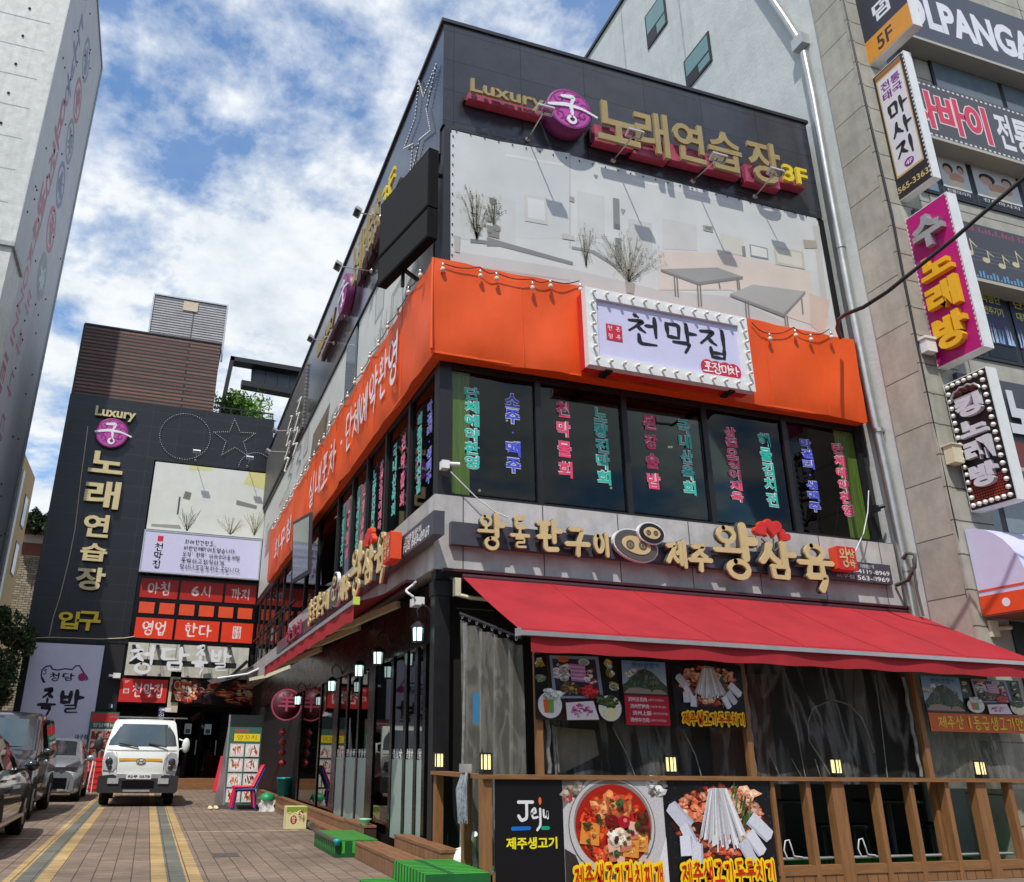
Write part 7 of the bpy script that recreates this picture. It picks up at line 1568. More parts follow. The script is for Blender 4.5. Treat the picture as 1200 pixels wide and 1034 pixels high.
b.col = C(150, 66, 86); b.text(fr_s, 'KONNI', 0, 4.0, -.9, -.2, bold=.02); b.text(fr_s, 'IENG FOR', 4.6, 11.2, -1.2, -.5, bold=.02)
for k, ch in enumerate('바라나다'): b.text(fr_s, ch, 1.2 + k * 1.7, 2.2 + k * 1.7, .2, 1.1, bold=.015)
b.build('painted_writing', 'print', t_)
t2 = thing('side_wing', (-11, 26, 0), 'lower pale wing standing before the tall left block', 'building')
q = P(14, 290, y=25.4)
b = MB(); b.wbox(-22, q.x, 25.4, YN - .06, 0, q.z); b.build('wall', 'white_tile', t2)
b = MB(); b.wbox(-22, q.x + .08, 25.3, YN - .06, q.z, q.z + .15); b.build('cap', 'joint_grey', t2)
# --- beyond the gap: tan block, banded house, stone wall, hedge, tree
t_ = thing('tan_building', (-9, 46, 0), 'sunlit tan block beyond the gap at the left', 'building')
xt = P(28, 600, y=44).x; ztan = P(40, 566, x=xt).z
pa = P(40, 567, x=xt); pb_ = P(33, 550, x=xt)
b = MB(); b.wbox(xt - 12, xt, 40.5, pa.y, 0, pa.z + .3); b.build('wall', 'tan_wall', t_)
b = MB(); b.wbox(xt - .02, xt + .12, 41.2, 41.7, 0, pa.z - .5); b.build('drain_pipe', 'white_paint', t_)
FT = FXP(xt)
for a, c in ((28, 600), (17, 655)):
    u, v = FT.uv(a, c); b = MB(); b.box(FT, u - .5, u + .5, v - .8, v + .8, 0, .03); wq = b.build('window', 'black_metal', t_); b = MB(); b.box(FT, u - .42, u + .42, v - .72, v + .72, .031, .035); b.build('pane', 'sky_glass', wq)
t_ = thing('far_house', (-8, 60, 0), 'far low house with white and red bands above a stone clad wall', 'building')
yb = 52; za, zb, zc, zd = (P(45, k, y=yb).z for k in (623, 640, 652, 655)); x0, x1 = P(15, 640, y=yb).x, P(75, 640, y=yb).x
b = MB(); b.wbox(x0, x1, yb + .03, yb + 8, 0, za); b.build('wall', 'white_paint', t_)
b = MB(); b.wbox(x0, x1, yb, yb + .028, P(45, 652, y=yb).z, P(45, 637, y=yb).z); b.wbox(x0 - .1, x1, yb - .1, yb + .028, P(45, 627, y=yb).z, P(45, 623, y=yb).z + .2); b.build('red_band', 'brick_far', t_)
b = MB(); b.wbox(x0, x1, yb, yb + .028, 0, P(45, 653, y=yb).z); b.build('stone_cladding', 'rough_stone', t_)
def foliage(b, c, r, n, sz, sq=(1, 1, 1), rng=random, clumps=14):
    c = V(c); cl = []
    for i in range(clumps):
        d = V((rng.gauss(0, 1), rng.gauss(0, 1), rng.gauss(0, 1))).normalized() * rng.uniform(.35, .95); cl.append((c + V((d.x * r * sq[0], d.y * r * sq[1], d.z * r * sq[2])), r * rng.uniform(.25, .5)))
    for i in range(n):
        q, rr_ = rng.choice(cl); d = V((rng.gauss(0, 1), rng.gauss(0, 1), rng.gauss(0, 1))).normalized() * rr_ * rng.random() ** .4
        b.leaf(q + d, sz * rng.uniform(.6, 1.3), rng)
def tree(name, base, h, r, n, sz, label, m_='leaf_dark', sq=(1, 1, 1), cat='tree', zc=.62, trunk=.12):
    t_ = thing(name, base, label, cat); x, y, z = base; b = MB(); rng = random.Random(int(h * 100 + x * 7))
    b.tube([(x, y, z), (x + .05, y, z + h * .3), (x - .03, y + .05, z + h * .62)], [trunk, trunk * .8, trunk * .45], 8)
    for k in range(7): a = k * 2.4; s0_ = z + h * (.25 + .05 * k); b.tube([(x, y, s0_), (x + cos(a) * r * .4, y + sin(a) * r * .4, s0_ + h * .14), (x + cos(a) * r * .75, y + sin(a) * r * .75, s0_ + h * .22)], [trunk * .5, trunk * .3, trunk * .1], 6)
    b.build('trunk', 'bark', t_); b = MB(); foliage(b, (x, y, z + h * zc), r, n, sz, sq, rng, 18); b.build('crown', m_, t_, nrm=False)
pt_ = P(10, 780, y=30.5)
tree('street_tree', (pt_.x - .55, 30.4, 0), 6.4, 1.25, 5200, .10, 'dark leafy tree at the left edge beside the white banner', 'leaf_dark', (1, 1, 1.9), zc=.60)
b = MB(); rng = random.Random(4); q0, q1 = P(30, 612, y=51), P(64, 616, y=51)
for i in range(2600): k = rng.random(); b.leaf(q0.lerp(q1, k * 1.5 - .3) + V((0, rng.uniform(-.6, .6), rng.uniform(-.5, .75) * (.8 + .3 * sin(k * 19)))), .16, rng)
b.build('hedge', 'leaf_dark', None, 'strip of green hedge on the roof of the far banded house', 'hedge', nrm=False)
# rooftop shrub on the annex
pr = P(277, 468, y=34); tree('roof_shrub', (pr.x + .1, 34, 13.9), 2.2, 1.15, 2600, .10, 'bright green shrub growing on the annex roof before the canopy', 'leaf_light', (1.1, 1, .62), 'shrub', .55, .05)
pr = P(300, 476, y=33.4); tree('roof_shrub', (pr.x, 33.4, 13.9), 1.3, .6, 700, .09, 'small low green shrub right of the bigger one on the annex roof', 'leaf_light', (1.3, 1, .45), 'shrub', .5, .03)
# --- the far side of the street, behind the camera: what the windows mirror
t_ = thing('opposite_building', (4, -24, 0), 'plain grey shop building across the street behind the viewer', 'building')
b = MB(); b.wbox(-22, 30, -34, -16, 0, 13); b.build('wall', 'core', t_)
for k in range(8): b = MB(); b.wbox(-20 + k * 6, -15.5 + k * 6, -15.99, -15.95, 4 + 0, 6.2); b.wbox(-20 + k * 6, -15.5 + k * 6, -15.99, -15.95, 8, 10.2); b.build('window', 'black_gloss', t_)
# ================================================================ vehicles
random.seed(31)
mat('paint_white', C(222, 226, 218), .25, var=.03, coat=.6)
mat('paint_silver', C(158, 162, 166), .28, metal=.55, var=.04, coat=.6)
mat('paint_dark', C(48, 47, 50), .2, metal=.2, var=.05, coat=.8)
mat('paint_black', C(24, 23, 26), .16, var=.05, coat=.9)
mat('car_glass', C(34, 42, 44), .04, var=0, spec=.9)
mat('car_glass_reflect', C(64, 78, 82), .05, var=.15, scale=2, spec=.9)  # pale mottled base colour stands in for reflections on the windscreens
mat('lamp_lens', C(176, 178, 180), .08, var=.2, scale=20, spec=.9)
mat('lamp_dark', C(56, 54, 58), .1, var=.2, scale=20, spec=.8)
mat('bumper', C(44, 44, 47), .55, var=.1)
mat('orange_strip', C(228, 160, 30), .35, var=.05)
def wheel(root, x, y, r, side):
    c = V((x, y, r)); b = MB(); b.lathe(c, [(r * .62, -.1), (r * .92, -.11), (r, -.07), (r, .07), (r * .92, .11), (r * .62, .1)], 22, (1, 0, 0)); w_ = b.build('wheel', 'rubber', root)
    b = MB(); b.lathe(c + V((side * .085, 0, 0)), [(r * .62, 0), (r * .55, -.02 * side), (r * .2, .0), (0, .01 * side)], 18, (1, 0, 0))
    for k in range(5): a = k * 1.2566; b.beam(c + V((side * .095, cos(a) * r * .12, sin(a) * r * .12)), c + V((side * .095, cos(a) * r * .58, sin(a) * r * .58)), .05, .02, (1, 0, 0))
    b.build('rim', 'alu', w_)
def car(name, label, xc, y0, dr, W, st, paint, glassA, ws, side, wheels, wr, lampm, det):
    """st: stations from the nose (s, z_low, z_belt, z_top, half width at belt, half width at top); dr = +1 nose towards the street"""
    root = thing(name, (xc, y0 + dr * 2.0, 0), label, 'car'); Y = lambda s: y0 + dr * s
    def prof(q):
        s, zl_, zb_, zt_, hb, ht = q
        return [(hb * .9, zl_), (hb * .985, zl_ + .06), (hb * 1.0, zl_ + (zb_ - zl_) * .45), (hb * .995, zl_ + (zb_ - zl_) * .75), (hb * .97, zb_), ((hb * .97 + ht) / 2 + .01, (zb_ + zt_) / 2), (ht + .01, zt_ - .06 * min(1, (zt_ - zb_) * 3)), (ht * .9, zt_ - .005), (ht * .5, zt_ + .02), (0, zt_ + .026)]
    vs = []; nP = 19
    for q in st:
        p = prof(q); ring_ = [(x, z) for x, z in p] + [(-x, z) for x, z in p[-2::-1]]
        vs += [V((xc + x, Y(q[0]), z)) for x, z in ring_]
    b = MB(); fs = [(i * nP + k, i * nP + k + 1, (i + 1) * nP + k + 1, (i + 1) * nP + k) for i in range(len(st) - 1) for k in range(nP - 1)]
    b.add(vs, fs, True); n = len(st) - 1; b.add(vs[:nP], [list(range(nP))]); b.add(vs[n * nP:], [list(range(nP))[::-1]])
    b.add([vs[i * nP] for i in range(n + 1)] + [vs[i * nP + nP - 1] for i in range(n + 1)], [(i, i + 1, n + 2 + i, n + 1 + i) for i in range(n)])
    body = b.build('body', paint, root)
    # windscreen between stations a and c
    a, c = st[ws[0]], st[ws[1]]; b = MB()
    def scr(i, j):
        z = a[3] + (c[3] - a[3]) * j; s = a[0] + (c[0] - a[0]) * j; hw = (a[5] + (c[5] - a[5]) * j) * .92; x = (i * 2 - 1) * hw
        return V((xc + x, Y(s) - dr * (.02 - .05 * (i * 2 - 1) ** 2), z + .035 - .03 * (i * 2 - 1) ** 2))
    b.grid(lambda i, j: scr(i, .06 + .86 * j), 10, 6); b.build('windscreen', glassA, root)
    for sg in (-1, 1):
        for (s0_, s1_) in side:
            b = MB()
            def at(s, t):
                for u, v in zip(st, st[1:]):
                    if u[0] <= s <= v[0]: k = (s - u[0]) / (v[0] - u[0]); q = [u[m_] + (v[m_] - u[m_]) * k for m_ in range(6)]; break
                zb_, zt_ = q[2], q[3]; z = zb_ + .03 + (zt_ - zb_ - .13) * t; k = (z - zb_) / max(.01, zt_ - .06 - zb_)
                return V((xc + sg * (q[4] * .97 + (q[5] - q[4] * .97) * k + .022), Y(s), z))
            b.grid(lambda i, j: at(s0_ + (s1_ - s0_) * i, j), 8, 3); b.build('side_window', 'car_glass', root)
    for s_ in wheels:
        for sg in (-1, 1):
            hw = st[2][4]; wheel(root, xc + sg * (hw - .09), Y(s_), wr, sg)
            b = MB(); b.tube([(xc + sg * (hw - .005), Y(s_) + (wr + .05) * cos(t), max(.06, wr + (wr + .05) * sin(t))) for t in [pi * k / 12 for k in range(13)]], .03, 6); b.build('wheel_arch', 'bumper', body)
    det(root, xc, Y, dr)
    return root
def at_mirror(root, x, y, z, sg, m_, dr=1):
    b = MB(); b.ball((x + sg * .13, y, z), .11, 12, (1.0, .55, .72)); b.tube([(x, y + dr * .05, z - .05), (x + sg * .1, y, z - .03)], .03, 6); b.build('wing_mirror', m_, root)
def plate_(root, xc, y, z, w_, tx, dr=1):
    fr = FY(y); b = MB(); b.box(fr, xc - w_ / 2, xc + w_ / 2, z - .055, z + .055, -.01, .004); p_ = b.build('number_plate', 'white_face', root)
    b = MB(); b.text(fr, tx, xc - w_ * .44, xc + w_ * .44, z - .034, z + .036, None, .008, .02); b.build('plate_lettering', 'black_ink', p_)
# silver hatchback
def d_hatch(root, xc, Y, dr):
    f = FY(Y(0) - .015)
    b = MB(); b.box(f, xc - .48, xc + .48, .30, .56, -.1, .012); b.build('grille', 'black_gloss', root)
    b = MB(); b.grid(lambda i, j: V((xc - .70 + 1.4 * i, Y(0) - .035 + .09 * (i * 2 - 1) ** 2, .74 + .075 * j)), 12, 1); b.build('nose_strip', 'bumper', root)
    for sg in (-1, 1):
        q = [(.30, .70, .0), (.66, .70, .08), (.74, .92, .34), (.70, .96, .40), (.42, .84, .06)]; b = MB(); v = [V((xc + sg * a, Y(c) - .03, z)) for a, z, c in q]; b.add(v + [p + V((0, .04, 0)) for p in v], [(0, 1, 2, 3, 4), (9, 8, 7, 6, 5)] + [(i, (i + 1) % 5, 5 + (i + 1) % 5, 5 + i) for i in range(5)]); b.build('headlight', 'lamp_dark', root)
        b = MB(); v = [V((xc + sg * a, Y(c) - .035, z)) for a, z, c in ((.52, .30, .02), (.76, .38, .16), (.74, .56, .14), (.56, .52, .03))]; b.add(v, [(0, 1, 2, 3)]); b.build('fog_vent', 'bumper', root)
        b = MB(); b.beam((xc + sg * .3, Y(0) - .05, .28), (xc + sg * .72, Y(.12) - .05, .30), .03, .05); b.build('lip', 'alu', root)
        at_mirror(root, xc + sg * .78, Y(1.2), 1.02, sg, 'paint_silver')
    plate_(root, xc, Y(0) - .04, .40, .34, '47 8213')
    b = MB()
    for k in range(3): b.beam((xc - .45 + .3 * k, Y(.98), .99), (xc - .1 + .3 * k, Y(1.0), .96), .02, .02)
    b.build('wiper', 'bumper', root)
HT = [(0, .24, .56, .72, .66, .5), (.08, .2, .68, .80, .74, .60), (.3, .19, .84, .90, .79, .66), (.75, .19, .93, .99, .80, .68), (1.05, .2, .95, 1.04, .80, .68), (1.75, .2, .95, 1.45, .80, .585), (2.2, .2, .95, 1.49, .80, .58), (3.0, .2, .97, 1.46, .79, .57), (3.45, .22, .98, 1.34, .77, .54), (3.6, .28, .9, 1.02, .74, .55)]
kx = P(57, 905, y=24.2).x; kx2 = P(98, 905, y=24.2).x
car('parked_car', 'silver hatchback parked between the dark van and the white truck', kx2 - .84, 24.0, 1, 1.6, HT, 'paint_silver', 'car_glass', (4, 5), ((1.25, 2.15), (2.2, 3.1)), (.62, 2.95), .29, 'lamp_dark', d_hatch)
# dark people carrier
def d_mpv(root, xc, Y, dr):
    for sg in (-1, 1):
        b = MB(); v = [V((xc + sg * a, Y(c) - .03, z)) for a, z, c in ((.50, .78, .02), (.88, .80, .16), (.92, 1.04, .36), (.62, .98, .1))]; b.add(v + [p + V((0, .04, 0)) for p in v], [(0, 1, 2, 3), (7, 6, 5, 4)] + [(i, (i + 1) % 4, 4 + (i + 1) % 4, 4 + i) for i in range(4)]); b.build('headlight', 'lamp_lens', root)
        at_mirror(root, xc + sg * .95, Y(1.05), 1.18, sg, 'paint_dark')
    f = FY(Y(0) - .02); b = MB(); b.box(f, xc - .45, xc + .45, .55, .88, -.1, .01); b.build('grille', 'black_gloss', root); b = MB()
    for k in range(4): b.box(f, xc - .45, xc + .45, .58 + k * .08, .60 + k * .08, .011, .02)
    b.build('grille_bar', 'steel', root); plate_(root, xc, Y(0) - .04, .46, .5, '31 6042')
MP = [(0, .28, .7, .88, .82, .62), (.08, .24, .84, .98, .9, .74), (.35, .22, 1.0, 1.08, .95, .82), (.85, .22, 1.1, 1.18, .96, .84), (1.0, .22, 1.12, 1.22, .96, .84), (1.7, .22, 1.14, 1.82, .96, .76), (2.3, .22, 1.14, 1.93, .96, .76), (4.2, .24, 1.14, 1.92, .95, .75), (4.7, .3, 1.1, 1.7, .93, .74), (4.85, .4, .95, 1.2, .9, .7)]
car('parked_van', 'dark grey people carrier with a big windscreen behind the black car', -2.90, 17.6, 1, 1.9, MP, 'paint_dark', 'car_glass_reflect', (4, 5), ((1.3, 2.3), (2.4, 3.3), (3.4, 4.2)), (.8, 3.75), .34, 'lamp_lens', d_mpv)
# black car at the frame edge, nose into the yard
def d_sedan(root, xc, Y, dr):
    for sg in (-1, 1):
        at_mirror(root, xc + sg * .86, Y(1.55), 1.0, sg, 'paint_black', dr)
        b = MB()
        for s_ in (2.35, 3.3): b.beam((xc + sg * .905, Y(s_), .84), (xc + sg * .905, Y(s_ + .2), .84), .02, .03)
        b.build('door_handle', 'steel', root)
        b = MB(); v = [V((xc + sg * a, Y(c), z)) for a, z, c in ((.55, .6, .02), (.86, .64, .2), (.86, .78, .4), (.55, .72, .08))]; b.add(v, [(0, 1, 2, 3)]); b.build('headlight', 'lamp_lens', root)
        b = MB(); b.beam((xc + sg * .91, Y(1.0), .3), (xc + sg * .91, Y(3.6), .3), .02, .05); b.build('sill_strip', 'steel', root)
SD = [(0, .26, .55, .68, .72, .55), (.1, .2, .66, .78, .84, .66), (.4, .18, .78, .86, .9, .72), (1.1, .18, .9, .96, .91, .74), (1.35, .18, .92, 1.0, .91, .74), (2.15, .18, .93, 1.40, .91, .66), (2.6, .18, .93, 1.47, .91, .64), (3.4, .18, .95, 1.42, .9, .64), (4.1, .2, .98, 1.1, .88, .68), (4.6, .26, .95, 1.0, .84, .66), (4.7, .34, .8, .92, .8, .62)]
car('parked_car', 'glossy black car cut by the left edge of the picture', -2.62, 16.2, -1, 1.8, SD, 'paint_black', 'car_glass', (4, 5), ((1.75, 2.6), (2.68, 3.5)), (.85, 3.55), .33, 'lamp_lens', d_sedan)

# white cab-over truck
TX, TY = -.12, 22.15
tr = thing('light_truck', (TX, TY + 2.5, 0), 'white cab over light truck with an orange stripe facing the street', 'truck')
def tsec(s, z0, z1, hw0, hw1, r=.1): return [(-hw0, z0), (hw0, z0), (hw1, z1 - r * .4), (hw1 - r, z1), (-hw1 + r, z1), (-hw1, z1 - r * .4)]
prof_t = [(.02, .62, .80), (.0, .80, .84), (.03, 1.02, .85), (.09, 1.20, .845), (.13, 1.30, .835), (.50, 1.86, .72), (.62, 1.93, .69), (.85, 1.965, .67), (1.5, 1.965, .67), (1.66, 1.9, .68), (1.70, 1.2, .80), (1.70, .55, .82)]
b = MB(); nP = 9; vs = []
for (s, z, hw) in prof_t:
    for k in range(nP): i = k / (nP - 1) * 2 - 1; vs.append(V((TX + hw * i, TY + s + (.10 * abs(i) ** 4 if s < .6 else 0), z - (.02 * i * i if s > .5 else 0))))
b.add(vs, [(i * nP + k, i * nP + k + 1, (i + 1) * nP + k + 1, (i + 1) * nP + k) for i in range(len(prof_t) - 1) for k in range(nP - 1)], True)
for sg in (0, nP - 1): b.add([vs[i * nP + sg] for i in range(len(prof_t))], [list(range(len(prof_t)))])
cab = b.build('cab', 'paint_white', tr)
b = MB(); b.grid(lambda i, j: V((TX + (i * 2 - 1) * (.785 - .115 * j), TY + .145 + .34 * j + .10 * abs(i * 2 - 1) ** 4 - .012, 1.335 + .50 * j)), 12, 4); b.build('windscreen', 'car_glass_reflect', tr)
for sg in (-1, 1):
    b = MB(); b.grid(lambda i, j: V((TX + sg * (.828 - .11 * j), TY + .42 + .95 * i + .1 * j * (1 - i), 1.30 + .48 * j)), 4, 3); b.build('side_window', 'car_glass', tr)
    b = MB(); c0 = [(.83, .79), (.86, 1.0), (.80, 1.17), (.66, 1.2), (.56, 1.08), (.55, .84), (.6, .77)]; v = [V((TX + sg * x, TY - .012 + .10 * (x / .85) ** 4 + (.02 if z > .9 else 0) + (.05 if z > 1.1 else 0), z)) for x, z in c0]; n = len(v)
    b.add(v + [p + V((0, .06, 0)) for p in v], [list(range(n)), list(range(n, 2 * n))[::-1]] + [(i, (i + 1) % n, n + (i + 1) % n, n + i) for i in range(n)]); hl = b.build('headlight', 'lamp_lens', tr)
    b = MB(); b.lathe((TX + sg * .71, TY + .035, .98), [(.085, 0), (.07, .02), (.03, .012), (0, .03)], 14, (0, -1, 0)); b.lathe((TX + sg * .68, TY + .02, .86), [(.055, 0), (.045, .02), (0, .01)], 12, (0, -1, 0)); b.build('reflector', 'lamp_dark', hl)
    b = MB(); b.wbox(TX + sg * .56 - .12, TX + sg * .56 + .12, TY - .09, TY - .05, .50, .62); b.build('fog_lamp', 'lamp_lens', tr)
    b = MB(); b.ball((TX + sg * 1.0, TY + .3, 1.36), .12, 12, (.8, .5, 1.45)); b.tube([(TX + sg * .82, TY + .32, 1.5), (TX + sg * .95, TY + .3, 1.46)], .02, 6); b.tube([(TX + sg * .83, TY + .32, 1.25), (TX + sg * .95, TY + .3, 1.3)], .02, 6); b.build('wing_mirror', 'paint_white' if sg > 0 else 'bumper', tr)
    for yy_ in (.95, 3.9): wheel(tr, TX + sg * .74, TY + yy_, .33, sg)
    b = MB(); x_ = TX + (-.1 if sg < 0 else .55); b.tube([(x_, TY + .09, 1.31), (x_ - .45 if sg < 0 else x_ - .42, TY + .13, 1.39)], .018, 5); b.build('wiper', 'bumper', tr)
b = MB(); b.prism(FY(TY), [(TX - .90, .34), (TX - .86, .30), (TX + .86, .30), (TX + .90, .34), (TX + .90, .66), (TX + .58, .70), (TX + .40, .62), (TX - .40, .62), (TX - .58, .70), (TX - .90, .66)], -.5, .06); b.build('bumper', 'bumper', tr)
b = MB(); b.box(FY(TY), TX - .36, TX + .36, .40, .56, .061, .066); b.build('grille', 'black_gloss', tr)
b = MB(); b.box(FY(TY), TX - .50, TX + .50, .62, .71, -.02, .064); b.box(FY(TY), TX - .32, TX + .28, .325, .37, .05, .075); b.build('bumper_trim', 'alu', tr)
plate_(tr, TX, TY - .075, .655, .56, '92우 0578')
b = MB(); b.grid(lambda i, j: V((TX - .50 + .98 * i, TY + .013 + .006 * j, 1.0 + .055 * j)), 4, 1); b.build('stripe', 'orange_strip', tr)
b = MB(); b.lathe((TX + .02, TY + .004, 1.0), [(.0, 0)], 4); b = MB(); fE = FY(TY - .004); b.ring(fE, TX + .0, .99, .085, .11, .0, 24, .62)
for q in ([(-.05, .045), (-.03, .045), (-.045, -.045), (-.065, -.045)], [(.05, .045), (.07, .045), (.055, -.045), (.035, -.045)], [(-.05, .0), (.05, .014), (.05, -.006), (-.05, -.02)]): b.poly(fE, [(TX + x, .99 + y) for x, y in q], .001)
b.build('emblem', 'steel', tr)
b = MB(); b.disc(fE, TX, .99, .1, -.004, 24, .062); b.build('emblem_plate', 'paint_white', tr)
b = MB(); b.wbox(TX - .88, TX + 1.0, TY + 1.2, TY + 1.24, 2.0, 2.03); b.wbox(TX - .7, TX - .66, TY + 1.2, TY + 1.24, 1.95, 2.0); b.wbox(TX + .66, TX + .7, TY + 1.2, TY + 1.24, 1.95, 2.0); b.build('ladder_rack', 'steel', tr)
b = MB(); b.wbox(TX - .84, TX + .84, TY + 1.8, TY + 4.9, .62, .72); b.wbox(TX - .84, TX - .8, TY + 1.8, TY + 4.9, .72, 1.1); b.wbox(TX + .8, TX + .84, TY + 1.8, TY + 4.9, .72, 1.1); b.wbox(TX - .8, TX + .8, TY + 4.86, TY + 4.9, .72, 1.1); b.wbox(TX - .8, TX + .8, TY + 1.8, TY + 1.84, .72, 1.3); b.build('cargo_bed', 'paint_white', tr)
b = MB(); b.wbox(TX - .4, TX - .3, TY + .3, TY + 4.8, .4, .55); b.wbox(TX + .3, TX + .4, TY + .3, TY + 4.8, .4, .55); b.wbox(TX - .75, TX + .75, TY + .4, TY + 1.7, .42, .6); b.build('chassis', 'bumper', tr)

b = MB(); b.grid(lambda i, j: V((TX + (i * 2 - 1) * .80, TY + .083 + .10 * abs(i * 2 - 1) ** 4 + .004 * j, 1.225 + .012 * j)), 16, 1)
for sg in (-1, 1): b.tube([(TX + sg * .53, TY - .008 + .012, .80), (TX + sg * .53, TY + .03, 1.02), (TX + sg * .58, TY + .075, 1.2)], .005, 4)
b.build('panel_gap', 'black_ink', tr)
# ================================================================ things lying about the yard
def steps(name, x0, x1, y0, y1, z, label):
    t_ = thing(name, ((x0 + x1) / 2, (y0 + y1) / 2, 0), label, 'step'); b = MB(); b.wbox(x0 + .01, x1, y0 + .01, y1 - .01, 0, z - .03); b.build('riser', 'board_wood_y', t_); b = MB(); n = 3
    for k in range(n): xa = x0 + (x1 - x0) * k / n; b.wbox(xa + .003, xa + (x1 - x0) / n - .003, y0, y1, z - .029, z)
    b.build('tread', 'wood_y', t_)
grid_mat('board_wood_y', C(136, 98, 68), C(60, 40, 28), .16, 4.0, .004, .6, .1, 'yz', 0, .3)
xa = 2.66
steps('timber_step', xa, xa + .32, 9.1, 11.45, .19, 'lower brown timber step by the corner post')
steps('timber_step', xa + .322, 3.19, 8.95, 10.75, .33, 'upper brown timber step against the frosted doors')
steps('timber_step', 3.0, 3.19, 12.4, 13.7, .30, 'short brown timber step behind the green box')
far_x = P(321, 941, z=0).x
steps('timber_step', 2.86, 3.05, 13.9, 24.2, .12, 'long low brown timber step along the yard side wall')
steps('timber_step', 3.052, 3.2, 13.9, 25.2, .26, 'long upper brown timber ledge along the yard side wall')
# green striped mat over a step at the front, green boxes
grid_mat('mat_stripe', C(74, 176, 48), C(14, 92, 40), 90.0, .10, .034, .6, .05, 'xy', 0, .6)
t_ = thing('striped_mat', (2.75, 8.9, 0), 'bright green striped plastic mat draped over a low step', 'mat')
b = MB(); b.wbox(2.505, 3.12, 7.9, 9.0, .0, .24); b.build('upper_fold', 'mat_stripe', t_)
b = MB(); b.wbox(2.17, 2.50, 7.9, 9.08, .0, .07); b.build('lower_fold', 'mat_stripe', t_)
t_ = thing('green_box', (2.6, 12.3, 0), 'green striped plastic covered box with a teal clip on its corner', 'box')
grid_mat('green_ridge', C(60, 170, 50), C(14, 84, 40), .12, 4, .05, .55, .05, 'yz', 0, .8); grid_mat('green_ridge_x', C(60, 170, 50), C(14, 84, 40), .14, 4, .05, .55, .05, 'xz', 0, .8)
b = MB(); b.wbox(2.42, 2.435, 11.5, 12.95, 0, .19); b.build('side', 'green_ridge', t_); b = MB(); b.wbox(2.436, 2.98, 11.5, 11.515, 0, .19); b.wbox(2.436, 2.98, 11.516, 12.95, 0, .18); b.build('front', 'green_ridge_x', t_)
mat('green_top', C(64, 132, 52), .6, var=.15); b = MB(); b.wbox(2.42, 2.98, 11.5, 12.95, .191, .203); b.build('lid', 'green_top', t_)
b = MB(); b.wbox(2.39, 2.45, 11.48, 12.95, .185, .212); b.build('edge_strip', 'grey_return', t_)
mat('teal_plastic', C(20, 160, 160), .35, var=.08)
b = MB(); b.lathe((2.44, 11.47, .14), [(.0, 0), (.03, .0), (.045, .05), (.05, .075), (0, .08)], 8); b.build('clip', 'teal_plastic', t_)
p = P(473, 840, x=3.08)
b = MB(); b.lathe((3.06, 12.55, .30), [(.05, 0), (.06, .04), (.075, .06), (.09, .065), (.09, .08), (0, .085)], 16); b.build('plastic_tub', mat('mint', C(150, 214, 170), .4, var=.05), None, 'small mint lidded tub on the short timber step', 'tub')
# oil carton
bx = P(346, 972, z=0); t_ = thing('carton', (2.60, bx.y, 0), 'printed cream and green carton standing by the long timber step', 'carton')
b = MB(); b.wbox(2.42, 2.78, bx.y, bx.y + .28, 0, .36); b.build('box', mat('carton_cream', C(216, 204, 150), .6, var=.1), t_)
b = MB(); fC = FY(bx.y - .003); r = Rc(b, fC, 2.425, 2.775, .005, .355); r.rect(0, 1, 0, 1, (222, 212, 160)); r.rect(0, 1, .74, 1, (130, 160, 50)); r.chunks(.5, .72, .46, .1, 26, [(206, 190, 110), (170, 60, 50), (226, 216, 170)], .06); r.el(.36, .42, .17, .2, (176, 40, 36), 8); b.col = C(226, 216, 190); b.brush(fC, '참', *[r.m(.26, 0)[0], r.m(.46, 0)[0], r.m(0, .3)[1], r.m(0, .54)[1]], .14, col=C(236, 226, 200)); b.brush(fC, '기름', *[r.m(.6, 0)[0], r.m(.94, 0)[0], r.m(0, .36)[1], r.m(0, .6)[1]], .14, col=C(120, 70, 40)); b.build('front_print', 'print', t_)
b = MB(); b.tube([(2.84, bx.y - .3, .07), (2.86, bx.y + .3, .07)], .06, 10); b.build('grey_tube', 'grey_return', None, 'short grey tube lying on the paving by the cream carton', 'tube')
# bucket
t_ = thing('bucket', (2.98, 22.6, 0), 'tall turquoise plastic bin against the side wall', 'bin'); q = P(333, 930, y=21.5)
b = MB(); b.lathe((q.x, 21.5, .02), [(0, 0), (.13, 0), (.19, .62), (.205, .62), (.205, .65), (.18, .65), (.12, .03)], 20); b.build('body', 'teal_plastic', t_)
# stacked chairs
ch = P(283, 950, z=0); cx, cy = ch.x, ch.y
def chair(z, m_, label, dx=0):
    t_ = thing('plastic_chair', (cx + dx, cy, 0), label, 'chair', 'stacked plastic chairs'); X = lambda a: cx + dx + a
    b = MB(); b.grid(lambda i, j: V((X(-.22 + .44 * i), cy - .20 + .4 * j, .43 + z - .02 * sin(pi * i))), 6, 4); b.wbox(X(-.22), X(.22), cy - .2, cy - .17, .40 + z, .43 + z); b.build('seat', m_, t_)
    b = MB(); b.grid(lambda i, j: V((X(.19 + .17 * i + .05 * i * i), cy - .21 + .42 * j, .44 + z + .46 * i + .015 * sin(pi * j))), 6, 6); b.build('backrest', m_, t_)
    for sx in (-1, 1):
        for sy in (-1, 1): b = MB(); b.beam((X(sx * .20), cy + sy * .18, .42 + z), (X(sx * .25), cy + sy * .21, .03 + z * .8), .05, .035); b.build('leg', m_, t_)
        pass
    for sy in (-1, 1):
        b = MB(); b.tube([(X(-.22), cy + sy * .215, .43 + z), (X(-.22), cy + sy * .23, .44 + z), (X(.2), cy + sy * .23, .455 + z), (X(.40), cy + sy * .22, .90 + z)], .02, 6); b.build('rim', m_, t_)
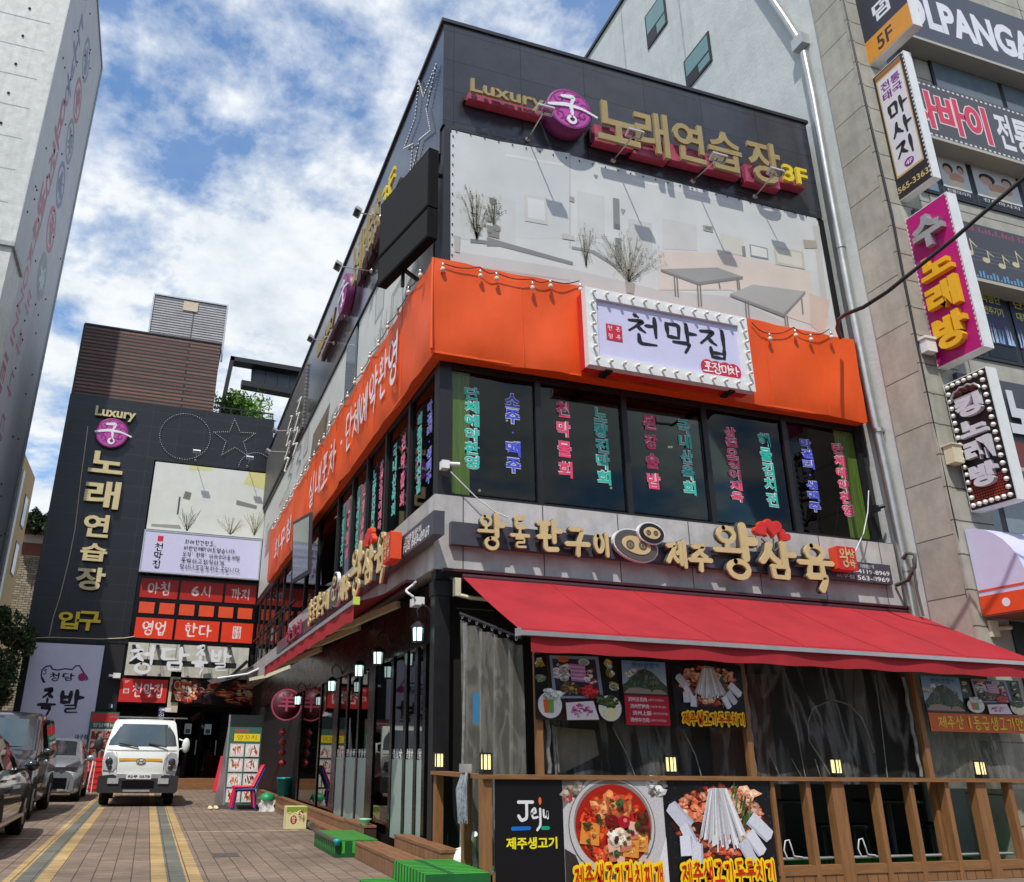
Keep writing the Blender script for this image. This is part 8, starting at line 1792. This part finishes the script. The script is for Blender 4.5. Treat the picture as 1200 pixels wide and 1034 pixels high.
mat('chair_red', C(222, 34, 60), .35, var=.05); mat('chair_blue', C(36, 64, 150), .35, var=.05)
chair(0.0, 'chair_blue', 'blue plastic chair, lower of the stacked pair by the menu stand', .03); chair(.055, 'chair_red', 'bright pink red plastic chair, upper of the stacked pair by the menu stand')
# menu stand
t_ = thing('menu_stand', (cx - .2, cy + 1.0, 0), 'tall leaning menu stand with rows of dish pictures and a red EVENT heading', 'menu stand')
sy_ = cy + .55; f0 = P(252, 948, y=sy_ - .1); f1 = P(298, 848, y=sy_ + .3)
xl_, xr_ = P(266, 940, y=sy_).x, P(297, 940, y=sy_).x
FSt = Fr((0, sy_, 0), (1, 0, 0), (0, .09, 1)); H_ = P(285, 840, y=sy_ + .2).z
xl_ = FSt.uv(262, 935)[0]; xr_ = FSt.uv(301, 935)[0]; H_ = FSt.uv(285, 838)[1]
b = MB(); b.box(FSt, xl_, xr_, .08, H_, -.04, 0); b.build('panel', mat('stand_green', C(66, 104, 88), .5, var=.08), t_)
b = MB(); b.d = .002; r = Rc(b, FSt, xl_, xr_, .08, H_); r.rect(.0, 1, .0, 1, (64, 104, 88)); r.rect(.0, 1, .86, 1, (38, 44, 44)); b.col = C(206, 50, 50); b.text(FSt, 'EVENT', r.m(.18, 0)[0], r.m(.62, 0)[0], r.m(0, .80)[1], r.m(0, .835)[1], bold=.03); r.rect(.16, .96, .70, .785, (222, 206, 40)); b.col = C(150, 60, 40); b.text(FSt, '양꼬치', r.m(.25, 0)[0], r.m(.85, 0)[0], r.m(0, .715)[1], r.m(0, .77)[1])
for i in range(2):
    for j in range(4):
        x0, y0 = .06 + .47 * i, .03 + .165 * j; r.rect(x0, x0 + .43, y0, y0 + .145, (206, 206, 202)); r.el(x0 + .215, y0 + .075, .19, .06, (228, 226, 222), 18); r.chunks(x0 + .215, y0 + .075, .14, .035, 16, [(176, 60, 44), (206, 110, 70), (120, 40, 34), (96, 130, 60), (226, 190, 150)], .016)
b.build('printed_panel', 'print_food', t_)
b = MB(); b.wbox(xl_ - .12, xr_ + .05, sy_ - .12, sy_ + .12, 0, .09); b.build('base', 'grey_return', t_); b = MB(); b.beam((xl_ + .02, sy_ + .02, .05), FSt.p(xl_ - .01, H_, -.03), .05, .04); b.add([V((xl_ - .22, sy_ - .12, .05)), V((xl_ - .02, sy_, .05)), FSt.p(xl_ - .02, H_ * .96, -.02)], [(0, 1, 2)]); b.build('side_frame', 'alu', t_)
# red folding sign by the glass doors
b = MB(); p0, p1 = P(258, 925, y=29.5), P(264, 888, y=29.7); b.beam((p0.x, 29.4, 0), (p1.x + .1, 29.7, p1.z), .5, .05, (0, 1, 0)); b.beam((p0.x + .5, 29.9, 0), (p1.x + .1, 29.72, p1.z), .3, .04, (0, 1, 0)); b.build('folded_chair', 'chair_red', None, 'red folded board leaning by the entrance steps left of the menu stand', 'board')
# pair of pale shoes, shopping bag
q = P(246, 949, z=0); t_ = thing('shoes', (q.x, q.y, 0), 'pair of pale slip on shoes left on the paving by the menu stand', 'shoes'); mat('shoe_cream', C(226, 206, 160), .6, var=.1)
for k in (0, 1): b = MB(); b.lathe((q.x + k * .13, q.y + .05 * k, .0), [(.0, .0), (.05, .0), (.055, .03), (.05, .06), (.03, .08), (0, .085)], 10); b.ball((q.x + k * .13 + .02, q.y + .05 * k - .1, .03), .05, 8, (.9, 1.6, .6)); b.build('shoe', 'shoe_cream', t_)
q = P(312, 951, z=0); t_ = thing('shopping_bag', (q.x, q.y, 0), 'crumpled green and white shopping bag beside the stacked chairs', 'bag')
b = MB(); b.grid(lambda i, j: V((q.x - .16 + .32 * i + .02 * sin(j * 9), q.y - .08 + .03 * sin(i * 12 + j * 5), .24 * j)), 8, 6); b.grid(lambda i, j: V((q.x - .16 + .32 * i + .02 * sin(j * 9), q.y + .1 + .03 * sin(i * 9 + j * 5), .22 * j)), 8, 6); b.build('white_part', 'white_paint', t_)
b = MB(); b.lathe((q.x, q.y + .02, .22), [(.16, 0), (.17, .05), (.13, .13), (.04, .17), (0, .17)], 14); b.build('green_part', mat('bag_green', C(30, 140, 84), .45, var=.2), t_)
# red crate and white step ladder behind the hatchback
cr_ = P(106, 922, y=29.8); t_ = thing('crate', (cr_.x, 30, 0), 'red plastic crates stacked behind the silver hatchback', 'crate')
for k in range(2):
    b = MB(); x0, x1, y0, y1, z0 = cr_.x - .42, cr_.x + .32, 29.7, 30.2, .02 + k * .5
    b.wbox(x0, x1, y0, y0 + .03, z0, z0 + .48); b.wbox(x0, x1, y1 - .03, y1, z0, z0 + .48); b.wbox(x0, x0 + .03, y0 + .031, y1 - .031, z0, z0 + .48); b.wbox(x1 - .03, x1, y0 + .031, y1 - .031, z0, z0 + .48)
    for j in range(3): b.wbox(x0 - .02, x1 + .02, y0 - .02, y0 - .001, z0 + .06 + .16 * j, z0 + .11 + .16 * j)
    b.build('crate_tier', 'red_face', t_)
t_ = thing('step_ladder', (cr_.x + .3, 28.5, 0), 'small white tubular trolley frame before the red crates', 'trolley'); p0 = P(103, 928, y=28.2); p1 = P(107, 892, y=28.2)
b = MB(); b.tube([(p0.x - .05, 28.2, .02), (p0.x + .02, 28.25, .9), (p0.x - .04, 28.28, .97), (p0.x - .35, 28.28, .97)], .022, 8); b.tube([(p0.x - .3, 28.2, .08), (p0.x + .0, 28.2, .08)], .02, 6); b.tube([(p0.x + .08, 28.3, .02), (p0.x + .08, 28.3, .9)], .015, 6); b.build('tube_frame', 'white_paint', t_)
slab('drain_cover', 'grey_return', .94, 1.28, P(240, 1003, z=0).y - .2, P(240, 1003, z=0).y + .25, .004)
